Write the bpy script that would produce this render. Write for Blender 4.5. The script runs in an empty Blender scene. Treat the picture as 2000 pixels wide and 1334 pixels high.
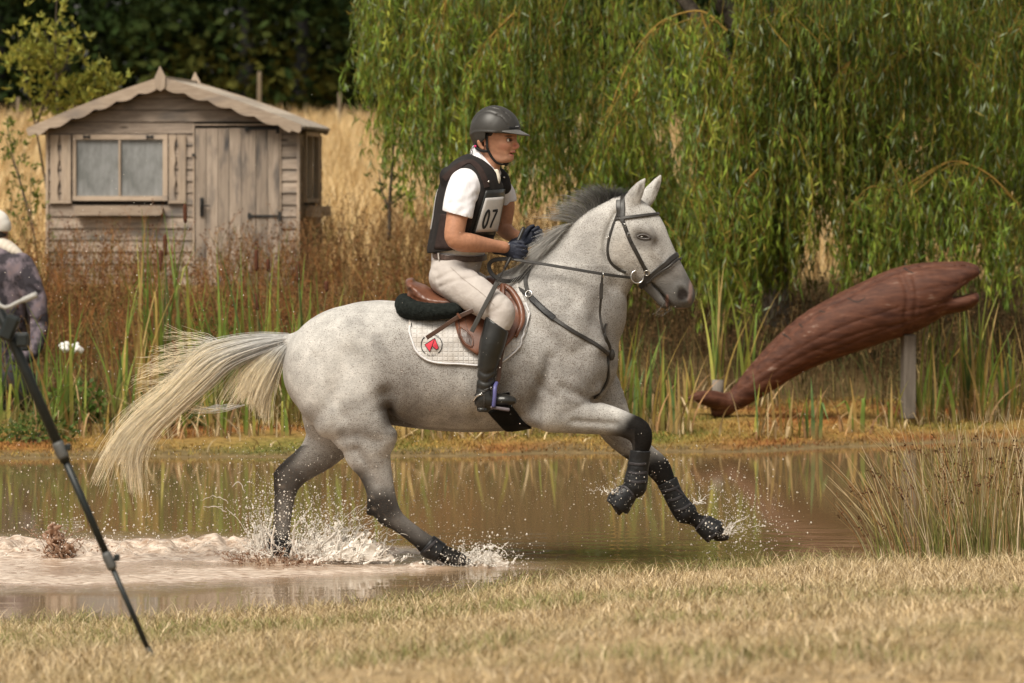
import bpy, math, random
import numpy as np
from mathutils import Vector, Matrix
from mathutils.bvhtree import BVHTree
random.seed(11); rng = np.random.default_rng(11)
sc = bpy.context.scene
# ---------------------------------------------------------------- camera, sky, sun, exposure
F, D, H, HZ = 8333.0, 21.37, 1.9, 360.0          # focal length in photo pixels, distance to horse, eye height, horizon row
cam = bpy.data.cameras.new('camera'); cam.sensor_width = 36; cam.lens = F / 2000 * 36
cam.shift_y = -(667 - HZ) / 2000; cam.clip_start = 0.5; cam.clip_end = 2000
cam.dof.use_dof = True; cam.dof.focus_distance = D; cam.dof.aperture_fstop = 5.0
camo = bpy.data.objects.new('camera', cam); sc.collection.objects.link(camo)
camo.location = (0, -D, H); camo.rotation_euler = (math.pi / 2, 0, 0); sc.camera = camo
SUN_EL, SUN_AZ = math.radians(56), math.radians(212)    # azimuth clockwise from +Y (north): behind the camera, to the left
wd = bpy.data.worlds.new('World'); sc.world = wd; wd.use_nodes = True
nt = wd.node_tree; nt.nodes.clear()
sky = nt.nodes.new('ShaderNodeTexSky'); sky.sky_type = 'NISHITA'; sky.sun_disc = False
sky.sun_elevation = SUN_EL; sky.sun_rotation = SUN_AZ; sky.dust_density = 4; sky.air_density = 1.0; sky.ozone_density = 0.6
hs = nt.nodes.new('ShaderNodeHueSaturation'); hs.inputs['Saturation'].default_value = 0.22; hs.inputs['Value'].default_value = 1.0
tint = nt.nodes.new('ShaderNodeMix'); tint.data_type = 'RGBA'; tint.blend_type = 'MULTIPLY'; tint.inputs[0].default_value = 1
tint.inputs[7].default_value = (1.0, 0.945, 0.85, 1)
bg = nt.nodes.new('ShaderNodeBackground'); bg.inputs['Strength'].default_value = 0.115
wo = nt.nodes.new('ShaderNodeOutputWorld')
nt.links.new(sky.outputs[0], hs.inputs['Color']); nt.links.new(hs.outputs[0], tint.inputs[6])
nt.links.new(tint.outputs[2], bg.inputs[0]); nt.links.new(bg.outputs[0], wo.inputs[0])
sl = bpy.data.lights.new('sun', 'SUN'); sl.energy = 3.3; sl.angle = math.radians(30); sl.color = (1.0, 0.94, 0.83)
so = bpy.data.objects.new('sun', sl); sc.collection.objects.link(so); so.location = (-10, -15, 30)
sd = Vector((math.sin(SUN_AZ) * math.cos(SUN_EL), math.cos(SUN_AZ) * math.cos(SUN_EL), math.sin(SUN_EL)))
so.rotation_euler = sd.to_track_quat('Z', 'Y').to_euler()
sc.view_settings.view_transform = 'Standard'; sc.view_settings.look = 'None'
sc.view_settings.exposure = 0.26; sc.view_settings.gamma = 1.0
sc.render.engine = 'CYCLES'; sc.cycles.use_denoising = True
sc.cycles.max_bounces = 6; sc.cycles.transparent_max_bounces = 8
sc.cycles.caustics_reflective = False; sc.cycles.caustics_refractive = False

# ---------------------------------------------------------------- helpers
def P(px, py, y=0.0):
    """world point at depth y that stands at photo pixel (px, py)"""
    d = y + D
    return np.array([(px - 1000) * d / F, y, H - (py - HZ) * d / F])
S0 = D / F                                        # metres per pixel in the horse's plane
ORG = {}
def origin(o): return ORG[o.name]
def link(o, parent, org):
    sc.collection.objects.link(o)
    if parent is not None:
        o.parent = parent; o.location = Vector(org) - Vector(ORG[parent.name])
    else:
        o.location = org
    ORG[o.name] = tuple(org)
    return o
def empty(name, loc, label=None, cat=None, group=None, parent=None):
    o = bpy.data.objects.new(name, None); o.empty_display_size = 0.1
    link(o, parent, tuple(float(v) for v in loc)); tag(o, label, cat, group); return o
def tag(o, label=None, cat=None, group=None, kind=None):
    if label: o['label'] = label
    if cat: o['category'] = cat
    if group: o['group'] = group
    if kind: o['kind'] = kind
    return o
def newmesh(name, V, Fc, smooth=True):
    V = np.asarray(V, dtype=np.float32).reshape(-1, 3)
    me = bpy.data.meshes.new(name)
    if isinstance(Fc, np.ndarray) and Fc.ndim == 2:
        n, k = Fc.shape
        me.vertices.add(len(V)); me.vertices.foreach_set('co', V.ravel())
        me.loops.add(n * k); me.loops.foreach_set('vertex_index', np.ascontiguousarray(Fc, dtype=np.int32).ravel())
        me.polygons.add(n); me.polygons.foreach_set('loop_start', np.arange(0, n * k, k, dtype=np.int32))
        me.update(calc_edges=True)
    else:
        me.from_pydata([tuple(map(float, v)) for v in V], [], [tuple(int(i) for i in f) for f in Fc])
        me.update()
    if smooth: me.polygons.foreach_set('use_smooth', np.ones(len(me.polygons), dtype=bool))
    return me
def build(name, V, Fc, mat, parent=None, smooth=True, col=None, org=None):
    """one mesh object, its origin at the bottom centre of its own box"""
    V = np.asarray(V, dtype=np.float64).reshape(-1, 3)
    if org is None:
        lo, hi = V.min(0), V.max(0); org = ((lo[0] + hi[0]) / 2, (lo[1] + hi[1]) / 2, lo[2])
    me = newmesh(name, V - np.array(org), Fc, smooth)
    if col is not None:
        a = me.color_attributes.new('Col', 'FLOAT_COLOR', 'POINT')
        c = np.ones((len(V), 4), dtype=np.float32); c[:, :col.shape[1]] = col
        a.data.foreach_set('color', c.ravel())
    if mat is not None: me.materials.append(mat)
    o = bpy.data.objects.new(name, me)
    return link(o, parent, tuple(float(v) for v in org))
class MB:
    """collects simple shapes into one mesh"""
    def __init__(s): s.V = []; s.F = []
    def add(s, V, Fc):
        b = len(s.V); s.V += [tuple(map(float, v)) for v in V]; s.F += [tuple(i + b for i in f) for f in Fc]; return s
    def box(s, c, size, rot=None, bev=0.0):
        hx, hy, hz = (v / 2 for v in size); c = np.array(c, float)
        if bev <= 0:
            V = [(x, y, z) for x in (-hx, hx) for y in (-hy, hy) for z in (-hz, hz)]
            Fc = [(0, 1, 3, 2), (4, 6, 7, 5), (0, 4, 5, 1), (2, 3, 7, 6), (0, 2, 6, 4), (1, 5, 7, 3)]
        else:
            b = min(bev, hx * .9, hy * .9, hz * .9); V = []; ix = {}
            for sx in (-1, 1):
                for sy in (-1, 1):
                    for sz in (-1, 1):
                        ix[(sx, sy, sz)] = len(V)
                        V += [(sx * hx, sy * (hy - b), sz * (hz - b)), (sx * (hx - b), sy * hy, sz * (hz - b)), (sx * (hx - b), sy * (hy - b), sz * hz)]
            Fc = []
            def q(a, k): return ix[a] + k
            for sg in (-1, 1):
                f = [q((sg, -1, -1), 0), q((sg, 1, -1), 0), q((sg, 1, 1), 0), q((sg, -1, 1), 0)]; Fc.append(f if sg > 0 else f[::-1])
                f = [q((-1, sg, -1), 1), q((-1, sg, 1), 1), q((1, sg, 1), 1), q((1, sg, -1), 1)]; Fc.append(f if sg > 0 else f[::-1])
                f = [q((-1, -1, sg), 2), q((1, -1, sg), 2), q((1, 1, sg), 2), q((-1, 1, sg), 2)]; Fc.append(f if sg > 0 else f[::-1])
            for a in (-1, 1):
                for b2 in (-1, 1):
                    Fc.append([q((a, b2, -1), 0), q((a, b2, -1), 1), q((a, b2, 1), 1), q((a, b2, 1), 0)])
                    Fc.append([q((a, -1, b2), 0), q((a, -1, b2), 2), q((a, 1, b2), 2), q((a, 1, b2), 0)])
                    Fc.append([q((-1, a, b2), 1), q((-1, a, b2), 2), q((1, a, b2), 2), q((1, a, b2), 1)])
                    for c2 in (-1, 1): Fc.append([q((a, b2, c2), 0), q((a, b2, c2), 1), q((a, b2, c2), 2)])
        V = np.array(V)
        if rot is not None: V = V @ np.array(rot).T
        return s.add(V + c, Fc)
    def tube(s, pts, rad, n=8, cap=True):
        V, Fc = tube_geo(pts, rad, n, cap); return s.add(V, Fc)
    def poly(s, pts2, y0, y1, frame=None):
        """prism: outline pts2 in (x, z) between y0 and y1"""
        n = len(pts2); V = [(x, y0, z) for x, z in pts2] + [(x, y1, z) for x, z in pts2]
        Fc = [tuple(range(n)), tuple(range(2 * n - 1, n - 1, -1))] + [(i, i + n, (i + 1) % n + n, (i + 1) % n) for i in range(n)]
        return s.add(V if frame is None else [frame(*v) for v in V], Fc)
    def done(s, name, mat, parent=None, smooth=False, rot=None):
        V = np.array(s.V)
        return build(name, V, s.F, mat, parent, smooth)
def tube_geo(pts, rad, n=8, cap=True):
    pts = np.asarray(pts, float); m = len(pts); rad = np.broadcast_to(np.asarray(rad, float), (m,))
    T = np.gradient(pts, axis=0); T /= np.linalg.norm(T, axis=1)[:, None] + 1e-9
    up = np.array([0, 1.0, 0.02]) if abs(T[0][1]) < .9 else np.array([1.0, 0, 0])
    V = []
    a = np.arange(n) * 2 * np.pi / n
    u = np.cross(T[0], up); u /= np.linalg.norm(u)
    for i in range(m):
        u = u - T[i] * (u @ T[i]); u /= np.linalg.norm(u) + 1e-9; w = np.cross(T[i], u)
        V.append(pts[i] + rad[i] * (np.cos(a)[:, None] * u + np.sin(a)[:, None] * w))
    V = np.concatenate(V)
    Fc = [(i * n + j, i * n + (j + 1) % n, (i + 1) * n + (j + 1) % n, (i + 1) * n + j) for i in range(m - 1) for j in range(n)]
    if cap: Fc += [tuple(range(n))[::-1], tuple(range((m - 1) * n, m * n))]
    return V, Fc
def spline(pts, k=6, closed=False):
    """Catmull-Rom through rows of numbers"""
    p = np.asarray(pts, float)
    if closed: q = np.vstack([p[-1], p, p[0], p[1]])
    else: q = np.vstack([2 * p[0] - p[1], p, 2 * p[-1] - p[-2]])
    out = []
    for i in range(1, len(q) - 2):
        for t in np.arange(k) / k:
            a, b, c, d = q[i - 1], q[i], q[i + 1], q[i + 2]
            out.append(0.5 * (2 * b + (c - a) * t + (2 * a - 5 * b + 4 * c - d) * t * t + (3 * b - a - 3 * c + d) * t ** 3))
    if not closed: out.append(p[-1])
    return np.array(out)
def strap_geo(pts, nrm, w, t):
    """flat band along pts: width w across, thickness t along the normal"""
    pts = np.asarray(pts, float); nrm = np.asarray(nrm, float); m = len(pts)
    T = np.gradient(pts, axis=0); T /= np.linalg.norm(T, axis=1)[:, None] + 1e-9
    B = np.cross(T, nrm); B /= np.linalg.norm(B, axis=1)[:, None] + 1e-9
    w = np.broadcast_to(np.asarray(w, float), (m,))[:, None]
    prof = [(-.5, -.5), (-.5, .2), (-.36, .5), (.36, .5), (.5, .2), (.5, -.5)]; n = len(prof)
    V = np.stack([pts + B * w * a + nrm * t * b for a, b in prof], 1).reshape(-1, 3)
    Fc = [(i * n + j, i * n + (j + 1) % n, (i + 1) * n + (j + 1) % n, (i + 1) * n + j) for i in range(m - 1) for j in range(n)]
    Fc += [tuple(range(n))[::-1], tuple(range((m - 1) * n, m * n))]
    return V, Fc
def ring_geo(c, r, t, ax, n=20, k=6):
    ax = np.array(ax, float); ax /= np.linalg.norm(ax)
    u = np.cross(ax, [0.3, 0.1, 1]); u /= np.linalg.norm(u); v = np.cross(ax, u)
    V = []; 
    for i in range(n):
        a = 2 * np.pi * i / n; d = np.cos(a) * u + np.sin(a) * v
        for j in range(k):
            b = 2 * np.pi * j / k; V.append(np.array(c) + d * (r + t * np.cos(b)) + ax * t * np.sin(b))
    Fc = [(i * k + j, ((i + 1) % n) * k + j, ((i + 1) % n) * k + (j + 1) % k, i * k + (j + 1) % k) for i in range(n) for j in range(k)]
    return V, Fc
def ball_geo(c, r, n=12, m=8):
    r = np.broadcast_to(np.asarray(r, float), (3,)); V = [(0, 0, 1)]
    for i in range(1, m):
        for j in range(n):
            a, b = np.pi * i / m, 2 * np.pi * j / n; V.append((np.sin(a) * np.cos(b), np.sin(a) * np.sin(b), np.cos(a)))
    V.append((0, 0, -1)); L = len(V) - 1
    Fc = [(0, 1 + j, 1 + (j + 1) % n) for j in range(n)]
    for i in range(m - 2):
        for j in range(n): Fc.append((1 + i * n + j, 1 + (i + 1) * n + j, 1 + (i + 1) * n + (j + 1) % n, 1 + i * n + (j + 1) % n))
    Fc += [(L, 1 + (m - 2) * n + (j + 1) % n, 1 + (m - 2) * n + j) for j in range(n)]
    return np.array(V) * r + np.array(c), Fc
def noise3(p, scale, seed=0, octaves=2):
    """cheap smooth value noise at rows of points, -1..1"""
    p = np.asarray(p, float) * scale; out = 0; amp = 1; tot = 0
    for o in range(octaves):
        q = p * 2 ** o + seed * 17.3 + o * 5.1; i = np.floor(q).astype(np.int64); f = q - i; f = f * f * (3 - 2 * f)
        def hsh(a): 
            n = (a[:, 0] * 73856093) ^ (a[:, 1] * 19349663) ^ (a[:, 2] * 83492791) ^ (seed * 2654435)
            n = (n ^ (n >> 13)) * 1274126177; n = n & 0x7fffffff
            return ((n >> 8) % 65536) / 32768.0 - 1
        v = 0
        for dx in (0, 1):
            for dy in (0, 1):
                for dz in (0, 1):
                    w = (f[:, 0] if dx else 1 - f[:, 0]) * (f[:, 1] if dy else 1 - f[:, 1]) * (f[:, 2] if dz else 1 - f[:, 2])
                    v = v + w * hsh(i + np.array([dx, dy, dz]))
        out = out + amp * v; tot += amp; amp *= .5
    return out / tot
def sstep(a, b, x):
    t = np.clip((np.asarray(x, float) - a) / (b - a), 0, 1); return t * t * (3 - 2 * t)

class Field:
    """distance field on a grid: smooth unions of tapered limbs, meshed by surface nets"""
    def __init__(s, lo, hi, h):
        s.lo = np.array(lo, float); s.h = h; s.n = np.ceil((np.array(hi) - s.lo) / h).astype(int) + 1
        s.a = np.full(s.n, 0.25, dtype=np.float32)
    def sub_box(s, lo, hi):
        i0 = np.clip(np.floor((lo - s.lo) / s.h).astype(int), 0, s.n); i1 = np.clip(np.ceil((hi - s.lo) / s.h).astype(int) + 1, 0, s.n)
        sl_ = tuple(slice(a, b) for a, b in zip(i0, i1))
        ax = [(s.lo[k] + s.h * np.arange(i0[k], i1[k])).astype(np.float32) for k in range(3)]
        return sl_, np.meshgrid(*ax, indexing='ij', sparse=True)
    def tube_d(s, st, X, Y, Z):
        d = None
        for A, B in zip(st[:-1], st[1:]):
            ax, ay, az, ar, al = (float(v) for v in A); bx, by, bz, br, bl = (float(v) for v in B)
            dx, dz, dy = bx - ax, bz - az, by - ay; L = dx * dx + dz * dz + dy * dy + 1e-9
            t = np.clip(((X - ax) * dx + (Z - az) * dz + (Y - ay) * dy) / L, 0, 1)
            r = ar + t * (br - ar); l = al + t * (bl - al)
            q = np.sqrt((X - ax - t * dx) ** 2 + (Z - az - t * dz) ** 2 + ((Y - ay - t * dy) * (r / l)) ** 2) - r
            q = q * np.minimum(1, (l / r)) ** .5
            d = q if d is None else np.minimum(d, q)
        return d
    def _box(s, st, m):
        st = np.asarray(st); R = np.maximum(st[:, 3], st[:, 4])[:, None]
        return s.sub_box((st[:, :3] - R).min(0) - m, (st[:, :3] + R).max(0) + m)
    def add(s, st, k=0.03, sub=3):
        st = spline(st, sub) if (len(st) > 2 and sub > 1) else np.asarray(st, float)
        st = np.array(st); st[:, 3:] = np.maximum(st[:, 3:], 1e-4)
        sl_, G = s._box(st, k + 3 * s.h + .02)
        d = s.tube_d(st, *G); a = s.a[sl_]
        hh = np.maximum(k - np.abs(a - d), 0) / k
        s.a[sl_] = np.minimum(a, d) - hh * hh * k * .25
        return s
    def cut(s, st, k=0.01, sub=4):
        st = spline(st, sub) if (len(st) > 2 and sub > 1) else np.asarray(st, float)
        sl_, G = s._box(st, k + 2 * s.h)
        d = -s.tube_d(st, *G); a = s.a[sl_]
        hh = np.maximum(k - np.abs(a - d), 0) / k
        s.a[sl_] = np.maximum(a, d) + hh * hh * k * .25
        return s
    def plane(s, n, d, lo=None, hi=None, k=0.004):
        """keep the side where n.p < d"""
        lo = s.lo if lo is None else np.array(lo); hi = s.lo + s.h * s.n if hi is None else np.array(hi)
        sl_, (X, Y, Z) = s.sub_box(lo, hi); q = n[0] * X + n[1] * Y + n[2] * Z - d; a = s.a[sl_]
        hh = np.maximum(k - np.abs(a - q), 0) / k
        s.a[sl_] = np.maximum(a, q) + hh * hh * k * .25
        return s
    def press(s, path, w, depth, ylo=-9, yhi=9):
        """groove (depth > 0) or ridge (depth < 0) along a path of (x, z), pressed in from the side"""
        path = spline(path, 4) if len(path) > 2 else np.array(path, float)
        lo = np.array([path[:, 0].min() - 3 * w, max(ylo, s.lo[1]), path[:, 1].min() - 3 * w]); hi = np.array([path[:, 0].max() + 3 * w, yhi, path[:, 1].max() + 3 * w])
        hi[1] = min(hi[1], s.lo[1] + s.h * s.n[1])
        sl_, (X, Y, Z) = s.sub_box(lo, hi); d2 = None
        for A, B in zip(path[:-1], path[1:]):
            dx, dz = B - A; L = dx * dx + dz * dz + 1e-9
            t = np.clip(((X - A[0]) * dx + (Z - A[1]) * dz) / L, 0, 1)
            q = (X - A[0] - t * dx) ** 2 + (Z - A[1] - t * dz) ** 2
            d2 = q if d2 is None else np.minimum(d2, q)
        s.a[sl_] = s.a[sl_] + depth * np.exp(-d2 / (w * w)) * np.ones_like(Y)
        return s
    def mesh(s):
        f = s.a; sg = f < 0; n = s.n
        c = [(i, j, k) for i in (0, 1) for j in (0, 1) for k in (0, 1)]
        cnt = np.zeros(n - 1, dtype=np.int8)
        def sh(A, i, j, k): return A[i:n[0] - 1 + i, j:n[1] - 1 + j, k:n[2] - 1 + k]
        for i, j, k in c: cnt += sh(sg, i, j, k)
        mask = (cnt > 0) & (cnt < 8); idx = np.full(n - 1, -1, dtype=np.int64); N = int(mask.sum()); idx[mask] = np.arange(N)
        I = np.argwhere(mask); val = {cc: f[I[:, 0] + cc[0], I[:, 1] + cc[1], I[:, 2] + cc[2]] for cc in c}
        pos = np.zeros((N, 3)); num = np.zeros(N)
        for a in c:
            for ax in range(3):
                if a[ax]: continue
                b = list(a); b[ax] = 1; b = tuple(b); va, vb = val[a], val[b]; m = (va < 0) != (vb < 0)
                t = np.where(m, va / np.where(m, va - vb, 1), 0); p = np.array(a, float)[None] + np.zeros((N, 1)); p[:, ax] += t
                pos[m] += p[m]; num[m] += 1
        V = s.lo + s.h * (I + pos / num[:, None]); Q = []
        for ax in range(3):
            o1, o2 = [(1, 2), (2, 0), (0, 1)][ax]
            A = [slice(None)] * 3; B = [slice(None)] * 3; A[ax] = slice(0, -1); B[ax] = slice(1, None)
            ch = sg[tuple(A)] != sg[tuple(B)]; e = np.argwhere(ch); e = e[(e[:, o1] > 0) & (e[:, o2] > 0) & (e[:, o1] < n[o1] - 1) & (e[:, o2] < n[o2] - 1)]
            d1 = np.zeros(3, int); d1[o1] = 1; d2 = np.zeros(3, int); d2[o2] = 1
            g = lambda w: idx[w[:, 0], w[:, 1], w[:, 2]]
            q = np.stack([g(e - d1 - d2), g(e - d2), g(e), g(e - d1)], 1)
            flip = ~sg[e[:, 0], e[:, 1], e[:, 2]]; q[flip] = q[flip][:, ::-1]; Q.append(q)
        Q = np.concatenate(Q); return V, Q[(Q >= 0).all(1)]
def relax(V, Q, it=2, lam=.5):
    """a little Laplacian smoothing of a quad mesh"""
    for _ in range(it):
        s_ = np.zeros_like(V); c_ = np.zeros(len(V))
        for a in range(4):
            i, j = Q[:, a], Q[:, (a + 1) % 4]
            np.add.at(s_, i, V[j]); np.add.at(c_, i, 1)
        V = V + lam * (s_ / np.maximum(c_, 1)[:, None] - V)
    return V
def pst(rows, lat_px=False):
    """stations (px, py, y, r px, lateral radius m) -> world (x, y, z, r, lat)"""
    out = []
    for px, py, y, r, l in rows:
        p = P(px, py, y); out.append((p[0], y, p[2], r * (y + D) / F, l))
    return out
def pxz(rows, y=-0.25): return [tuple(P(a, b, y)[[0, 2]]) for a, b in rows]

# ---------------------------------------------------------------- materials
def nodes(name):
    m = bpy.data.materials.new(name); m.use_nodes = True; t = m.node_tree; t.nodes.clear()
    o = t.nodes.new('ShaderNodeOutputMaterial'); b = t.nodes.new('ShaderNodeBsdfPrincipled'); t.links.new(b.outputs[0], o.inputs[0])
    def N(k, **kw):
        x = t.nodes.new(k)
        for a, v in kw.items():
            if a.startswith('_'): setattr(x, a[1:], v)
            else: x.inputs[a.replace('9', ' ')].default_value = v
        return x
    return m, t, b, N
def c4(c): return (c[0], c[1], c[2], 1)
def pm(name, c1, c2=None, scale=8.0, rough=.6, bump=0.0, bscale=60.0, spec=.4, stretch=(1, 1, 1), coat=0, metal=0, c3=None, detail=4, coord='Object', trans=0, bdist=.01, sheen=0, contrast=(.35, .65)):
    m, t, b, N = nodes(name); L = t.links.new
    b.inputs['Roughness'].default_value = rough; b.inputs['Specular IOR Level'].default_value = spec
    b.inputs['Coat Weight'].default_value = coat; b.inputs['Metallic'].default_value = metal
    if sheen: b.inputs['Sheen Weight'].default_value = sheen
    if trans: b.inputs['Transmission Weight'].default_value = trans
    tc = N('ShaderNodeTexCoord'); mp = N('ShaderNodeMapping', Scale=stretch); L(tc.outputs[coord], mp.inputs[0])
    oi = N('ShaderNodeObjectInfo'); av = N('ShaderNodeVectorMath', _operation='ADD'); ml = N('ShaderNodeMath', _operation='MULTIPLY'); ml.inputs[1].default_value = 37.0
    L(oi.outputs['Random'], ml.inputs[0]); L(mp.outputs[0], av.inputs[0]); L(ml.outputs[0], av.inputs[1])
    if c2 is None: b.inputs['Base Color'].default_value = c4(c1)
    else:
        nz = N('ShaderNodeTexNoise', Scale=scale, Detail=detail, Roughness=.6); L(av.outputs[0], nz.inputs['Vector'])
        r = N('ShaderNodeValToRGB'); e = r.color_ramp.elements; e[0].position, e[1].position = contrast; e[0].color = c4(c1); e[1].color = c4(c2)
        if c3 is not None: x = e.new(.8); x.color = c4(c3)
        L(nz.outputs[0], r.inputs[0]); L(r.outputs[0], b.inputs['Base Color'])
    if bump:
        bn = N('ShaderNodeTexNoise', Scale=bscale, Detail=3); L(av.outputs[0], bn.inputs['Vector'])
        bp = N('ShaderNodeBump', Strength=bump, Distance=bdist); L(bn.outputs[0], bp.inputs['Height']); L(bp.outputs[0], b.inputs['Normal'])
    return m
def colmat(name, rough=.6, spec=.3, vary=.25, scale=30, bump=0, bscale=80, trans=0, stretch=(1, 1, 1)):
    """material that takes its colour from the mesh's own colour attribute, with noise variation"""
    m, t, b, N = nodes(name); L = t.links.new
    b.inputs['Roughness'].default_value = rough; b.inputs['Specular IOR Level'].default_value = spec
    at = N('ShaderNodeAttribute', _attribute_name='Col'); tc = N('ShaderNodeTexCoord'); nz = N('ShaderNodeTexNoise', Scale=scale, Detail=3)
    mp = N('ShaderNodeMapping', Scale=stretch); L(tc.outputs['Object'], mp.inputs[0]); L(mp.outputs[0], nz.inputs['Vector'])
    mr = N('ShaderNodeMapRange'); mr.inputs[1].default_value = .3; mr.inputs[2].default_value = .7; mr.inputs[3].default_value = 1 - vary; mr.inputs[4].default_value = 1 + vary
    mx = N('ShaderNodeVectorMath', _operation='SCALE')
    L(nz.outputs[0], mr.inputs[0]); L(at.outputs['Color'], mx.inputs[0]); L(mr.outputs[0], mx.inputs['Scale']); L(mx.outputs[0], b.inputs['Base Color'])
    if bump:
        bn = N('ShaderNodeTexNoise', Scale=bscale, Detail=3); L(mp.outputs[0], bn.inputs['Vector'])
        bp = N('ShaderNodeBump', Strength=bump, Distance=.01); L(bn.outputs[0], bp.inputs['Height']); L(bp.outputs[0], b.inputs['Normal'])
    if trans:
        tr = N('ShaderNodeBsdfTranslucent'); ms = N('ShaderNodeMixShader'); ms.inputs[0].default_value = trans
        L(mx.outputs[0], tr.inputs[0]); L(b.outputs[0], ms.inputs[1]); L(tr.outputs[0], ms.inputs[2])
        o = [n for n in t.nodes if n.type == 'OUTPUT_MATERIAL'][0]; L(ms.outputs[0], o.inputs[0])
    return m
M_STEEL = pm('polished_steel', (.62, .60, .57), rough=.22, metal=1)
# ---------------------------------------------------------------- the ground, the pond
def near_shore(x): return np.interp(x, [-9, -2.17, -.68, 0, .74, 1.52, 2.55, 9], [-4.6, -3.25, -2.45, -1.5, -.72, -.28, -.1, .6]) + .05 * np.sin(np.asarray(x) * 5.3) + .03 * np.sin(np.asarray(x) * 13.1 + 1)
def far_shore(x): return np.interp(x, [-14, -3.5, 0, 1.5, 3.8, 14], [7.7, 8.2, 8.5, 9.0, 10.2, 12.5]) + .12 * np.sin(np.asarray(x) * 2.1 + 1) + .06 * np.sin(np.asarray(x) * 6.3)
def zg(x, y):
    x = np.asarray(x, float); y = np.asarray(y, float); ns, fs = near_shore(x), far_shore(x)
    a = ns - y; b = y - fs
    za = np.interp(a, [-1.0, -.25, 0, .12, 8, 60], [-.3, -.09, 0.0, .03, .53, .9])
    zb = np.interp(b, [-1.0, -.4, 0, .35, 3, 6, 10, 14, 20, 75, 90, 400], [-.3, -.05, 0.0, .045, .17, .46, .94, 1.06, 1.25, 3.15, 3.5, 8])
    return np.where(y < (ns + fs) / 2, za, zb)
def gz(x, y): return float(zg(np.array([x]), np.array([y]))[0])
xs = np.unique(np.concatenate([np.linspace(-260, -14, 26), np.linspace(-14, 14, 150), np.linspace(14, 260, 26)]))
ys_ = np.unique(np.concatenate([np.linspace(-40, -10, 8), np.linspace(-10, 1, 80), np.linspace(1, 6, 10), np.linspace(6, 26, 110), np.linspace(26, 110, 60), np.linspace(110, 600, 14)]))
X, Y = np.meshgrid(xs, ys_, indexing='ij'); Z = zg(X.ravel(), Y.ravel()); V = np.stack([X.ravel(), Y.ravel(), Z], 1)
ns, fs = near_shore(V[:, 0]), far_shore(V[:, 0]); bump = noise3(V, 1.4, 2, 3); V[:, 2] += np.where((V[:, 1] > fs + .3) | (V[:, 1] < ns - .2), bump * .035, 0)
i = np.arange(len(xs) - 1)[:, None] * len(ys_) + np.arange(len(ys_) - 1)[None]; Q = np.stack([i, i + len(ys_), i + len(ys_) + 1, i + 1], -1).reshape(-1, 4)
gc = np.repeat(np.array([[.30, .215, .115]]), len(V), 0); b = V[:, 1] - fs; a = ns - V[:, 1]
def gmix(m_, c):
    global gc
    m_ = np.clip(m_, 0, 1)[:, None]; gc = gc * (1 - m_) + np.array(c) * m_
gmix((b > -2) * 1.0, (.24, .155, .05)); gmix((b > 2.2) * sstep(2.2, 3.5, b), (.10, .065, .028)); gmix(sstep(9, 12, b), (.44, .30, .13))
gmix((b > -.6) * (b < .35) * .7, (.11, .085, .05)); gmix((a > -.6) * (a < .1) * .8, (.16, .10, .06)); gmix((a < -.2) * (b < -.4), (.17, .11, .07))
n1 = noise3(V, .9, 7, 3); gmix((b > .2) * (b < 3) * sstep(0, .5, n1) * .8, (.26, .10, .025)); gmix((b > .2) * (b < 3) * sstep(0, .5, -n1) * .7, (.12, .14, .03))
gmix((a > 0) * sstep(.1, .5, n1) * .5, (.18, .17, .06)); gmix((a > 0) * sstep(.2, .6, -n1) * .5, (.36, .27, .16))
M_GROUND = colmat('ground_soil_and_thatch', rough=.95, spec=.1, vary=.35, scale=14, bump=.6, bscale=45)
tag(build('ground', V, Q, M_GROUND, None, True, gc, org=(0, 0, 0)), kind='structure')
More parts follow.
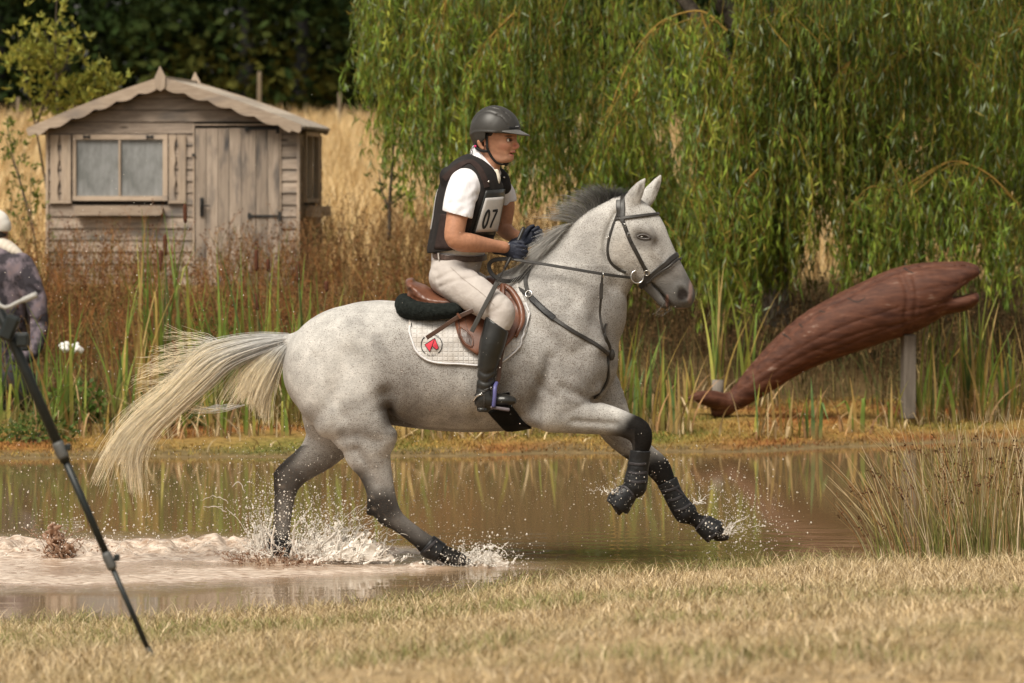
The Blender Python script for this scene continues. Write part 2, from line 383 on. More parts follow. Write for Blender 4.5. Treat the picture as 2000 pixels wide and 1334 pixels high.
# the pond
def water_material():
    m, t, b, N = nodes('muddy_water'); L = t.links.new
    at = N('ShaderNodeAttribute', _attribute_name='Col'); tc = N('ShaderNodeTexCoord')
    mp = N('ShaderNodeMapping', Scale=(1.6, 7.0, 1)); L(tc.outputs['Object'], mp.inputs[0]); nz = N('ShaderNodeTexNoise', Scale=2.2, Detail=4.0, Roughness=.55); L(mp.outputs[0], nz.inputs['Vector'])
    mp2 = N('ShaderNodeMapping', Scale=(5, 9, 1)); L(tc.outputs['Object'], mp2.inputs[0]); n2 = N('ShaderNodeTexNoise', Scale=3.0, Detail=5.0, Roughness=.7); L(mp2.outputs[0], n2.inputs['Vector'])
    # froth: the attribute's alpha says how stirred the water is
    fr = N('ShaderNodeMath', _operation='MULTIPLY_ADD'); fr.inputs[1].default_value = 1.5; L(at.outputs['Alpha'], fr.inputs[0])
    sb = N('ShaderNodeMath', _operation='SUBTRACT'); L(n2.outputs[0], sb.inputs[0]); sb.inputs[1].default_value = 1.30; L(sb.outputs[0], fr.inputs[2])
    ss = N('ShaderNodeMapRange', _interpolation_type='SMOOTHSTEP'); ss.inputs[1].default_value = -.02; ss.inputs[2].default_value = .5; L(fr.outputs[0], ss.inputs[0])
    mx = N('ShaderNodeMix', _data_type='RGBA'); L(ss.outputs[0], mx.inputs[0]); L(at.outputs['Color'], mx.inputs[6])
    fcol = N('ShaderNodeValToRGB'); e = fcol.color_ramp.elements; e[0].position, e[1].position = .38, .62; e[0].color = (.28, .185, .125, 1); e[1].color = (.70, .59, .49, 1); L(n2.outputs[0], fcol.inputs[0]); L(fcol.outputs[0], mx.inputs[7])
    L(mx.outputs[2], b.inputs['Base Color'])
    ro = N('ShaderNodeMapRange'); ro.inputs[3].default_value = .015; ro.inputs[4].default_value = .32; L(ss.outputs[0], ro.inputs[0]); L(ro.outputs[0], b.inputs['Roughness'])
    b.inputs['IOR'].default_value = 1.33; b.inputs['Specular IOR Level'].default_value = .5
    st = N('ShaderNodeMapRange'); st.inputs[3].default_value = .006; st.inputs[4].default_value = .35; L(at.outputs['Alpha'], st.inputs[0])
    ad = N('ShaderNodeMath', _operation='MULTIPLY_ADD'); ad.inputs[1].default_value = .35; L(n2.outputs[0], ad.inputs[0]); L(nz.outputs[0], ad.inputs[2])
    bp = N('ShaderNodeBump', Distance=.06); L(st.outputs[0], bp.inputs['Strength']); L(ad.outputs[0], bp.inputs['Height']); L(bp.outputs[0], b.inputs['Normal'])
    return m
xs = np.unique(np.concatenate([np.linspace(-40, -4.2, 20), np.linspace(-4.2, 2.6, 430), np.linspace(2.6, 40, 24)])); ys_ = np.unique(np.concatenate([np.linspace(-8, -2.6, 14), np.linspace(-2.6, 3.4, 240), np.linspace(3.4, 16, 24)]))
X, Y = np.meshgrid(xs, ys_, indexing='ij'); V = np.stack([X.ravel(), Y.ravel(), np.zeros(X.size)], 1)
def foam_at(x, y):
    p = np.stack([x, y, np.zeros_like(x)], 1); n = noise3(p * np.array([1, 1.6, 1]), 1.5, 4, 3)
    wake = (1 - sstep(.55, 1.25, np.abs((y - .18 + .12 * n) / np.interp(x, [-6, -1.6, -.9, -.3, .1], [1.75, 1.55, 1.15, .75, .3])))) * (1 - sstep(-.5, .0, x + .25 * n))
    ahead = (1 - sstep(.3, 1.1, np.abs((y + .10) / .42))) * (1 - sstep(.0, .60, np.abs(x + .05) + .1 * n)) * .75
    toe = (1 - sstep(.2, 1.0, np.hypot((x - 1.15) / .45, (y - .15) / .35))) * .12
    return np.clip(np.maximum.reduce([wake, ahead, toe]) * (.78 + .55 * n), 0, 1), n
fo, n = foam_at(V[:, 0], V[:, 1]); p2 = V * np.array([1, .75, 1])
chop = np.abs(noise3(p2, 5.5, 9, 3)) * .06 + np.abs(noise3(p2, 13, 10, 2)) * .035; core = fo * (1 - sstep(.2, 1.0, np.abs(V[:, 1] - .85)))
V[:, 2] += fo ** 1.5 * (chop * .22 + noise3(V, 18, 12, 2) * .004) + core ** 2 * chop * 1.3 * (1 - sstep(-.9, -.3, V[:, 0])) + .0035 * noise3(V * np.array([1.2, 3.2, 1]), 2.6, 21, 3) * np.exp(-((V[:, 1] - .3) / 1.6) ** 2)
for hx, hy_, a_ in ((-.30, -.15, .03), (-1.12, .16, .03), (-2.25, .3, .02)):
    r_ = np.hypot(V[:, 0] - hx, (V[:, 1] - hy_)); V[:, 2] += a_ * np.exp(-((r_ - .16) / .06) ** 2) * (.6 + .6 * noise3(V, 9, 2, 2)) - a_ * .8 * np.exp(-(r_ / .1) ** 2)
wc = np.repeat(np.array([[.18, .118, .056]]), len(V), 0); w_ = sstep(.15, .9, fo)[:, None]; wc = wc * (1 - w_) + np.array([.40, .28, .20]) * w_
nearm = (1 - sstep(-3.4, .5, V[:, 1]))[:, None] * (1 - sstep(-.2, .8, V[:, 0]))[:, None] * .6; wc = wc * (1 - nearm) + np.array([.33, .225, .16]) * nearm
i = np.arange(len(xs) - 1)[:, None] * len(ys_) + np.arange(len(ys_) - 1)[None]; Q = np.stack([i, i + len(ys_), i + len(ys_) + 1, i + 1], -1).reshape(-1, 4)
tag(build('water', V, Q, water_material(), None, True, np.concatenate([wc, fo[:, None]], 1), org=(0, 0, 0)), kind='structure')
# ---------------------------------------------------------------- plant tools
M_LEAF = colmat('plant_leaf', rough=.55, spec=.18, vary=.2, scale=9, trans=.35); M_DRY = colmat('dry_plant', rough=.85, spec=.15, vary=.25, scale=12, trans=.12); M_BARK = pm('grey_brown_bark', (.05, .04, .03), (.12, .095, .07), 9, rough=.95, bump=1, bscale=24, stretch=(1, 1, .25), bdist=.03)
def ribbons(path, W, side):
    """many flat tapering blades: path (n, m, 3), W (n, m), side (n, 3)"""
    n, m, _ = path.shape; L_ = path - side[:, None] * W[..., None] * .5; R_ = path + side[:, None] * W[..., None] * .5
    V = np.stack([L_, R_], 2).reshape(-1, 3); b = (np.arange(n)[:, None] * m + np.arange(m - 1)[None]) * 2
    return V, np.stack([b, b + 1, b + 3, b + 2], -1).reshape(-1, 4)
def blades(base, height, lean, width, m=5, seed=0, droop=.6, fold=None, taper=.5):
    r = np.random.default_rng(seed); n = len(base); az = r.random(n) * 2 * np.pi; t = np.linspace(0, 1, m)[None]
    out = lean[:, None] * (t ** 1.8); up = height[:, None] * (t - droop * .25 * lean[:, None] / np.maximum(height[:, None], .01) * t ** 3)
    if fold is not None:
        f = fold[:, None]; k = np.clip((t - f) / (1 - f), 0, 1); up = np.where(t > f, height[:, None] * (f - .75 * (t - f)), up); out = out + np.where(t > f, (t - f) * height[:, None] * .55, 0)
    p = base[:, None] + np.stack([np.cos(az)[:, None] * out, np.sin(az)[:, None] * out, up], -1)
    W = width[:, None] * (1 - t ** 1.6 * (1 - .04)) * np.where(t < .15, .8 + t, 1)
    sa = az + np.pi / 2 + r.normal(size=n) * .5; side = np.stack([np.cos(sa), np.sin(sa), np.zeros(n)], 1)
    return ribbons(p, W, side)
def pick(cols, n, r, var=.22):
    c = np.array(cols)[r.integers(0, len(cols), n)]; return np.clip(c * (1 + var * r.normal(size=(n, 1))), .004, 1)
def leaves_geo(c, d, length, width, r, flat=None):
    """diamond leaves: centres c, directions d"""
    n = len(c); d = d / (np.linalg.norm(d, axis=1)[:, None] + 1e-9); s = np.cross(d, r.normal(size=(n, 3))); s /= np.linalg.norm(s, axis=1)[:, None] + 1e-9
    nrm = np.cross(d, s); L_ = np.asarray(length).reshape(-1, 1) * np.ones((n, 1)); w = np.asarray(width).reshape(-1, 1) * np.ones((n, 1))
    V = np.stack([c, c + d * L_ * .45 + s * w * .5 + nrm * w * .15, c + d * L_, c + d * L_ * .45 - s * w * .5 + nrm * w * .15], 1).reshape(-1, 3)
    return V, np.arange(4 * n).reshape(-1, 4)
# ---------------------------------------------------------------- near bank: dry mown grass
r = np.random.default_rng(21)
def scatter(n, x0, x1, y0, y1, keep): 
    x = x0 + (x1 - x0) * r.random(n); y = y0 + (y1 - y0) * r.random(n); k = keep(x, y); return x[k], y[k]
x, y = scatter(300000, -4.2, 4.4, -9.8, .6, lambda x, y: (y < near_shore(x) - .02) & (np.abs(x) < (y + D) * .12 + .9)); n = len(x)
nz = noise3(np.stack([x, y, x * 0], 1), 2.2, 3, 3); n2 = noise3(np.stack([x, y, x * 0], 1), .8, 8, 2)
k = r.random(n) < np.clip(.75 + .5 * nz, .25, 1); x, y, nz, n2 = x[k], y[k], nz[k], n2[k]; n = len(x)
base = np.stack([x, y, zg(x, y) - .004], 1); edge = 1 - sstep(0, .6, near_shore(x) - y)
h = (.028 + .045 * r.random(n) ** 2) * (1 + .45 * nz) * (1 + .7 * edge); V, Q = blades(base, h, h * (.3 + 1.3 * r.random(n)), .0024 + .0030 * r.random(n), 4, 5, .7)
cols = pick([(.50, .385, .225), (.42, .31, .17), (.58, .465, .31), (.32, .235, .125), (.37, .285, .165)], n, r); gm = np.clip(sstep(-.05, .5, n2 + .5 * nz + .35 * edge) * .85, 0, 1) * (r.random(n) < .6); cols = cols * (1 - gm[:, None]) + pick([(.13, .15, .04), (.20, .20, .065)], n, r) * gm[:, None]
tag(build('grass', V, Q, M_DRY, None, True, np.repeat(cols, 8, 0), org=(0, 0, 0)), 'dry straw coloured mown grass on the near bank', 'grass', kind='stuff')
# ---------------------------------------------------------------- far bank: moss and low growth
x, y = scatter(150000, -7, 7.5, 7.5, 14.5, lambda x, y: (y > far_shore(x) + .05) & (y < far_shore(x) + 3.2)); n = len(x); nz = noise3(np.stack([x, y, x * 0], 1), .9, 7, 3)
base = np.stack([x, y, zg(x, y) - .005], 1); h = .014 + .028 * r.random(n) + .02 * np.clip(nz, 0, 1); V, Q = blades(base, h, h * (.4 + r.random(n)), .0045 + .006 * r.random(n), 3, 6)
cols = pick([(.32, .205, .055), (.25, .19, .05), (.36, .215, .065)], n, r); m_ = (sstep(.05, .45, nz) * (r.random(n) < .8))[:, None]; cols = cols * (1 - m_) + pick([(.25, .10, .035), (.19, .07, .028)], n, r) * m_; m_ = (sstep(.05, .4, -nz) * (r.random(n) < .7))[:, None]; cols = cols * (1 - m_) + pick([(.09, .12, .022), (.13, .14, .03)], n, r) * m_
tag(build('moss', V, Q, M_DRY, None, True, np.repeat(cols, 6, 0), org=(0, 0, 0)), 'low orange and green moss along the far waterline', 'moss', kind='stuff')
# ---------------------------------------------------------------- golden field behind
x, y = scatter(190000, -30, 32, 19, 88, lambda x, y: (np.abs(x) < (y + D) * .20 + 4) & ~((x < -1.9) & (x > -4.7) & (y < 21.2))); n = len(x); k = r.random(n) < np.clip(1.35 - (y - 19) / 80, .3, 1); x, y = x[k], y[k]; n = len(x)
base = np.stack([x, y, zg(x, y) - .02], 1); h = (.35 + .4 * r.random(n)) * np.interp(y, [19, 30, 88], [.8, 1, 1.15]); V, Q = blades(base, h, h * (.1 + .5 * r.random(n)), .012 + .0006 * y * r.random(n), 4, 7)
nz = noise3(np.stack([x, y * .4, x * 0], 1), .5, 5, 2); cols = pick([(.57, .42, .225), (.50, .36, .18), (.61, .47, .27), (.43, .30, .14)], n, r, .12) * (1 + .12 * nz[:, None])
tag(build('field_grass', V, Q, M_DRY, None, True, np.repeat(cols, 8, 0), org=(0, 0, 0)), 'tall golden dry grass covering the field behind', 'grass', kind='stuff')
# ---------------------------------------------------------------- dead brown weeds with seed heads in front of the hut
def weeds(name, label, n, region, hrange, cols, seed, seedcols, nb=6, cat='weeds'):
    r = np.random.default_rng(seed); x0, x1, y0, y1, keep = region; x = x0 + (x1 - x0) * r.random(n * 4); y = y0 + (y1 - y0) * r.random(n * 4); k = keep(x, y); x, y = x[k][:n], y[k][:n]; n = len(x)
    b = np.stack([x, y, zg(x, y)], 1); h = hrange[0] + (hrange[1] - hrange[0]) * r.random(n); az = r.random(n) * 6.283; ln = h * .25 * r.normal(size=n); t = np.linspace(0, 1, 6)
    path = b[:, None] + np.stack([np.cos(az)[:, None] * ln[:, None] * t ** 1.7, np.sin(az)[:, None] * ln[:, None] * t ** 1.7, h[:, None] * t[None]], -1)
    V1, Q1 = strands(path, .0032 + .0022 * r.random(n), .0014); c1 = pick(cols, n, r); C1 = np.repeat(c1, 18, 0)
    m = n * nb; own = np.repeat(np.arange(n), nb); tb = .45 + .55 * r.random(m); ii = np.minimum((tb * 5).astype(int), 4); fr = (tb * 5 - ii)[:, None]
    st = path[own, ii] * (1 - fr) + path[own, ii + 1] * fr; bz = r.random(m) * 6.283; bl = h[own] * (.08 + .16 * r.random(m)); d = np.stack([np.cos(bz) * .55, np.sin(bz) * .55, .75 + .2 * r.random(m)], 1)
    tt = np.linspace(0, 1, 3)[None, :, None]; bp = st[:, None] + d[:, None] * bl[:, None, None] * tt; V2, Q2 = strands(bp, .0020, .0010); C2 = np.repeat(c1[own], 9, 0)
    tips = bp[:, -1]; ns_ = 3; c = np.repeat(tips, ns_, 0) + r.normal(size=(m * ns_, 3)) * .014; V3, Q3 = leaves_geo(c, r.normal(size=(m * ns_, 3)) + np.array([0, 0, .6]), .010 + .018 * r.random(m * ns_), .007 + .011 * r.random(m * ns_), r); C3 = np.repeat(pick(seedcols, m * ns_, r), 4, 0)
    # dry leaves along the stems
    q = n * 2; o2 = r.integers(0, n, q); t2 = .05 + .8 * r.random(q); i2 = np.minimum((t2 * 5).astype(int), 4); p2 = path[o2, i2]; V4, Q4 = leaves_geo(p2, r.normal(size=(q, 3)) + np.array([0, 0, .2]), .05 + .09 * r.random(q), .005 + .008 * r.random(q), r); C4 = np.repeat(pick(cols, q, r), 4, 0)
    V = np.concatenate([V1, V2, V3, V4]); o = np.cumsum([0, len(V1), len(V2), len(V3)]); Q = np.concatenate([Q1 + o[0], Q2 + o[1], Q3 + o[2], Q4 + o[3]])
    tag(build(name, V, Q, M_DRY, None, False, np.concatenate([C1, C2, C3, C4]), org=(0, 0, 0)), label, cat, kind='stuff')
def strands(paths, r0, r1):
    """many thin three-sided tapering hairs or stems; paths (n, m, 3)"""
    paths = np.asarray(paths, float); n, m, _ = paths.shape
    T = np.gradient(paths, axis=1); T /= np.linalg.norm(T, axis=2)[..., None] + 1e-9
    ref = rng.normal(size=(n, 1, 3)); U = np.cross(T, ref); U /= np.linalg.norm(U, axis=2)[..., None] + 1e-9; W = np.cross(T, U)
    rr = np.linspace(0, 1, m)[None, :, None]; R = (np.asarray(r0).reshape(-1, 1, 1) * (1 - rr) + r1 * rr)
    V = np.stack([paths + R * (math.cos(a) * U + math.sin(a) * W) for a in (0, 2.094, 4.189)], 2)
    b = (np.arange(n)[:, None, None] * m + np.arange(m - 1)[None, :, None]) * 3; j = np.arange(3)[None, None]; k = (j + 1) % 3
    return V.reshape(-1, 3), np.stack([b + j, b + k, b + 3 + k, b + 3 + j], -1).reshape(-1, 4)
RUST = [(.25, .10, .034), (.32, .14, .046), (.20, .085, .03), (.37, .21, .08), (.20, .14, .045), (.14, .14, .04)]
weeds('dead_weeds', 'tangle of rust brown dead weeds with seed heads before the wooden hut', 2300, (-5.6, -.2, 10.8, 17.4, lambda x, y: (y > far_shore(x) + 1.8) & (noise3(np.stack([x, y, x * 0], 1), 1.1, 14, 2) > -.25)), (.35, .80), RUST, 31, [(.14, .055, .022), (.10, .04, .02), (.2, .1, .04)])
weeds('willow_undergrowth', 'dark brown tangled undergrowth below the willow behind the carved fish', 1500, (-.3, 6.6, 11.4, 17.0, lambda x, y: (y > far_shore(x) + 1.6) & ((x < 1.2) | (y > 12.0))), (.3, .75), [(.10, .055, .025), (.13, .075, .03), (.075, .05, .022), (.07, .07, .025), (.2, .14, .06)], 32, [(.09, .05, .02), (.12, .07, .03)], 4, 'undergrowth')
weeds('field_edge_weeds', 'pale brown seed heads at the edge of the golden field beside the hut', 600, (-2.0, 2.2, 15.5, 21, lambda x, y: y > 0), (.45, .85), [(.22, .13, .055), (.28, .18, .08), (.17, .09, .04)], 33, [(.16, .08, .035), (.24, .14, .06)])
# arching dry sedge on the right of the chest
x, y = scatter(4200, -6.5, 7, 8.5, 13.5, lambda x, y: (y > far_shore(x) + .9) & (y < far_shore(x) + 3.6) & ((x < 1.2) | (y > 12.0))); n = len(x); base = np.stack([x, y, zg(x, y)], 1); h = .22 + .45 * r.random(n)
V, Q = blades(base, h, h * (.3 + 1.0 * r.random(n)), .006 + .006 * r.random(n), 6, 9, .9); cols = pick([(.13, .10, .035), (.09, .085, .03), (.21, .155, .065), (.10, .06, .025), (.07, .08, .022)], n, r)
tag(build('sedge', V, Q, M_DRY, None, True, np.repeat(cols, 12, 0), org=(0, 0, 0)), 'mixed dry and green sedge filling the far bank between the reeds', 'sedge', kind='stuff')
# ---------------------------------------------------------------- reeds and cattails
M_HEADC = pm('brown_cattail_head', (.07, .022, .010), (.10, .035, .015), 40, rough=.95, bump=.5, bscale=120)
GREEN = [(.16, .23, .045), (.21, .29, .055), (.27, .31, .065), (.12, .19, .065), (.34, .33, .07)]; GOLD = [(.44, .31, .09), (.52, .37, .15), (.36, .24, .08)]; STRAW = [(.42, .31, .17), (.50, .39, .23), (.34, .22, .11), (.28, .16, .075)]
def reed(px, back, top, n, label, heads=(), gold=.2, straw=8, spread=.10, seed=0):
    x = (px - 1000) / F * (D + 10.0); y = float(far_shore(x)) + back + .45; d = y + D; x = (px - 1000) * d / F; z = gz(x, y); hmax = H - (top - HZ) * d / F - z
    r = np.random.default_rng(seed + int(px)); e = empty('reed_clump', (x, y, z), label, 'reeds', 'reed clumps along the far bank')
    b = np.stack([x + r.normal(size=n) * spread, y + r.normal(size=n) * spread, np.full(n, z - .01)], 1); n = int(n * 1.5); b = np.stack([x + r.normal(size=n) * spread * .7, y + r.normal(size=n) * spread * .7, np.full(n, z - .01)], 1); h = hmax * (.62 + .48 * r.random(n))
    fold = np.where(r.random(n) < .16, .55 + .3 * r.random(n), 2.0)
    V, Q = blades(b, h, h * (.06 + .30 * r.random(n) ** 1.3), .019 + .018 * r.random(n), 9, seed + 3, .4, fold); c = pick(GREEN, n, r, .15); g = r.random(n) < gold; c[g] = pick(GOLD, int(g.sum()), r, .12)
    c = np.repeat(c, 18, 0).reshape(n, 9, 2, 3); t = np.linspace(0, 1, 9)[None, :, None, None]; c = c * (1 - sstep(.35, 0, t) * .0) ; low = np.array([.36, .24, .10]); c = c * (1 - .75 * (1 - sstep(0, .3, t))) + low * .75 * (1 - sstep(0, .3, t))
    c = c.reshape(n, 18, 3); V = V.reshape(n, 18, 3); q0 = Q[:8]
    for k in range(n): build('leaf_blade', V[k], q0, M_LEAF, e, True, c[k])
    if straw:
        b = np.stack([x + r.normal(size=straw) * spread * 1.5, y + r.normal(size=straw) * spread * 1.2, np.full(straw, z - .01)], 1); h = np.minimum(hmax, .55) * (.3 + .7 * r.random(straw))
        V, Q = blades(b, h, h * (.2 + .9 * r.random(straw)), .010 + .012 * r.random(straw), 8, seed + 5, .8, np.where(r.random(straw) < .5, .3 + .5 * r.random(straw), 2.0)); tag(build('dry_blades', V, Q, M_DRY, e, True, np.repeat(pick(STRAW, straw, r), 16, 0)), kind='stuff')
    for hx, hy0, hy1 in heads:
        a, b2 = P(hx, hy0, y - .02), P(hx + 1, hy1, y - .02); foot = np.array([x, y, z]); k = a + (b2 - a) * -.12
        build('stem', *tube_geo(spline([foot, (foot + b2) / 2 + np.array([.01, 0, 0]), b2, a, k], 4), .004, 5), pm('reed_stem', (.16, .15, .05), rough=.7) if 'reed_stem' not in bpy.data.materials else bpy.data.materials['reed_stem'], e)
        hp_ = np.array([b2 + (a - b2) * t for t in (0, .06, .2, .8, .94, 1)]); build('seed_head', *tube_geo(hp_, [.004, .012, .0155, .0155, .012, .004], 8), M_HEADC, e)
    return e
reed(78, .9, 620, 9, 'yellow green reed clump at the left edge below the crouching person'); reed(20, 1.5, 640, 7, 'leftmost reed clump, cut by the photo edge', seed=4)
reed(128, .8, 590, 13, 'dense blue green reed clump left of the tail beside the white scrap', gold=.05); reed(228, 1.6, 545, 8, 'thin golden reed clump under the left end of the hut', gold=.6)
reed(322, 2.2, 420, 22, 'tallest reed clump in front of the hut with three brown cattail heads', [(314, 488, 530), (322, 458, 500), (361, 398, 436)], .15, spread=.16); reed(265, 1.2, 620, 8, 'small golden reed clump above the flying tail', gold=.5)
reed(375, 1.9, 560, 7, 'short green reed clump right of the tallest cattails', gold=.1); reed(432, 1.8, 505, 12, 'slim green reed clump before the hut door', gold=.05)
reed(500, 1.9, 480, 16, 'reed clump with three cattail heads under the hut door', [(500, 487, 530), (523, 505, 530), (502, 572, 606)], .25, spread=.12); reed(548, 1.4, 560, 7, 'low reed clump between the two cattail groups behind the rump', gold=.3)
reed(590, 1.8, 512, 17, 'reed clump with two cattail heads at the right corner of the hut', [(582, 510, 552), (637, 548, 570)], .2, spread=.13); reed(655, 1.7, 560, 8, 'sparse reed clump just above the croup of the horse', gold=.1)
reed(715, 1.6, 575, 5, 'few thin reeds behind the loins of the horse', gold=.2); reed(772, 2.2, 530, 8, 'leaning green reeds behind the saddle cantle', gold=.1, spread=.16)
for i, (px, back, top, n, lb, g) in enumerate(((1215, .9, 610, 11, 'bright reed clump touching the chest of the horse', .25), (1252, .7, 640, 9, 'reed clump below the mouth of the horse', .3), (1290, .8, 625, 8, 'reed clump below the chin, right of the breastplate', .4), (1328, .6, 700, 6, 'short straw coloured reed clump left of the fish tail', .5),
        (1352, 2.3, 690, 5, 'thin curved reed beside the fish tail fluke', .3), (1402, 2.4, 530, 9, 'very tall slender reeds left of the carved fish', .35), (1447, 2.5, 560, 8, 'tall green reed fan behind the fish tail', .1), (1485, .2, 700, 5, 'green reed clump crossing the lower back of the fish', .15),
        (1528, .2, 715, 4, 'golden reed clump crossing the middle of the fish', .5), (1580, -.1, 730, 6, 'narrow bright green reed clump at the waterline under the fish', .05), (1672, .2, 740, 4, 'sparse golden reeds under the fish belly', .5), (1802, .7, 600, 9, 'green reeds right of the grey post', .2),
        (1835, .8, 580, 8, 'arching green reeds under the open mouth of the fish', .2), (1882, .9, 565, 12, 'tall leaning reed clump below the fish snout', .3), (1925, .7, 570, 10, 'golden and green reeds right of the fish snout', .45), (1965, .8, 640, 12, 'dense reed clump near the right edge of the far bank', .3), (2005, 1.0, 590, 10, 'reeds cut by the right photo edge', .4), (1735, .5, 740, 4, 'short reed tuft left of the grey post', .4))):
    reed(px, back, top, n, lb, (), g, 10, .07, 50 + i)
for i, (px, lb) in enumerate(((452, 'straw reed stumps under the hanging tail hair'), (515, 'straw reed stumps behind the buttock of the horse'), (405, 'green and straw reeds seen under the tail'), (795, 'straw reed stumps under the belly near the stifle'), (850, 'straw reed stumps under the middle of the belly'), (905, 'straw reed stumps under the belly before the girth'), (1010, 'straw reed stumps right under the girth'), (1080, 'straw reed stumps below the raised forearm'), (345, 'dry reed stumps left of the tail hair on the bank'), (185, 'dry reed stumps left of the flying tail tip'))):
    reed(px, .55, 745 if i != 2 else 700, 4, lb, (), .4, 16, .13, 90 + i)
# fallen straw on the moss
x, y = scatter(700, -4.5, 5, 8, 12.5, lambda x, y: (y > far_shore(x) + .12) & (y < far_shore(x) + 1.5)); n = len(x); base = np.stack([x, y, zg(x, y) + .01], 1); h = .05 + .10 * r.random(n)
V, Q = blades(base, h, .15 + .3 * r.random(n), .006 + .006 * r.random(n), 5, 12, .9); tag(build('reed_litter', V, Q, M_DRY, None, True, np.repeat(pick(STRAW, n, r), 10, 0), org=(0, 0, 0)), 'fallen straw coloured reed litter on the moss', 'litter', kind='stuff')
# ---------------------------------------------------------------- soft rush on the right of the near bank
rush = empty('rush_clump', P(1860, 1080, -.05), 'tall brown flowering rush clump on the near bank at the right edge', 'rushes')
r = np.random.default_rng(77); n = 430; px = 1690 + 440 * r.random(n) ** .8; yb = -.12 + .42 * r.random(n); x = (px - 1000) * (yb + D) / F; yb = np.maximum(yb, near_shore(x) - .25); b = np.stack([x, yb, np.maximum(zg(x, yb), -.02)], 1)
top = np.interp(px, [1640, 1700, 1760, 1830, 2000], [1000, 940, 860, 800, 790]) + 130 * r.random(n) ** 1.5; h = np.clip(H - (top - HZ) * (yb + D) / F - b[:, 2], .12, None); lean = h * (np.interp(px, [1650, 1750, 1850, 2000], [-.6, -.3, -.08, .03]) + .20 * r.normal(size=n)); t = np.linspace(0, 1, 6)
path = b[:, None] + np.stack([lean[:, None] * t ** 1.5, (h * .12 * r.normal(size=n))[:, None] * t, h[:, None] * (t - .12 * np.abs(lean / h)[:, None] * t ** 2)], -1)
V, Q = strands(path, .0030 + .0012 * r.random(n), .0009); c = pick([(.56, .44, .26), (.44, .31, .15), (.64, .52, .34), (.36, .31, .11), (.38, .21, .09)], n, r); c = np.repeat(c, 18, 0).reshape(n, 6, 3, 3); g = (r.random(n) < .5)[:, None, None, None] * (1 - sstep(.2, .75, t))[None, :, None, None]; c = c * (1 - g) + np.array([.19, .20, .055]) * g
build('stems', V, Q, M_DRY, rush, True, c.reshape(-1, 3))
k = r.random(n) < .42; f = .62 + .25 * r.random(int(k.sum())); pk = path[k]; ii = (f * 5).astype(int); fr = (f * 5 - ii)[:, None]; a = np.arange(len(pk)); c0 = pk[a, ii] * (1 - fr) + pk[a, ii + 1] * fr
cc = np.repeat(c0, 9, 0) + r.normal(size=(len(c0) * 9, 3)) * .008; V, Q = leaves_geo(cc, r.normal(size=cc.shape), .010 + .010 * r.random(len(cc)), .006 + .006 * r.random(len(cc)), r); build('flower_clusters', V, Q, M_DRY, rush, False, np.repeat(pick([(.10, .045, .02), (.14, .07, .028), (.07, .03, .015)], len(cc), r), 4, 0))
# ---------------------------------------------------------------- leafy bushes and young trees
def bush(name, label, c, rad, n, cols, seed, cat='bush', lw=(.05, .03), stems=10):
    r = np.random.default_rng(seed); e = empty(name, (c[0], c[1], gz(c[0], c[1])), label, cat); d = r.normal(size=(n, 3)); d /= np.linalg.norm(d, axis=1)[:, None]; q = np.array(c) + d * (r.random((n, 1)) ** .45) * np.array(rad) * (1 + .3 * noise3(d, 2.2, seed, 2)[:, None])
    q[:, 2] = np.maximum(q[:, 2], zg(q[:, 0], q[:, 1])); V, Q = leaves_geo(q, d + r.normal(size=(n, 3)) * .8, lw[0] * (.6 + .8 * r.random(n)), lw[1] * (.6 + .8 * r.random(n)), r); build('leaves', V, Q, M_LEAF, e, False, np.repeat(pick(cols, n, r), 4, 0))
    b0 = np.array([c[0], c[1], gz(c[0], c[1])]); pp = np.stack([np.array([b0 + (np.array([.05, .05, 0]) * r.normal(size=3)), b0 * .5 + np.array(c) * .5, np.array(c) + r.normal(size=3) * np.array(rad) * .5]) for _ in range(stems)]); V, Q = strands(pp, .006, .003); build('stems', V, Q, M_BARK, e)
    return e
def at_ground(px, y, dz): x = (px - 1000) * (y + D) / F; return (x, y, gz(x, y) + dz)
bush('leafy_bush', 'feathery green bush among the reeds below the hut window', at_ground(395, 12.2, .28), (.34, .3, .34), 2600, [(.07, .12, .018), (.10, .15, .025), (.05, .085, .015)], 3, lw=(.035, .014)); bush('leafy_bush', 'low bright green leafy weeds at the left behind the tripod leg', at_ground(150, 10.3, .10), (.26, .2, .2), 600, [(.10, .17, .03), (.14, .21, .045), (.07, .12, .025)], 4, lw=(.06, .035))
bush('leafy_bush', 'small green weed patch at the foot of the far left reeds', at_ground(70, 9.0, .05), (.3, .2, .14), 600, [(.08, .13, .03), (.12, .15, .04)], 5, lw=(.05, .02)); bush('leafy_bush', 'green clump on the bank behind the hanging tail hair', at_ground(330, 10.0, .10), (.3, .25, .22), 900, [(.05, .09, .02), (.07, .11, .025)], 6, lw=(.05, .02))
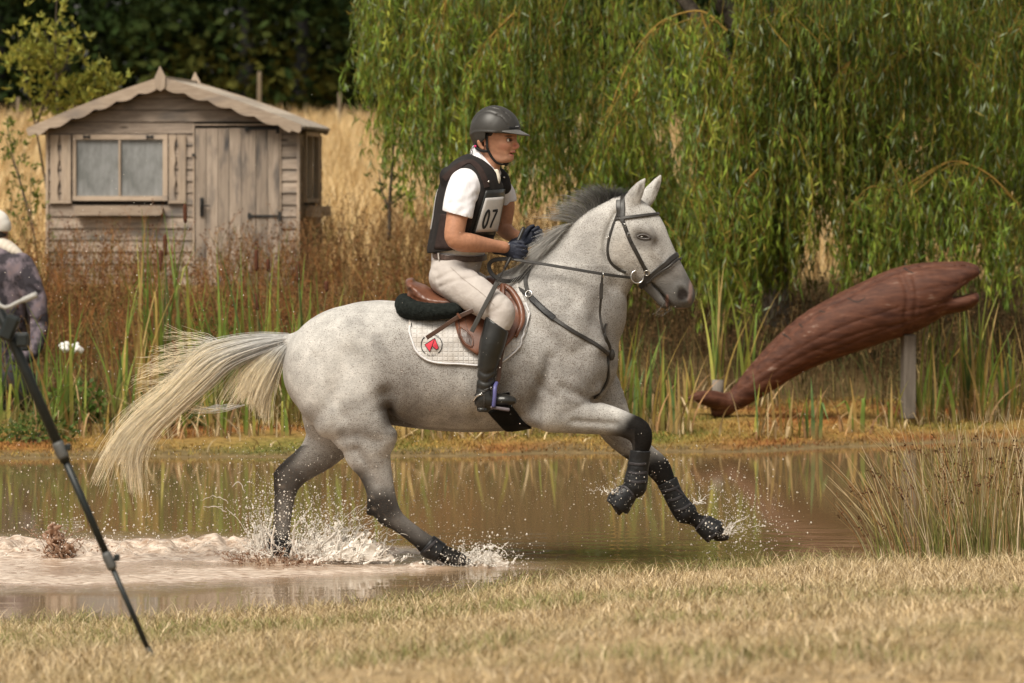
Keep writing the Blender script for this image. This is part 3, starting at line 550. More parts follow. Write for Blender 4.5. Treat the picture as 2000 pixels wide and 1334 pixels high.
def young_tree(name, label, stems, y, seed, cols, nleaf, ll, rad=.02, clump=.07, cat='tree'):
    """stems: pixel polylines at depth y; leaves in tufts along their upper parts"""
    r = np.random.default_rng(seed); x0 = P(*stems[0][0], y)[0]; e = empty(name, (x0, y, gz(x0, y)), label, cat); mb = MB(); C = []; W = []
    for s in stems:
        yo = r.normal() * .12; pts = np.array([P(a, b, y + yo * i) for i, (a, b) in enumerate(s)]); pts = spline(pts, 5); m = len(pts); mb.tube(pts, np.linspace(rad, rad * .25, m) * (1 if s is stems[0] else .6), 6)
        for k in range(int(nleaf / len(stems))):
            t = .25 + .75 * r.random(); q = pts[int(t * (m - 1))]; C.append(q)
    mb.done('trunk', M_BARK, e, True); C = np.array(C); tuft = C + r.normal(size=C.shape) * clump * np.array([1.3, 1.3, 1]); tuft = np.repeat(tuft, 6, 0); n = len(tuft)
    V, Q = leaves_geo(tuft + r.normal(size=(n, 3)) * .012, r.normal(size=(n, 3)) * .7 + np.array([0, 0, .7]), ll * (.6 + .7 * r.random(n)), ll * .42 * (.7 + .6 * r.random(n)), r); build('crown', V, Q, M_LEAF, e, False, np.repeat(pick(cols, n, r), 4, 0)); return e
young_tree('young_tree', 'young olive green tree behind the left end of the hut roof', [[(96, 560), (104, 380), (112, 220), (108, 90), (112, -30)], [(100, 420), (70, 250), (48, 140), (34, 60)], [(70, 250), (95, 180), (130, 120), (135, 60)], [(108, 230), (140, 190), (170, 170)], [(48, 140), (62, 100), (75, 70)], [(108, 150), (90, 110), (88, 60)], [(150, 260), (185, 190), (180, 120)], [(185, 190), (200, 165), (208, 140)]], 21.5, 5, [(.27, .275, .05), (.34, .32, .065), (.19, .21, .04)], 330, .085, .022, .08)
young_tree('young_tree', 'thin twiggy sapling standing left of the hut wall', [[(78, 590), (70, 480), (45, 380), (20, 280), (15, 230)], [(70, 480), (60, 400), (62, 320)], [(60, 420), (35, 330), (50, 290)], [(30, 330), (8, 260)], [(76, 540), (40, 440), (20, 400)]], 18.2, 6, [(.13, .17, .035), (.18, .22, .045), (.10, .135, .03)], 90, .05, .010)
young_tree('young_tree', 'slender bare sapling under the left edge of the willow', [[(760, 470), (762, 380), (768, 300), (766, 230)], [(760, 410), (745, 370), (740, 330)], [(764, 330), (780, 290), (785, 255)], [(762, 400), (790, 380), (815, 360)]], 18.5, 7, [(.08, .12, .025), (.12, .15, .03)], 40, .06, .02)
# ---------------------------------------------------------------- dark wood beyond the field
r = np.random.default_rng(5); n = 200000; cxs = np.concatenate([np.linspace(-36, 40, 26) + r.normal(size=26), np.linspace(-36, 40, 18) + r.normal(size=18), np.linspace(-36, 40, 34) + r.normal(size=34)]); cys = np.concatenate([90 + 4 * r.random(26), 99 + 5 * r.random(18), 87 + 3 * r.random(34)]); crz = np.concatenate([6.5 + 2.5 * r.random(26), 11 + 3 * r.random(18), 3.2 + 1.6 * r.random(34)])
ci = r.integers(0, 78, n); d = r.normal(size=(n, 3)); d /= np.linalg.norm(d, axis=1)[:, None]; rad = np.stack([np.full(n, 3.2), np.full(n, 2.8), crz[ci] * .62], 1); lump = 1 + .22 * noise3(d + cxs[ci][:, None], 2.1, 6, 3)
q = np.stack([cxs[ci], cys[ci], zg(cxs[ci], cys[ci]) + crz[ci] * .5], 1) + d * rad * (lump * (.72 + .3 * r.random(n)))[:, None]; k = q[:, 2] > zg(q[:, 0], q[:, 1]) - .2; q, d, ci = q[k], d[k], ci[k]; n = len(q)
V, Q = leaves_geo(q, d + r.normal(size=(n, 3)) * .8, .34 * (.6 + .8 * r.random(n)), .20 * (.6 + .8 * r.random(n)), r); tone = np.array([(.016, .028, .008), (.022, .034, .010), (.012, .022, .007), (.032, .042, .010), (.020, .030, .012)])[ci % 5]; cols = tone * (1 + .35 * r.normal(size=(n, 1)))
yel = np.exp(-(((q[:, 0] + 6.5) / 2.6) ** 2 + ((q[:, 2] - 4.6) / 1.0) ** 2)) * (q[:, 1] < 92) * (r.random(n) < .6); cols = cols * (1 - .6 * yel[:, None]) + np.array([.10, .09, .018]) * .6 * yel[:, None]
Vt = []; Qt = []
for a, b, h_ in zip(cxs, cys, crz):
    v, f = tube_geo([(a, b, gz(a, b) - .2), (a + .2, b, gz(a, b) + h_ * .5), (a, b, gz(a, b) + h_ * .9)], [.3, .2, .08], 6, False); Qt.append(np.array(f) + len(V) + sum(len(w) for w in Vt)); Vt.append(v)
cols = np.concatenate([np.repeat(np.clip(cols, .003, 1), 4, 0), np.full((sum(len(w) for w in Vt), 3), .04)]); tag(build('dark_wood', np.concatenate([V] + Vt), np.concatenate([Q] + Qt), colmat('wood_foliage', rough=.9, spec=.03, vary=.3, scale=.6, trans=.1), None, False, cols, org=(0, 0, 0)), 'dark green wood standing as one mass beyond the golden field', 'wood', kind='stuff')
for i, (px, t0, lb, y) in enumerate(((506, 140, 'taller grey fence post above the right roof slope of the hut', 72), (663, 180, 'short fence post at the field edge beside the willow', 78), (35, 190, 'fence post at the field edge left of the young tree', 78))):
    x = (px - 1000) * (y + D) / F; z = gz(x, y); h = H - (t0 - HZ) * (y + D) / F - z; mb = MB(); ang = np.arange(8) * math.pi / 4; mb.tube([(x, y, z - .1), (x, y, z + h * .5), (x + .01, y, z + h * .97), (x + .01, y, z + h)], [.048, .046, .042, .03], 8)
    tag(mb.done('fence_post', pm('weathered_post_wood', (.15, .115, .075), (.22, .175, .12), 6, rough=.9, stretch=(4, 4, .5)), None, True), lb, 'fence post', 'posts at the field edge')
# ---------------------------------------------------------------- weeping willow
r = np.random.default_rng(404); WY = 17.0; WX = (1512 - 1000) * (WY + D) / F; WZ = gz(WX, WY)
willow = empty('willow_tree', (WX, WY, WZ), 'large weeping willow hanging over the far bank behind the horse', 'tree')
mb = MB(); T0 = np.array([WX, WY, WZ])
mb.tube(spline([T0 + (0, 0, -.1), T0 + (-.02, 0, .5), T0 + (.03, .02, 1.3), T0 + (.0, .1, 2.2), T0 + (.1, .1, 3.2)], 5), np.interp(np.linspace(0, 1, 21), [0, .1, .4, 1], [.26, .19, .165, .13]), 12)
limbs = []
for i in range(15):
    a = i * 2.4 + r.normal() * .3; L_ = 2.0 + 1.8 * r.random(); h0 = 1.7 + 1.5 * r.random(); s = T0 + np.array([0, .08, h0]); e_ = s + np.array([math.cos(a) * L_, math.sin(a) * L_ * .8, 1.2 + 1.6 * r.random()])
    q = spline([s, s * .6 + e_ * .4 + (0, 0, .5), s * .25 + e_ * .75 + (0, 0, .55), e_], 6); mb.tube(q, np.linspace(.085, .022, len(q)), 7); limbs.append(q)
mb.done('trunk', M_BARK, willow, True)
# hanging shoots: (pixel column, top row, bottom row, depth)
def bottom(px): return np.interp(px, [715, 740, 800, 870, 930, 1000, 1080, 1150, 1220, 1330, 1440, 1500, 1545, 1560, 1600, 1640, 1670, 1760, 1900, 1990, 2100, 2400], [300, 400, 380, 420, 480, 470, 470, 570, 610, 590, 600, 560, 540, 420, 410, 470, 560, 560, 530, 560, 600, 640])
rows = []
boughs = []
for i in range(86):                                         # boughs: bundles of shoots with gaps between them
    px = 730 + 1480 * (i + r.random()) / 86; y = WY + 3.7 * (2 * r.random() - 1) * math.sqrt(max(.12, 1 - ((px - 1500) / 830) ** 2)); b = bottom(px) + 22 * r.normal() - 10
    if px < 1130: b -= 190 * r.random() ** 1.2
    boughs.append((px, b - 260 - 330 * r.random(), b, y, int(15 + 13 * r.random()), 20 + 12 * r.random()))
for i in range(72):                                         # the crown above and inside
    px = 728 + 1480 * r.random(); y = WY + 3.4 * (2 * r.random() - 1) * math.sqrt(max(.12, 1 - ((px - 1500) / 830) ** 2)); b = 20 + 400 * r.random(); b = min(b, bottom(px) - 40); boughs.append((px, b - 170 - 200 * r.random(), b, y, int(9 + 8 * r.random()), 24))
for i in range(16):                                         # low boughs hanging before the trunk
    px = 1395 + 150 * r.random(); y = WY - 1.0 - 2.2 * r.random(); b = 545 + 45 * r.random(); boughs.append((px, b - 330 - 160 * r.random(), b, y, int(13 + 8 * r.random()), 17))
for i in range(34):                                         # outer boughs on the near side, right half
    px = 1430 + 640 * r.random(); y = WY - 2.2 - 1.3 * r.random(); b = 110 + 280 * r.random(); boughs.append((px, b - 240 - 200 * r.random(), b, y, int(13 + 9 * r.random()), 24))
for i in range(64):                                         # the top of the crown, above the picture
    px = 1320 + 850 * r.random(); y = WY + 3.3 * (2 * r.random() - 1) * math.sqrt(max(.12, 1 - ((px - 1500) / 830) ** 2)); b = -60 - 520 * r.random() * (1 - ((px - 1510) / 760) ** 2); boughs.append((px, b - 160 - 120 * r.random(), b, y, int(13 + 8 * r.random()), 34))
for px, t0, b, y, cnt_, wd_ in boughs:
    tone = .50 + .70 * r.random() * (1 if px < 1420 else .75)  # random per bough; right boughs darkened, crown shade put into leaf colour
    for k in range(cnt_):
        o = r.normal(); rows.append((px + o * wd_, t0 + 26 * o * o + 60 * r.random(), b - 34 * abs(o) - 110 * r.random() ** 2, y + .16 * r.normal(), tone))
arches = [([(1420, 60), (1370, 22), (1300, 38), (1255, 80), (1215, 150), (1185, 240), (1170, 300)], 14.2), ([(1370, 25), (1385, 90), (1380, 200), (1385, 330), (1375, 480)], 14.0), ([(1660, 190), (1700, 160), (1800, 85), (1880, 110), (1940, 170), (1965, 240)], 14.4), ([(1990, 400), (1930, 340), (1860, 315), (1790, 350), (1745, 372), (1700, 365), (1660, 405)], 13.9),
          ([(2010, 440), (1960, 420), (1900, 385), (1850, 330)], 14.2), ([(880, -40), (860, 60), (830, 170), (800, 280)], 14.6), ([(1010, 20), (960, 70), (925, 120), (915, 200)], 14.4), ([(1480, 330), (1440, 380), (1425, 470), (1410, 560)], 13.8), ([(1660, 120), (1640, 150), (1610, 220)], 14.2), ([(1260, 150), (1200, 260), (1175, 340)], 14.0)]
ar = MB()
for pts, y in arches:
    q = spline(np.array([P(a, b, y + .04 * k * math.sin(k)) for k, (a, b) in enumerate(pts)]), 6); ar.tube(q, np.linspace(.010, .003, len(q)), 5)
    for k in range(3):                                      # side twigs follow and leave the bough
        i0 = int(r.random() * len(q) * .5); i1 = min(len(q), i0 + 6 + int(r.random() * 14)); w_ = q[i0:i1] + np.linspace(0, 1, i1 - i0)[:, None] * np.array([.10 * r.normal(), .12 * r.normal(), -.06 - .22 * r.random()])
        if len(w_) > 3: ar.tube(w_, np.linspace(.006, .002, len(w_)), 4)
    for i in range(int(len(pts) * 13)):
        k = r.random() * (len(pts) - 1.001); a = np.array(pts[int(k)]) * (1 - k % 1) + np.array(pts[int(k) + 1]) * (k % 1); ln = 70 + 210 * r.random(); b = min(a[1] + ln, bottom(a[0]) + 35); rows.append((a[0] + r.normal() * 4, a[1], max(b, a[1] + 40), y + r.normal() * .12, 1.12))
R_ = np.array(rows); n = len(R_); m = 8; t = np.linspace(0, 1, m)[None]; d = R_[:, 3] + D
x0 = (R_[:, 0] - 1000) * d / F; z0 = H - (R_[:, 1] - HZ) * d / F; z1 = np.maximum(H - (R_[:, 2] - HZ) * d / F, zg(x0, R_[:, 3]) + .1); sw = .10 * r.normal(size=(n, 1)); out = np.sign(r.random((n, 1)) - .5) * (.05 + .18 * r.random((n, 1)))
path = np.stack([x0[:, None] + out * (1 - (1 - t) ** 3) * .8 + sw * t ** 2 * .6 + .02 * np.sin(t * 7 + r.random((n, 1)) * 6), R_[:, 3][:, None] + .12 * r.normal(size=(n, 1)) * t, z0[:, None] + (z1 - z0)[:, None] * (t ** 1.12)], -1)
V, Q = strands(path, .0045, .0018); tw = np.repeat(pick([(.20, .15, .035), (.26, .17, .035), (.14, .13, .035)], n, r), m * 3, 0)
arV = np.array(ar.V); arQ = [f for f in ar.F if len(f) == 4]; V2 = np.concatenate([V, arV]); Q2 = np.concatenate([Q, np.array(arQ) + len(V)]); build('twigs', V2, Q2, M_DRY, willow, False, np.concatenate([tw, np.repeat(np.array([[.30, .185, .045]]), len(arV), 0)]))
ln = np.linalg.norm(path[:, -1] - path[:, 0], axis=1); cnt = np.clip((ln * 50).astype(int), 12, 100); own = np.repeat(np.arange(n), cnt); u = r.random(len(own)); u = u ** .85; k = np.minimum((u * (m - 1)).astype(int), m - 2); fr = (u * (m - 1) - k)[:, None]
c = path[own, k] * (1 - fr) + path[own, k + 1] * fr; az = r.random(len(own)) * 6.283; dr = np.stack([np.cos(az) * .38, np.sin(az) * .38, -.85 - .3 * r.random(len(own))], 1)
up = r.random(len(own)) < .18; dr[up, 2] *= -.2
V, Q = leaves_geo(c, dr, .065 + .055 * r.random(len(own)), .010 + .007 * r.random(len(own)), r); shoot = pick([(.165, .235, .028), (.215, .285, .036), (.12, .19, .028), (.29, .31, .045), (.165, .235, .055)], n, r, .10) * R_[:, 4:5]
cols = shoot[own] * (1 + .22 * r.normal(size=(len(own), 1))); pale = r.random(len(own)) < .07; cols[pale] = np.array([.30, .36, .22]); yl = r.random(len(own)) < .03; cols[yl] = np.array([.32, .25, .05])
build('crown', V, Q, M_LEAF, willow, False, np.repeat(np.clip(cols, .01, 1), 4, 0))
# ---------------------------------------------------------------- the weathered wooden hut
def wood_material(name, ca, cb, cc, vertical=False, knots=True, rough=.85):
    """weathered boards: long grain, grey stains, knots; grain runs along the board"""
    m, t, b, N = nodes(name); L = t.links.new; b.inputs['Roughness'].default_value = rough; b.inputs['Specular IOR Level'].default_value = .2
    tc = N('ShaderNodeTexCoord'); oi = N('ShaderNodeObjectInfo'); ml = N('ShaderNodeMath', _operation='MULTIPLY'); ml.inputs[1].default_value = 53.0; L(oi.outputs['Random'], ml.inputs[0])
    av = N('ShaderNodeVectorMath', _operation='ADD'); L(tc.outputs['Object'], av.inputs[0]); L(ml.outputs[0], av.inputs[1])
    mp = N('ShaderNodeMapping', Scale=(22, 22, 1.6) if vertical else (1.6, 22, 22)); L(av.outputs[0], mp.inputs[0])
    gr = N('ShaderNodeTexNoise', Scale=2.2, Detail=6.0, Roughness=.65, Distortion=.6); L(mp.outputs[0], gr.inputs['Vector'])
    st = N('ShaderNodeTexNoise', Scale=2.6, Detail=4.0); mp3 = N('ShaderNodeMapping', Scale=(3, 3, .9) if vertical else (.9, 3, 3)); L(av.outputs[0], mp3.inputs[0]); L(mp3.outputs[0], st.inputs['Vector'])
    r1 = N('ShaderNodeValToRGB'); e = r1.color_ramp.elements; e[0].position, e[1].position = .3, .7; e[0].color = c4(ca); e[1].color = c4(cb); L(gr.outputs[0], r1.inputs[0])
    r2 = N('ShaderNodeMapRange'); r2.inputs[1].default_value = .50; r2.inputs[2].default_value = .72; L(st.outputs[0], r2.inputs[0])
    mx = N('ShaderNodeMix', _data_type='RGBA'); L(r2.outputs[0], mx.inputs[0]); L(r1.outputs[0], mx.inputs[6]); mx.inputs[7].default_value = c4(cc)
    vo = N('ShaderNodeTexVoronoi', Scale=1.0); mp2 = N('ShaderNodeMapping', Scale=(7, 7, 2.2) if vertical else (2.2, 7, 7)); L(av.outputs[0], mp2.inputs[0]); L(mp2.outputs[0], vo.inputs['Vector'])
    kn = N('ShaderNodeMapRange'); kn.inputs[1].default_value = .07; kn.inputs[2].default_value = .13; kn.inputs[3].default_value = .75 if knots else 0; kn.inputs[4].default_value = 0; L(vo.outputs['Distance'], kn.inputs[0])
    m2 = N('ShaderNodeMix', _data_type='RGBA'); L(kn.outputs[0], m2.inputs[0]); L(mx.outputs[2], m2.inputs[6]); m2.inputs[7].default_value = (.05, .035, .025, 1)
    hv = N('ShaderNodeMapRange'); hv.inputs[3].default_value = .80; hv.inputs[4].default_value = 1.18; L(oi.outputs['Random'], hv.inputs[0]); s_ = N('ShaderNodeVectorMath', _operation='SCALE'); L(m2.outputs[2], s_.inputs[0]); L(hv.outputs[0], s_.inputs['Scale']); L(s_.outputs[0], b.inputs['Base Color'])
    bp = N('ShaderNodeBump', Strength=.45, Distance=.008); L(gr.outputs[0], bp.inputs['Height']); L(bp.outputs[0], b.inputs['Normal']); return m
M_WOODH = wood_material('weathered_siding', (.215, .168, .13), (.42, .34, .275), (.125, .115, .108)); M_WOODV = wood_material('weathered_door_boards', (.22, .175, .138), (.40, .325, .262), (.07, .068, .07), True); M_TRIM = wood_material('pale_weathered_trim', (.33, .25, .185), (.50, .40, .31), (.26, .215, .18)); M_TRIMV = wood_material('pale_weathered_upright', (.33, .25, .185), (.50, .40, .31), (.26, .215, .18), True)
M_IRON = pm('black_iron', (.012, .012, .013), (.03, .028, .026), 30, rough=.6, spec=.4); M_DARKIN = pm('dark_inside', (.02, .017, .014), rough=.9)
HS = 40.0 / F; HW = 2.41; HL = 1.75; HB = 562                        # metres per photo pixel on the front, width, depth, base row
corner = P(585, HB, 40.0 - D); TH = math.radians(-4.8); ct, st_ = math.cos(TH), math.sin(TH)
def hf_(u, v, w):                                                    # hut frame: u along the front from the left, v back, w up
    a = u - HW; return (corner[0] + a * ct - v * st_, corner[1] + a * st_ + v * ct, corner[2] + w)
def U(px): return (px - 83) * HS
def Wz(py): return (HB - py) * HS
hut = empty('wooden_hut', hf_(HW / 2, HL / 2, 0), 'small weathered wooden hut with gabled roof on the far bank', 'hut')
def prism(name, pts, v0, v1, mat, parent, bev=0):
    """outline of (u, w) points between depths v0 and v1"""
    n = len(pts); V = [hf_(u, v0, w) for u, w in pts] + [hf_(u, v1, w) for u, w in pts]
    Fc = [tuple(range(n)), tuple(range(2 * n - 1, n - 1, -1))] + [(i, i + n, (i + 1) % n + n, (i + 1) % n) for i in range(n)]
    return build(name, V, Fc, mat, parent, False)
def rect(px0, py0, px1, py1): return [(U(px0), Wz(py1)), (U(px1), Wz(py1)), (U(px1), Wz(py0)), (U(px0), Wz(py0))]
def clip(pts, f):
    out = []
    for a, b in zip(pts, pts[1:] + pts[:1]):
        fa, fb = f(a), f(b)
        if fa >= 0: out.append(a)
        if (fa >= 0) != (fb >= 0): t = fa / (fa - fb); out.append((a[0] + t * (b[0] - a[0]), a[1] + t * (b[1] - a[1])))
    return out
APX, APY, EVY = 316, 170, 252
slope = (EVY - APY) / (585 - APX) ; fl = lambda p: (Wz(EVY) - p[1]) + (p[0] - U(83)) * (EVY - APY) / (APX - 83); fr_ = lambda p: (Wz(EVY) - p[1]) + (U(585) - p[0]) * slope
core_ = clip(clip([(.03, 0), (HW - .03, 0), (HW - .03, 2.2), (.03, 2.2)], fl), fr_); wall = prism('front_wall', core_, .03, .05, M_DARKIN, hut)
RH = 23.2
for k in range(18):
    y1 = HB - k * RH; y0 = y1 - RH + 1.1
    spans = [(83, 585)]
    if y1 > 250 and y1 <= HB + 1: spans = [(83, 376), (548, 585)]
    if y0 < 392 and y1 > 262 and y0 > 240: spans = [(83, 135), (325, 376), (548, 585)]
    for a, b in spans:
        o = clip(clip(rect(a + .4, y0, b - .4, y1), fl), fr_)
        if len(o) > 2 and (max(p[1] for p in o) - min(p[1] for p in o)) > .02:
            j = .004 * random.random(); V0 = [hf_(u, .004 + j + .014 * ((w - Wz(y1)) / (Wz(y0) - Wz(y1) + 1e-6)), w) for u, w in o]; V1 = [hf_(u, .030, w) for u, w in o]; n = len(o)
            build('board', V0 + V1, [tuple(range(n)), tuple(range(2 * n - 1, n - 1, -1))] + [(i, i + n, (i + 1) % n + n, (i + 1) % n) for i in range(n)], M_WOODH, wall, False)
for a in (83, 580): prism('corner_post', rect(a, EVY + 2, a + 5, HB), -.006, .05, M_TRIMV, hut)
# window with two misty panes
win = prism('window', rect(136, 261, 326, 393), .030, .045, M_DARKIN, hut)
M_PANE = None
def pane_material():
    m, t, b, N = nodes('misty_grey_plastic_pane'); L = t.links.new; tc = N('ShaderNodeTexCoord'); mp = N('ShaderNodeMapping', Scale=(5, 5, 2.0)); L(tc.outputs['Object'], mp.inputs[0]); nz = N('ShaderNodeTexNoise', Scale=1.2, Detail=6.0, Roughness=.7); L(mp.outputs[0], nz.inputs['Vector'])
    r1 = N('ShaderNodeValToRGB'); e = r1.color_ramp.elements; e[0].position, e[1].position = .36, .62; e[0].color = (.15, .155, .15, 1); e[1].color = (.29, .295, .295, 1); L(nz.outputs[0], r1.inputs[0]); L(r1.outputs[0], b.inputs['Base Color']); b.inputs['Roughness'].default_value = .22; return m
M_PANE = pane_material()
for a, b in ((143, 228), (231.5, 316)): prism('pane', rect(a, 272, b, 383), .018, .022, M_PANE, win)
for nm, q, v0 in (('frame_bar', (137, 262, 325, 272), -.012), ('frame_bar', (137, 383, 325, 392), -.016), ('frame_bar', (137, 272.3, 143.5, 382.7), -.012), ('frame_bar', (315.5, 272.3, 325, 382.7), -.012), ('glazing_bar', (227.8, 272.3, 231.8, 382.7), -.008)): prism(nm, rect(*q), v0, .028, M_TRIM if q[2] - q[0] > 30 else M_TRIMV, win)
for a in (165, 290): prism('window_hinge', [(U(a - 7), Wz(263)), (U(a - 7), Wz(271)), (U(a - 2), Wz(269)), (U(a + 2), Wz(269)), (U(a + 7), Wz(271)), (U(a + 7), Wz(263)), (U(a + 2), Wz(265)), (U(a - 2), Wz(265))][::-1], -.020, -.013, M_IRON, win)
# shutters: two boards with wavy inner edges
for a, b in ((93, 133), (328, 361)):
    sh_ = prism('shutter', rect(a - 1, 392, b + 1, 397), -.022, .0, M_TRIM, hut); c = (a + b) / 2 - 2; ys2 = np.linspace(263, 391.5, 22); wv = lambda y: 3.8 * np.abs(np.sin((y - 268) / 42.0 * math.pi)) + .6
    prism('shutter_board', [(U(a), Wz(391.5))] + [(U(c - wv(y)), Wz(y)) for y in ys2[::-1]] + [(U(a), Wz(263))], -.014, .003, M_TRIMV, sh_); prism('shutter_board', [(U(c + wv(y)), Wz(y)) for y in ys2] + [(U(b), Wz(391.5))][::1] + [(U(b), Wz(263))], -.014, .003, M_TRIMV, sh_)
box_ = [(U(148), Wz(421)), (U(312), Wz(421)), (U(317), Wz(417)), (U(318), Wz(407)), (U(313), Wz(402)), (U(147), Wz(402)), (U(144), Wz(408)), (U(144), Wz(417))]; prism('window_box', box_, -.10, -.002, M_TRIM, hut)
# door
door = prism('door', rect(378, 248, 546, HB - 2), .026, .04, M_DARKIN, hut); ed = [379, 401, 424, 446, 470, 499, 522, 545]
for i, (a, b) in enumerate(zip(ed[:-1], ed[1:])): prism('door_board', rect(a + .5, 249.5 + random.random(), b - .5, HB - 4), .004 + .003 * (i % 2), .024, M_WOODV, door)
for nm, q in (('door_frame', (375.2, 245, 377.8, HB)), ('door_frame', (546.2, 245, 548.6, HB)), ('door_frame', (375.2, 242.2, 548.6, 244.8))): prism(nm, rect(*q), -.006, .03, M_TRIMV, door)
for yy, x0, x1 in ((251.5, 482, 548), (422, 487, 552)):
    hg = prism('hinge', [(U(x0), Wz(yy + 2.2)), (U(x1 - 8), Wz(yy + 2.2)), (U(x1 - 8), Wz(yy - 2.2)), (U(x0), Wz(yy - 2.2))], -.006, .003, M_IRON, door); prism('hinge_plate', rect(x1 - 9, yy - 9, x1 - 3, yy + 9), -.012, -.004, M_IRON, hg); prism('hinge_plate', rect(x0 - 4, yy - 6, x0 + 3, yy + 5), -.012, -.007, M_IRON, hg)
lt = prism('latch', rect(389, 386, 396, 422), -.012, .003, M_IRON, door); build('latch_handle', *tube_geo(spline([hf_(U(392), -.01, Wz(392)), hf_(U(392), -.06, Wz(398)), hf_(U(393), -.06, Wz(408)), hf_(U(392), -.01, Wz(415))], 4), .008, 6), M_IRON, lt); build('latch_bar', *tube_geo([hf_(U(392), -.03, Wz(401)), hf_(U(409), -.03, Wz(402))], .006, 6), M_IRON, lt)
prism('door_catch', rect(373, 300, 380, 305), -.016, -.007, M_IRON, door)
# side wall with its own window
sw_ = build('side_wall', [hf_(HW - .04, .05, 0), hf_(HW - .04, HL, 0), hf_(HW - .04, HL, Wz(250)), hf_(HW - .04, .05, Wz(250)), hf_(HW - .06, .05, 0), hf_(HW - .06, HL, 0), hf_(HW - .06, HL, Wz(250)), hf_(HW - .06, .05, Wz(250))], [(0, 1, 2, 3), (7, 6, 5, 4), (0, 4, 5, 1), (3, 2, 6, 7), (0, 3, 7, 4), (1, 5, 6, 2)], M_DARKIN, hut, False)
def sidebox(name, v0, v1, w0, w1, u0, u1, mat, parent):
    V = [hf_(u, v, w) for u in (u0, u1) for v in (v0, v1) for w in (w0, w1)]; return build(name, V, [(0, 1, 3, 2), (4, 6, 7, 5), (0, 4, 5, 1), (2, 3, 7, 6), (0, 2, 6, 4), (1, 5, 7, 3)], mat, parent, False)
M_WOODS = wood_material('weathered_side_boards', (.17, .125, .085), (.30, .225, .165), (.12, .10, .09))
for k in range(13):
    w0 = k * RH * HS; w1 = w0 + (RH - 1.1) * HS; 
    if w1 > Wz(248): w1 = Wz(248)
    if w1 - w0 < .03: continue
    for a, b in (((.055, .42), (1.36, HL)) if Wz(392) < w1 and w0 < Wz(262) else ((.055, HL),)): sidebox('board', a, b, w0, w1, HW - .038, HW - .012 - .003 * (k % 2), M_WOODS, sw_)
swn = sidebox('side_window', .45, 1.33, Wz(388), Wz(264), HW - .038, HW - .030, M_PANE, hut)
for q in ((.42, 1.36, Wz(396), Wz(388)), (.42, 1.36, Wz(264), Wz(256)), (.42, .47, Wz(388) + .002, Wz(264) - .002), (1.31, 1.36, Wz(388) + .002, Wz(264) - .002), (.87, .91, Wz(388) + .002, Wz(264) - .002)): sidebox('frame_bar', *q, HW - .035, HW + .012, M_TRIMV, swn)
sidebox('side_box', .50, 1.30, Wz(424), Wz(404), HW - .01, HW + .13, M_TRIM, hut); sidebox('corner_post', .0, .05, 0, Wz(254), HW - .008, HW + .004, M_TRIMV, hut)
for v0 in (HL,): build('back_wall', [hf_(u, v, w) for v in (HL, HL + .03) for u, w in core_], [tuple(range(len(core_))), tuple(range(2 * len(core_) - 1, len(core_) - 1, -1))] + [(i, i + len(core_), (i + 1) % len(core_) + len(core_), (i + 1) % len(core_)) for i in range(len(core_))], M_WOODH, hut, False)
sidebox('left_wall', .05, HL, 0, Wz(250), .03, .055, M_WOODS, hut)
# roof: planks on both slopes, scalloped barge boards, finials
roof = empty('roof', hf_(U(APX), HL / 2, Wz(APY)), parent=hut); OV0, OV1 = -.13, HL + .14
def slope_pt(side, s, lift):
    """s from ridge (0) to eave (1)"""
    ex, ey = (52, 252) if side < 0 else (592, 246); px = APX + (ex - APX) * s; py = 152 + (ey - 152) * s - 4 * math.sin(s * math.pi) * (1 if side < 0 else 1); return U(px), Wz(py) + lift
M_ROOF = wood_material('pale_weathered_roof_boards', (.30, .25, .20), (.44, .38, .31), (.26, .23, .20), True); M_ROOF2 = pm('grey_roof_felt', (.05, .045, .04), (.09, .08, .07), 20, rough=.95, bump=.6)
for side in (-1, 1):
    for k in range(8):
        (u0, w0), (u1, w1) = slope_pt(side, k / 8 + .004, .004 + .005 * (k % 2)), slope_pt(side, (k + 1) / 8 + .012, .0 + .005 * (k % 2))
        V = [hf_(u0, OV0 + .02, w0), hf_(u1, OV0 + .02, w1), hf_(u1, OV1, w1), hf_(u0, OV1, w0)]; V += [(x, y, z - .022) for x, y, z in V]; build('roof_board', V, [(0, 1, 2, 3), (7, 6, 5, 4), (0, 4, 5, 1), (1, 5, 6, 2), (2, 6, 7, 3), (3, 7, 4, 0)], M_ROOF, roof, False)
    for v0, v1 in ((OV0 - .012, OV0 + .012), (OV1 + .002, OV1 + .024)):
        top = [slope_pt(side, s, .012) for s in np.linspace(0.015, 1.0, 30)]; bot = [(lambda q, s: (q[0], q[1] - (.088 + .030 * abs(math.sin(s * math.pi * 6.0)) * (s < .93)) ))(slope_pt(side, s, .012), s) for s in np.linspace(1.0, 0.015, 60)]
        bot[0] = (bot[0][0] , bot[0][1] + .03); prism('barge_board', (top + bot) if side > 0 else (top + bot)[::-1], v0, v1, M_TRIM, roof)
    u, w = slope_pt(side, .985, -.035); build('eave_roll', *tube_geo([hf_(u, OV0 + .03, w), hf_(u, OV1, w)], .020, 8), M_ROOF2, roof)
for v in (OV0 - .03, OV1 + .03):
    f = [(306, 172), (305, 150), (308, 144), (315, 129), (322, 143), (326, 150), (325, 172), (316, 178)]; prism('finial', [(U(a), Wz(b)) for a, b in f][::-1], v, v + .025, M_TRIMV, roof)
sidebox('ridge_cap', OV0, OV1, Wz(154), Wz(148), U(311), U(321), M_ROOF, roof)
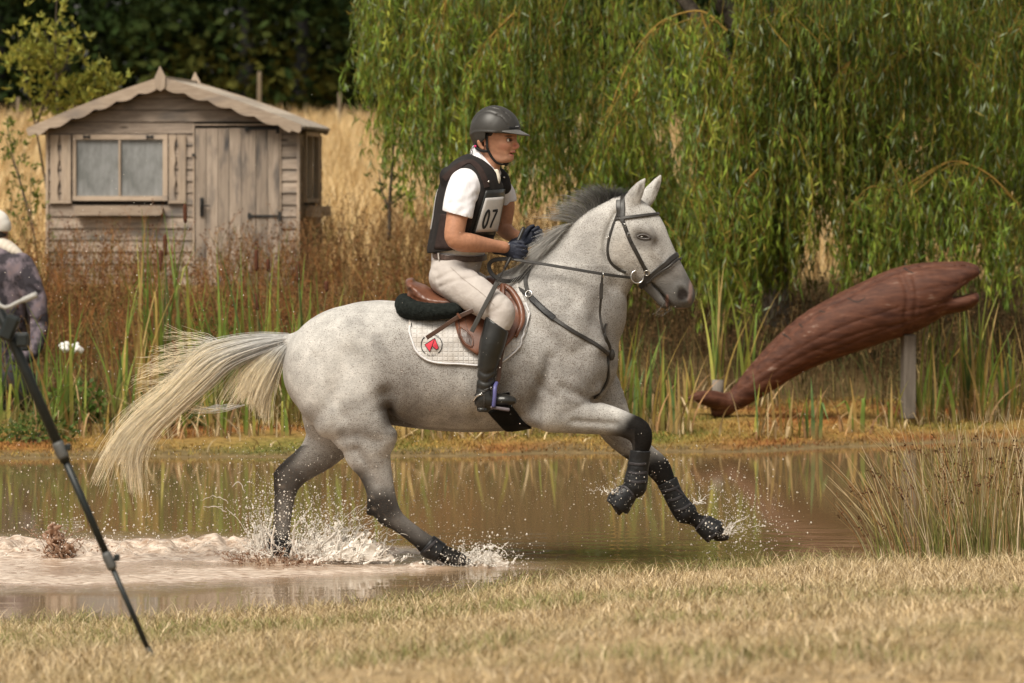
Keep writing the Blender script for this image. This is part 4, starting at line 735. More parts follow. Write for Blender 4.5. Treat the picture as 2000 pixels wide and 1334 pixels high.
# ---------------------------------------------------------------- the carved fish jump and its post
FY = 11.0
fish = empty('carved_fish', P(1420, 810, FY), 'reddish brown carved wooden fish jump rising out of the reeds on the far bank', 'jump')
f = Field(P(1330, 830, FY) + (0, -.34, 0), P(1930, 490, FY) + (0, .34, 0), .011)
f.add(pst([(1402, 796, FY, 15, .06), (1438, 780, FY, 21, .08), (1478, 746, FY, 31, .12), (1530, 702, FY, 41, .16), (1590, 661, FY, 52, .20), (1650, 633, FY, 59, .22), (1710, 608, FY, 63, .23), (1762, 588, FY, 66, .235), (1812, 569, FY, 57, .22), (1848, 553, FY, 42, .19), (1880, 537, FY, 27, .16), (1897, 531, FY, 18, .13)]), .03)
f.add(pst([(1815, 588, FY, 36, .18), (1850, 592, FY, 22, .16), (1882, 588, FY, 19, .15), (1898, 583, FY, 15, .13)]), .008)
f.cut(pst([(1859, 578, FY, 4.5, .4), (1885, 566, FY, 11, .4), (1925, 548, FY, 17, .4)]), .005)
for s in (-1, 1): f.add(pst([(1428, 786, FY, 14, .06), (1395, 780, FY + s * .08, 17, .06), (1365, 776, FY + s * .15, 12, .06), (1346, 779, FY + s * .19, 4, .03)]), .03)
f.add(pst([(1420, 800, FY, 12, .05), (1400, 808, FY, 9, .05)]), .02)
for q, w, dp in (([(1760, 540), (1772, 575), (1768, 620), (1772, 655)], 5, .014), ([(1455, 735), (1540, 655), (1640, 590), (1770, 528), (1890, 520)], 2.2, .014), ([(1440, 765), (1530, 700), (1640, 640), (1755, 600)], 2.0, .008), ([(1520, 745), (1620, 690), (1740, 640), (1850, 600)], 1.8, .008), ([(1790, 545), (1850, 530), (1900, 522)], 3, .006), ([(1755, 610), (1800, 602), (1852, 590)], 2, .008), ([(1350, 779), (1390, 772), (1425, 778)], 2.5, .008), ([(1470, 760), (1560, 700), (1680, 650), (1765, 630)], 2.5, .007), ([(1780, 570), (1840, 560), (1895, 548)], 2.5, .005), ([(1784, 540), (1790, 580), (1785, 625), (1788, 648)], 3, .009)): f.press(pxz(q, FY - .2), w * .0040, dp, yhi=FY)
V, Q = f.mesh(); V = V + noise3(V * np.array([1, 1, 1]), 9, 5, 3)[:, None] * .006
m, t, b, N = nodes('worn_red_brown_timber'); L = t.links.new; tc = N('ShaderNodeTexCoord'); mp = N('ShaderNodeMapping', Scale=(1.1, 8, 8), Rotation=(0, math.radians(29), 0)); L(tc.outputs['Object'], mp.inputs[0]); nz = N('ShaderNodeTexNoise', Scale=3.0, Detail=7.0, Roughness=.65); L(mp.outputs[0], nz.inputs['Vector'])
r1 = N('ShaderNodeValToRGB'); e = r1.color_ramp.elements; e[0].position, e[1].position = .32, .62; e[0].color = (.040, .015, .010, 1); e[1].color = (.115, .046, .027, 1); x = e.new(.70); x.color = (.24, .165, .13, 1); L(nz.outputs[0], r1.inputs[0]); b.inputs['Roughness'].default_value = .65; b.inputs['Specular IOR Level'].default_value = .2; L(r1.outputs[0], b.inputs['Base Color'])
ge = N('ShaderNodeSeparateXYZ'); gn = N('ShaderNodeNewGeometry'); bp = N("ShaderNodeBump", Strength=.3, Distance=.014); L(nz.outputs[0], bp.inputs["Height"]); L(bp.outputs[0], b.inputs["Normal"]); M_FISH = m
build('body', relax(V, Q, 1), Q, M_FISH, fish)
fishV, fishQ = V, Q
pp = [P(1774, 812, FY), P(1774, 740, FY), P(1775, 690, FY), P(1776, 655, FY)]; mbp = MB().box((P(1774, 733, FY) + np.array([0, 0, -.01])), (.098, .098, .64), Matrix.Rotation(.25, 3, 'Z'), .008)
tag(build('support_post', np.array(mbp.V), mbp.F, wood_material('grey_post_wood', (.13, .11, .09), (.24, .205, .17), (.10, .085, .07), True), None, False), 'grey wooden post propping up the carved fish', 'post')
pp = [P(1402, 790, FY + .2), P(1402, 742, FY + .2)]; tag(build('support_post', *tube_geo([pp[0], (pp[0] + pp[1]) / 2, pp[1]], .045, 10), bpy.data.materials['grey_post_wood']), 'short grey post behind the fish tail', 'post')
# ---------------------------------------------------------------- person crouching at the left edge
CY = 11.2; crouch = empty('person', P(10, 790, CY), 'person in mottled purple grey jacket and pale cap crouching at the left edge', 'person')
f = Field(P(-190, 850, CY) + (0, -.45, 0), P(140, 440, CY) + (0, .5, 0), .012)
f.add(pst([(-10, 735, CY, 42, .19), (0, 680, CY, 46, .19), (10, 610, CY, 52, .20), (14, 550, CY, 52, .21), (5, 510, CY, 38, .19), (-5, 480, CY, 18, .08)]), .06)
f.add(pst([(40, 520, CY - .16, 26, .07), (66, 580, CY - .20, 24, .075), (74, 640, CY - .22, 20, .065), (60, 690, CY - .30, 16, .055), (30, 700, CY - .36, 14, .05)]), .04); f.add(pst([(-30, 520, CY + .18, 26, .07), (-60, 590, CY + .15, 24, .07), (-70, 660, CY - .05, 18, .06), (-40, 690, CY - .25, 14, .05)]), .04)
for q in ([(40, 545), (52, 600), (58, 660)], [(5, 560), (20, 620), (18, 680)], [(60, 560), (78, 575)], [(55, 620), (80, 630)]): f.press(pxz(q, CY - .2), 5 / 257, .02, yhi=CY)
V, Q = f.mesh(); V = V + noise3(V, 9, 2, 2)[:, None] * .008; build('jacket', relax(V, Q, 1), Q, pm('mottled_purple_grey_fabric', (.030, .025, .032), (.15, .12, .14), 9, rough=.85, contrast=(.42, .56), c3=(.22, .15, .14), bump=.3, bscale=20), crouch)
f = Field(P(-150, 830, CY) + (0, -.45, -.1), P(120, 690, CY) + (0, .35, 0), .014)
for s in (-1, 1): f.add(pst([(-10, 735, CY + s * .1, 32, .10), (45 if s < 0 else -50, 745, CY - .15 + s * .1, 27, .085), (50 if s < 0 else -55, 775, CY - .1 + s * .1, 20, .07), (20 if s < 0 else -80, 792, CY + .05 + s * .1, 15, .06)]), .03)
V, Q = f.mesh(); build('trousers', V, Q, pm('dark_trousers', (.02, .02, .022), (.035, .034, .036), 10, rough=.9), crouch)
f = Field(P(-60, 505, CY) + (0, -.2, 0), P(50, 410, CY) + (0, .25, 0), .008); f.add(pst([(-5, 490, CY, 15, .055), (-6, 460, CY, 22, .075), (-8, 445, CY, 24, .08)]), .02); f.add(pst([(-36, 462, CY, 6, .03), (-28, 470, CY, 6, .03)]), .015)
V, Q = f.mesh(); build('head', V, Q, pm('tanned_skin_far', (.30, .17, .11), rough=.6), crouch)
f = Field(P(-80, 470, CY) + (0, -.2, 0), P(50, 400, CY) + (0, .25, 0), .007); f.add(pst([(-6, 442, CY, 28, .10), (-8, 436, CY, 27, .10)]), .02); f.plane((0, 0, -1), -float(P(0, 452, CY)[2])); f.add(pst([(-30, 452, CY, 5, .06), (-52, 456, CY, 3, .05)]), .01)
V, Q = f.mesh(); build('hair', *ball_geo(P(-7, 458, CY), (.092, .092, .05)), pm('dark_hair_far', (.02, .016, .013), rough=.8), crouch); build('cap', V, Q, pm('off_white_cap', (.62, .58, .52), (.70, .67, .62), 14, rough=.85), crouch)
f = Field(P(-60, 540, CY) + (0, -.3, 0), P(70, 455, CY) + (0, .3, 0), .008); f.add(pst([(-24, 478, CY, 17, .12), (4, 482, CY - .02, 18, .12), (28, 492, CY - .06, 12, .09), (42, 500, CY - .09, 6, .05)]), .02); V, Q = f.mesh(); build('collar', V, Q, pm('cream_collar', (.50, .44, .36), (.58, .52, .44), 20, rough=.9), crouch)
cs = P(42, 667, 10.6); mb = MB().box(cs, (.115, .09, .14), None, .012); case = mb.done('black_case', pm('black_case_shell', (.010, .011, .012), rough=.55)); tag(case, 'small black equipment case beside the crouching person', 'case'); cp_ = MB().box(cs + np.array([0, -.048, .03]), (.05, .008, .02), None, .003).done('catch', M_STEEL, case)
f = Field(P(110, 705, 10.4) + (0, -.12, 0), P(165, 655, 10.4) + (0, .12, 0), .006)
for k in range(16): a = (120 + 38 * random.random(), 670 + 18 * random.random()); f.add(pst([(a[0], a[1], 10.4 + .06 * (random.random() - .5), 3 + 4 * random.random(), .02), (a[0] + 8 * random.random() - 4, a[1] + 7 * random.random() - 3, 10.4, 3, .015)]), .006)
V, Q = f.mesh(); V = V + noise3(V, 45, 3, 2)[:, None] * .008; tag(build('white_scrap', V, Q, pm('white_crumpled_plastic', (.62, .60, .57), (.72, .70, .68), 20, rough=.6)), 'crumpled white scrap lying between reeds at the left', 'litter')
# ---------------------------------------------------------------- camera tripod in the left foreground
TY = -6.87; tripod = empty('tripod', P(-40, 1290, TY), 'black camera tripod in the left foreground, one leg reaching the grass', 'tripod')
M_TRI = pm('black_tripod_tube', (.008, .011, .011), (.014, .018, .018), 20, rough=.45, spec=.4); M_TRG = pm('grey_tripod_clamp', (.07, .07, .068), (.10, .10, .095), 20, rough=.55)
foot = P(298, 1292, TY); foot[2] = gz(foot[0], TY) + .003; c1 = P(212, 1096, TY); c2 = P(106, 880, TY); hub = P(-46, 505, TY + .05)
def leg(ft, col_on=True):
    a = ft + (hub - ft) * .245; b_ = ft + (hub - ft) * .52; l = build('leg', *tube_geo([b_ + (hub - b_) * -.06, b_ + (hub - b_) * .5, hub], [.0175, .018, .019], 12), M_TRI, tripod)
    build('leg_section', *tube_geo([a, b_], .0128, 12), M_TRI, l); build('leg_section', *tube_geo([ft + (hub - ft) * .02, a], .0092, 12), M_TRI, l)
    for q, r_ in ((a, .0175), (b_, .021)):
        dr = (hub - ft) / np.linalg.norm(hub - ft); build('clamp', *tube_geo([q - dr * .032, q - dr * .02, q + dr * .02, q + dr * .032], [r_ * .8, r_, r_, r_ * .85], 10), M_TRG, l); MB().box(q + np.array([.026, -.004, .012]), (.020, .014, .024), None, .004).done('lever', M_TRI, l)
    build('rubber_foot', *tube_geo([ft, ft + (hub - ft) * .012, ft + (hub - ft) * .03], [.010, .014, .011], 10), M_TRI, l)
def gfoot(dx, dy): x, y = hub[0] + dx, hub[1] + dy; return np.array([x, y, gz(x, y) + .003])
leg(foot); leg(gfoot(-.42, -.42)); leg(gfoot(-.20, .55))
MB().box(hub, (.07, .07, .06), None, .012).done('spider', M_TRI, tripod); build('centre_column', *tube_geo([hub + (0, 0, -.22), hub + (0, 0, .16)], .014, 12), M_TRI, tripod)
hd_ = MB(); hd_.box(hub + (0, 0, .19), (.08, .09, .07), None, .012); hd_.done('head', M_TRI, tripod)
build('pan_handle', *tube_geo(spline([hub + (.01, 0, -.02), P(0, 597, TY), P(40, 588, TY), P(72, 575, TY)], 4), [.007] * 9 + [.0105] * 4, 10), pm('pale_grey_handle', (.34, .33, .31), rough=.5), tripod)
MB().box(P(18, 640, TY), (.05, .04, .09), Matrix.Rotation(.4, 3, 'Y'), .01).done('leg_lock', M_TRI, tripod); MB().box(P(44, 664, TY), (.04, .04, .045), None, .006).done('knob', M_TRI, tripod)
# ---------------------------------------------------------------- the horse
def coat_material():
    m, t, b, N = nodes('flea_bitten_grey_coat'); L = t.links.new
    b.inputs['Roughness'].default_value = .55; b.inputs['Specular IOR Level'].default_value = .10; b.inputs['Sheen Weight'].default_value = 0
    at = N('ShaderNodeAttribute', _attribute_name='Col'); tc = N('ShaderNodeTexCoord')
    mp = N('ShaderNodeMapping', Scale=(1, 1, 1)); L(tc.outputs['Object'], mp.inputs[0])
    sp = N('ShaderNodeTexNoise', Scale=210.0, Detail=2.0, Roughness=.6); L(mp.outputs[0], sp.inputs['Vector'])
    # the fourth channel of the attribute says how freckled the coat is
    thr = N('ShaderNodeMath', _operation='SUBTRACT'); L(sp.outputs[0], thr.inputs[0])
    den = N('ShaderNodeMapRange'); den.inputs[1].default_value = 0; den.inputs[2].default_value = 1; den.inputs[3].default_value = .70; den.inputs[4].default_value = .46
    L(at.outputs['Alpha'], den.inputs[0]); L(den.outputs[0], thr.inputs[1])
    sh = N('ShaderNodeMapRange'); sh.inputs[1].default_value = 0; sh.inputs[2].default_value = .045; L(thr.outputs[0], sh.inputs[0])
    mt = N('ShaderNodeTexNoise', Scale=11.0, Detail=6.0, Roughness=.68); L(mp.outputs[0], mt.inputs['Vector'])
    fine = N('ShaderNodeTexNoise', Scale=220.0, Detail=2.0); fm = N('ShaderNodeMapping', Scale=(.35, 1, 1)); L(tc.outputs['Object'], fm.inputs[0]); L(fm.outputs[0], fine.inputs['Vector'])
    ad = N('ShaderNodeMath', _operation='MULTIPLY_ADD'); ad.inputs[1].default_value = .5; L(fine.outputs[0], ad.inputs[0]); L(mt.outputs[0], ad.inputs[2])
    mr = N('ShaderNodeMapRange'); mr.inputs[1].default_value = .45; mr.inputs[2].default_value = 1.05; mr.inputs[3].default_value = .56; mr.inputs[4].default_value = 1.20; L(ad.outputs[0], mr.inputs[0])
    sc_ = N('ShaderNodeVectorMath', _operation='SCALE'); L(at.outputs['Color'], sc_.inputs[0]); L(mr.outputs[0], sc_.inputs['Scale'])
    mx = N('ShaderNodeMix', _data_type='RGBA'); mx.inputs[7].default_value = (.085, .058, .042, 1)
    sm = N('ShaderNodeMath', _operation='MULTIPLY'); sm.inputs[1].default_value = .72; L(sh.outputs[0], sm.inputs[0])
    L(sm.outputs[0], mx.inputs[0]); L(sc_.outputs[0], mx.inputs[6]); L(mx.outputs[2], b.inputs['Base Color'])
    bp = N('ShaderNodeBump', Strength=.5, Distance=.007); L(ad.outputs[0], bp.inputs['Height']); L(bp.outputs[0], b.inputs['Normal'])
    return m
M_COAT = coat_material()
horse = empty('horse', (P(900, 1101)[0], 0, 0), 'flea-bitten grey horse cantering through the shallow water with a rider', 'horse')
hf = Field((-1.32, -.50, -.08), (1.20, .42, 2.02), .0075)
# trunk
hf.add(pst([(655, 722, 0, 103, .27), (715, 707, 0, 113, .295), (785, 713, 0, 119, .30), (850, 719, 0, 121, .32), (910, 721, 0, 123, .335), (970, 720, 0, 122, .33), (1030, 713, 0, 121, .31), (1085, 712, 0, 108, .265), (1125, 706, 0, 82, .22)]), .05)
hf.add(pst([(650, 700, 0, 60, .1), (720, 660, 0, 66, .15), (800, 665, 0, 66, .16), (890, 660, 0, 60, .15), (960, 620, 0, 68, .12), (1010, 590, 0, 66, .11)]), .06)
hf.add(pst([(620, 690, 0, 34, .06), (585, 672, 0, 20, .045), (560, 666, 0, 13, .035), (530, 668, 0, 9, .022)]), .04)      # dock
# neck
hf.add(pst([(1085, 640, 0, 118, .21), (1108, 608, 0, 116, .18), (1120, 580, 0, 102, .155), (1137, 549, 0, 90, .128), (1157, 522, 0, 86, .112), (1174, 496, 0, 81, .102), (1191, 470, 0, 72, .094), (1213, 442, 0, 56, .085)]), .05)
# head, turned a little towards the camera
YAW = .20
def hy(px): return -(px - 1215) * S0 * YAW
HEAD = [(1226, 434, 51, .083), (1240, 458, 60, .098), (1254, 486, 58, .094), (1277, 513, 48, .074), (1298, 538, 40.5, .060), (1314, 558, 35.5, .054), (1327, 573, 30, .055), (1335, 581, 22, .05)]
hf.add(pst([(a, b, hy(a), r, l) for a, b, r, l in HEAD]), .03)
hf.add(pst([(1217, 487, hy(1217) - .035, 33, .05), (1228, 503, hy(1228) - .035, 30, .045), (1245, 515, hy(1245) - .03, 24, .035)]), .02)
hf.add(pst([(1217, 487, hy(1217) + .035, 33, .05), (1235, 508, hy(1235) + .035, 28, .045)]), .02)
hf.add(pst([(1262, 548, hy(1262), 16, .038), (1285, 572, hy(1285), 15, .036), (1300, 588, hy(1300), 15.5, .04)]), .012)       # lower jaw and chin
for sg in (-1, 1):
    e = 1 if sg < 0 else 0
    hf.add(pst([(1247, 446, hy(1247) + sg * .078, 10, .018), (1262, 452, hy(1262) + sg * .08, 9, .016), (1272, 464, hy(1272) + sg * .078, 8, .015)]), .022)   # brow
    hf.add(pst([(1330, 566, hy(1330) + sg * .040, 15, .022), (1338, 580, hy(1338) + sg * .036, 12, .02)]), .012)       # nostril wing
    hf.add(pst([(1272, 482, hy(1272) + sg * .072, 7, .014), (1300, 516, hy(1300) + sg * .052, 5, .012)]), .03)        # facial crest
    hf.cut(pst([(1331, 567, hy(1331) + sg * .064, 9, .016), (1336, 579, hy(1336) + sg * .060, 8, .018)]), .008)
    hf.cut(pst([(1250, 462, hy(1250) + sg * .106, 7, .016), (1262, 463, hy(1262) + sg * .104, 6, .016)]), .008)
hf.cut(pst([(1272, 551, hy(1272) - .07, 2.6, .05), (1292, 573, hy(1292) - .06, 2.8, .05), (1306, 592, hy(1306) - .05, 4, .06), (1313, 606, hy(1313) - .04, 7, .06)]), .006)
# ears
for rows, cut in (([(1226, 408, -.045, 13, .024), (1236, 388, -.055, 16, .024), (1249, 366, -.062, 11, .018), (1259, 350, -.06, 3, .006)], [(1246, 392, -.088, 5, .016), (1253, 370, -.084, 5, .013), (1258, 357, -.078, 2, .01)]),
                  ([(1258, 400, .05, 12, .024), (1267, 382, .06, 15, .024), (1281, 360, .066, 10, .018), (1290, 343, .066, 3, .006)], [(1280, 384, .036, 5, .016), (1286, 364, .044, 5, .013), (1290, 352, .05, 2, .01)])):
    hf.add(pst(rows), .014); hf.cut(pst(cut), .006)
# near hind leg
hf.add(pst([(668, 700, -.10, 96, .17), (672, 770, -.14, 90, .15), (700, 815, -.17, 72, .115), (716, 850, -.175, 55, .09), (717, 880, -.17, 46, .075), (728, 906, -.16, 36, .062), (736, 930, -.155, 31, .053), (742, 954, -.15, 28, .046), (748, 982, -.15, 28, .044), (758, 1003, -.15, 25, .042), (775, 1018, -.15, 19, .034), (800, 1037, -.15, 17, .030), (824, 1056, -.15, 18, .034), (838, 1067, -.15, 20, .040), (858, 1077, -.15, 16, .034), (872, 1084, -.15, 17, .042), (893, 1094, -.15, 17, .052), (912, 1101, -.15, 10, .05)]), .06)
hf.add(pst([(722, 1000, -.15, 7, .018), (728, 975, -.152, 6, .016), (737, 950, -.155, 5, .015)]), .02)      # point of hock
hf.add(pst([(715, 770, -.20, 62, .10), (738, 820, -.205, 36, .075), (744, 850, -.195, 25, .06)]), .06)             # stifle
# far hind leg
hf.add(pst([(665, 740, .10, 85, .17), (655, 805, .14, 66, .12), (648, 848, .16, 50, .09), (625, 882, .16, 38, .072), (600, 903, .16, 32, .058), (578, 920, .16, 29, .05), (562, 940, .16, 27, .044), (557, 964, .16, 21.5, .038), (553, 1000, .16, 18, .031), (549, 1038, .16, 18, .033), (546, 1060, .16, 21, .04), (556, 1080, .16, 17, .036), (570, 1096, .16, 18, .05), (590, 1107, .16, 14, .05)]), .05)
hf.add(pst([(541, 926, .16, 7, .016), (552, 915, .16, 7, .016), (570, 900, .16, 6, .015)]), .02)
# near foreleg
hf.add(pst([(1060, 610, -.10, 55, .09), (1095, 660, -.15, 75, .12), (1125, 715, -.18, 66, .09), (1100, 770, -.20, 55, .085), (1088, 800, -.20, 42, .08), (1112, 809, -.20, 37, .072), (1150, 814, -.20, 34, .064), (1190, 821, -.20, 29, .054), (1222, 830, -.20, 25, .046), (1246, 842, -.20, 25, .046), (1253, 860, -.20, 21, .042), (1251, 882, -.20, 16, .034), (1246, 912, -.20, 15, .029), (1243, 932, -.20, 17, .032), (1240, 948, -.20, 19, .038), (1226, 962, -.20, 15, .033), (1213, 974, -.20, 18, .045), (1205, 988, -.20, 17, .052), (1199, 1002, -.20, 11, .05)]), .05)
# far foreleg
hf.add(pst([(1100, 690, .12, 75, .12), (1150, 745, .16, 56, .1), (1184, 797, .17, 42, .08), (1206, 840, .17, 33, .066), (1236, 872, .17, 27, .054), (1263, 893, .17, 24, .046), (1285, 913, .17, 24, .045), (1299, 936, .17, 19, .038), (1314, 964, .17, 15, .030), (1329, 989, .17, 16, .032), (1340, 1003, .17, 18, .038), (1360, 1016, .17, 13.5, .032), (1377, 1026, .17, 17, .045), (1398, 1040, .17, 16, .053), (1415, 1049, .17, 10, .05)]), .05)
hf.add(pst([(1040, 800, -.17, 32, .07), (1070, 815, -.19, 24, .07)]), .05)
# soles
def sole(px, py, nx, nz, rad=.11, y=0):
    c = P(px, py, y); n = np.array([nx, 0, nz]) / math.hypot(nx, nz)
    hf.plane(n, float(n @ c), c - rad, c + rad)
sole(1400, 1059, .24, -1, y=.17); sole(1207, 1006, -.3, -.2, .07, y=-.2); sole(890, 1110, .15, -1, y=-.15)
# muscle relief on the near side
for path, w, dp in (([(764, 826), (756, 800), (750, 770)], 15, .020), ([(800, 838), (770, 820), (757, 800)], 12, .018),
                    ([(1046, 800), (1050, 770), (1066, 735), (1075, 700)], 13, .016), ([(1100, 757), (1130, 772), (1160, 782)], 10, .012),
                    ([(1155, 760), (1175, 735), (1180, 700)], 14, .012), ([(1205, 418), (1190, 450), (1183, 482), (1190, 510), (1212, 530)], 6, .022),
                    ([(1195, 560), (1165, 610), (1150, 660), (1130, 690)], 16, .014), ([(1010, 600), (1050, 650), (1105, 690)], 22, .008),
                    ([(600, 835), (640, 790), (668, 740), (680, 690)], 18, .008), ([(640, 862), (690, 850), (735, 862)], 12, .008), ([(697, 880), (720, 910), (735, 945)], 8, .008),
                    ([(1120, 822), (1160, 825), (1205, 828)], 6, .007), ([(1230, 440), (1225, 470), (1240, 505)], 14, -.006), ([(1283, 480), (1305, 520), (1318, 545)], 7, .006),
                    ([(680, 640), (720, 628), (770, 640)], 30, -.008), ([(1020, 690), (1045, 740), (1080, 775)], 11, .009), ([(1060, 640), (1095, 680), (1110, 730)], 13, .008), ([(620, 700), (640, 760), (672, 815)], 12, .006), ([(700, 700), (712, 760), (735, 800)], 14, .006), ([(1135, 560), (1115, 600), (1085, 630)], 14, .006), ([(930, 815), (970, 822), (1020, 812)], 9, .005), ([(1000, 735), (985, 775), (990, 812)], 12, .006), ([(1110, 450), (1085, 500), (1060, 545)], 16, .006), ([(905, 700), (930, 760), (940, 810)], 20, .004), ([(850, 700), (875, 760), (880, 810)], 20, .004)):
    hf.press(pxz(path), w * S0, dp * (1.35 if path[0][0] < 1180 else 1), yhi=-.03)
hV, hQ = hf.mesh(); hV = relax(hV, hQ, 2, .4)
HT = BVHTree.FromPolygons([Vector(v) for v in hV], [tuple(int(i) for i in q) for q in hQ])
# coat colour by place on the body: pale coat, dark points, dark muzzle, flank part dark coat, part painted shade
hpx = 1000 + hV[:, 0] * F / (hV[:, 1] + D); hpy = HZ + (H - hV[:, 2]) * F / (hV[:, 1] + D)
pale = np.array([.525, .507, .48]); mid = np.array([.19, .178, .168]); dark = np.array([.011, .0095, .0085]); soot = np.array([.115, .10, .088]); pink = np.array([.50, .31, .265])
nz_ = noise3(hV, 9, 3, 3); nz2 = noise3(hV, 30, 5, 2)
col = np.repeat(pale[None], len(hV), 0); frk = np.full(len(hV), .50)
def blend(mask, c, f=None):
    global col, frk
    mk = np.clip(mask, 0, 1); col = col * (1 - mk[:, None]) + np.array(c) * mk[:, None]
    if f is not None: frk = frk * (1 - mk) + f * mk
def spot(px, py, rx, ry, soft=.6):
    return 1 - sstep(1 - soft, 1 + soft * .3, np.sqrt(((hpx - px) / rx) ** 2 + ((hpy - py) / ry) ** 2) + .22 * nz_)
near = hV[:, 1] < 0
body = hpy < 850
blend(sstep(-.2, .6, nz_) * .45, mid)
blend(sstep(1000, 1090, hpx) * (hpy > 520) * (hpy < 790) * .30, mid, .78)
blend(spot(778, 765, 80, 125, .9) * .45 * body, soot, .92)  # dark flank: own coat mark, deepened by shade painted into the colour
blend(spot(760, 800, 24, 62, .95) * .6 * body, dark, .8); blend(spot(790, 822, 44, 16, .9) * .4 * body, dark, .7)  # flank fold and stifle, partly shade put into the coat colour
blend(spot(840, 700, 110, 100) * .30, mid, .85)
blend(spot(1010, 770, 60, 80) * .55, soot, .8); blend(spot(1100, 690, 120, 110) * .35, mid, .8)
blend(spot(1180, 610, 48, 90) * .5, mid, .7); blend(spot(1150, 740, 60, 50) * .4, mid, .7); blend(spot(1090, 800, 60, 30) * .35, mid, .7); blend(spot(700, 850, 60, 40) * .3, mid, .6); blend(spot(1055, 560, 40, 50) * .3, mid)  # mottling plus body shading of lower neck, chest and forearm, painted into the coat
blend(sstep(770, 850, hpy) * (hpx > 780) * (hpx < 1060) * .35, mid, .7)  # shading towards the belly, put into the coat colour
blend(spot(640, 720, 100, 100) * .6, np.array([.58, .56, .53]), .34)
blend(spot(1260, 465, 34, 26) * .75, soot, .3); blend(spot(1285, 490, 20, 40) * .35, soot, .75); blend(spot(1258, 463, 20, 9) * .8, dark)
blend(spot(1245, 425, 30, 30) * .25, mid, .8)
blend(spot(1215, 495, 36, 40) * .5, np.array([.48, .44, .395]), .35)
muz = sstep(520, 560, hpy + .25 * (hpx - 1300)) * (hpx > 1225) * (hpy < 640)
blend(muz * .85 * (hpx > 1255), np.array([.06, .056, .053]), .05); blend(spot(1312, 530, 34, 30) * .5, soot)
blend(spot(1349, 562, 5, 20) * .4, pink, 0); blend(spot(1347, 584, 5, 10) * .3, pink, 0); blend(spot(1333, 575, 12, 13, .4) * .95, np.array([.02, .015, .013]), 0); blend(spot(1330, 603, 14, 2.5) * .35, pink, 0)
blend(spot(1303, 588, 3, 14, .4) * .7, np.array([.42, .24, .20]), 0)
for a in ([(1251, 372, 6, 20)], [(1285, 366, 5, 20)]): blend(spot(*a[0]) * .5, soot)
# legs: dark from knee and hock down, brushed upward
isfore = (hpx > 1060) & (hpy > 770); ishn = (hpy > 830) & (hpx > 690) & (hpx < 960); ishf = (hpy > 830) & (hpx < 690) & (hV[:, 1] > .05)
nearfore = isfore & near; farfore = isfore & ~near
blend(nearfore * sstep(1185, 1240, hpx + .3 * (hpy - 830) + 22 * nz_ + 200 * (hpy > 885)) * 1.0, dark, 0)
blend(nearfore * sstep(835, 850, hpy) * (hpx < 1240) * .25, soot)
blend(farfore * sstep(790, 900, hpy + 24 * nz_) * .75, soot, .6); blend(farfore * sstep(865, 905, hpy + 14 * nz_) * 1.0, dark, 0)
rear = 1 - sstep(-6, 34, hpx - np.interp(hpy, [850, 880, 908, 930, 977, 995, 1010, 1032, 1064, 1100], [640, 656, 691, 704, 716, 718, 724, 761, 804, 854]))
blend(ishn * sstep(880, 1010, hpy + 22 * nz_) * .82, soot, .5); blend(ishn * rear * sstep(895, 940, hpy) * .9, dark, .1)
blend(ishn * spot(745, 990, 45, 40) * .85, dark); blend(ishn * sstep(1000, 1050, hpy) * .6, dark, 0); blend(ishn * sstep(1045, 1070, hpy) * 1.0, dark, 0)
blend(ishf * sstep(840, 930, hpy + 22 * nz_) * .85, soot, .6); rear2 = 1 - sstep(0, 20, hpx - np.interp(hpy, [860, 901, 923, 1047], [596, 565, 538, 530]))
blend(ishf * rear2 * .85 * (hpy > 870), dark); blend(ishf * spot(565, 940, 42, 40) * .6, dark); blend(ishf * sstep(1035, 1060, hpy) * .9, dark, 0)
blend((hpy > 830) * (np.abs(hV[:, 1]) < .12) * (hpy < 900) * .35, soot)
blend(sstep(.35, .8, nz2) * (hpy > 900) * .35, np.array([.30, .24, .19]))
# hooves
for cx, cy, rx, ry in ((1405, 1045, 26, 18), (1200, 1000, 18, 18), (905, 1100, 28, 12), (585, 1108, 20, 12)): blend(spot(cx, cy, rx, ry, .2) * .95, np.array([.035, .03, .027]), 0)
blend(spot(1400, 1058, 32, 4, .2) * near * 0, pale)
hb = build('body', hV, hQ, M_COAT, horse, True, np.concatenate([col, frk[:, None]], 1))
def ray(px, py, off=0.0, y0=-2.0, tree=None):
    """where the sight line through a photo pixel meets the near side of a body; lifted off it along the normal"""
    a = P(px, py, y0); dr = a - np.array([0, -D, H]); dr /= np.linalg.norm(dr)
    hit, nrm, i, dist = (tree or HT).ray_cast(Vector(a), Vector(dr))
    if hit is None: return None, None
    nrm = np.array(nrm); nrm = nrm if nrm @ dr < 0 else -nrm
    return np.array(hit) + nrm * off, nrm
# eye
p, n = ray(1256, 462, 0.0)
eye = build('eye', *ball_geo(p + np.array([0.0, .0115, -.001]), (.0155, .0150, .0105)), pm('dark_wet_eye', (.012, .009, .008), rough=.08, spec=.7), horse)
build('eye_white', *ball_geo(p + np.array([-.006, .0045, -.001]), (.0075, .010, .0035)), pm('wet_eye_white', (.62, .60, .57), rough=.15), eye)
# eyelid folds
lid = MB()
for rows in ([(1244, 463), (1250, 459.2), (1258, 458.5), (1266, 461.5), (1270, 466)], [(1245, 463), (1252, 466), (1261, 467), (1270, 466)]):
    pp = [ray(a, b, -.001)[0] for a, b in spline(rows, 4)]; lid.tube(pp, .0065, 6)
lid.done('eyelid', pm('dark_eyelid', (.06, .05, .045), rough=.4), horse, True)
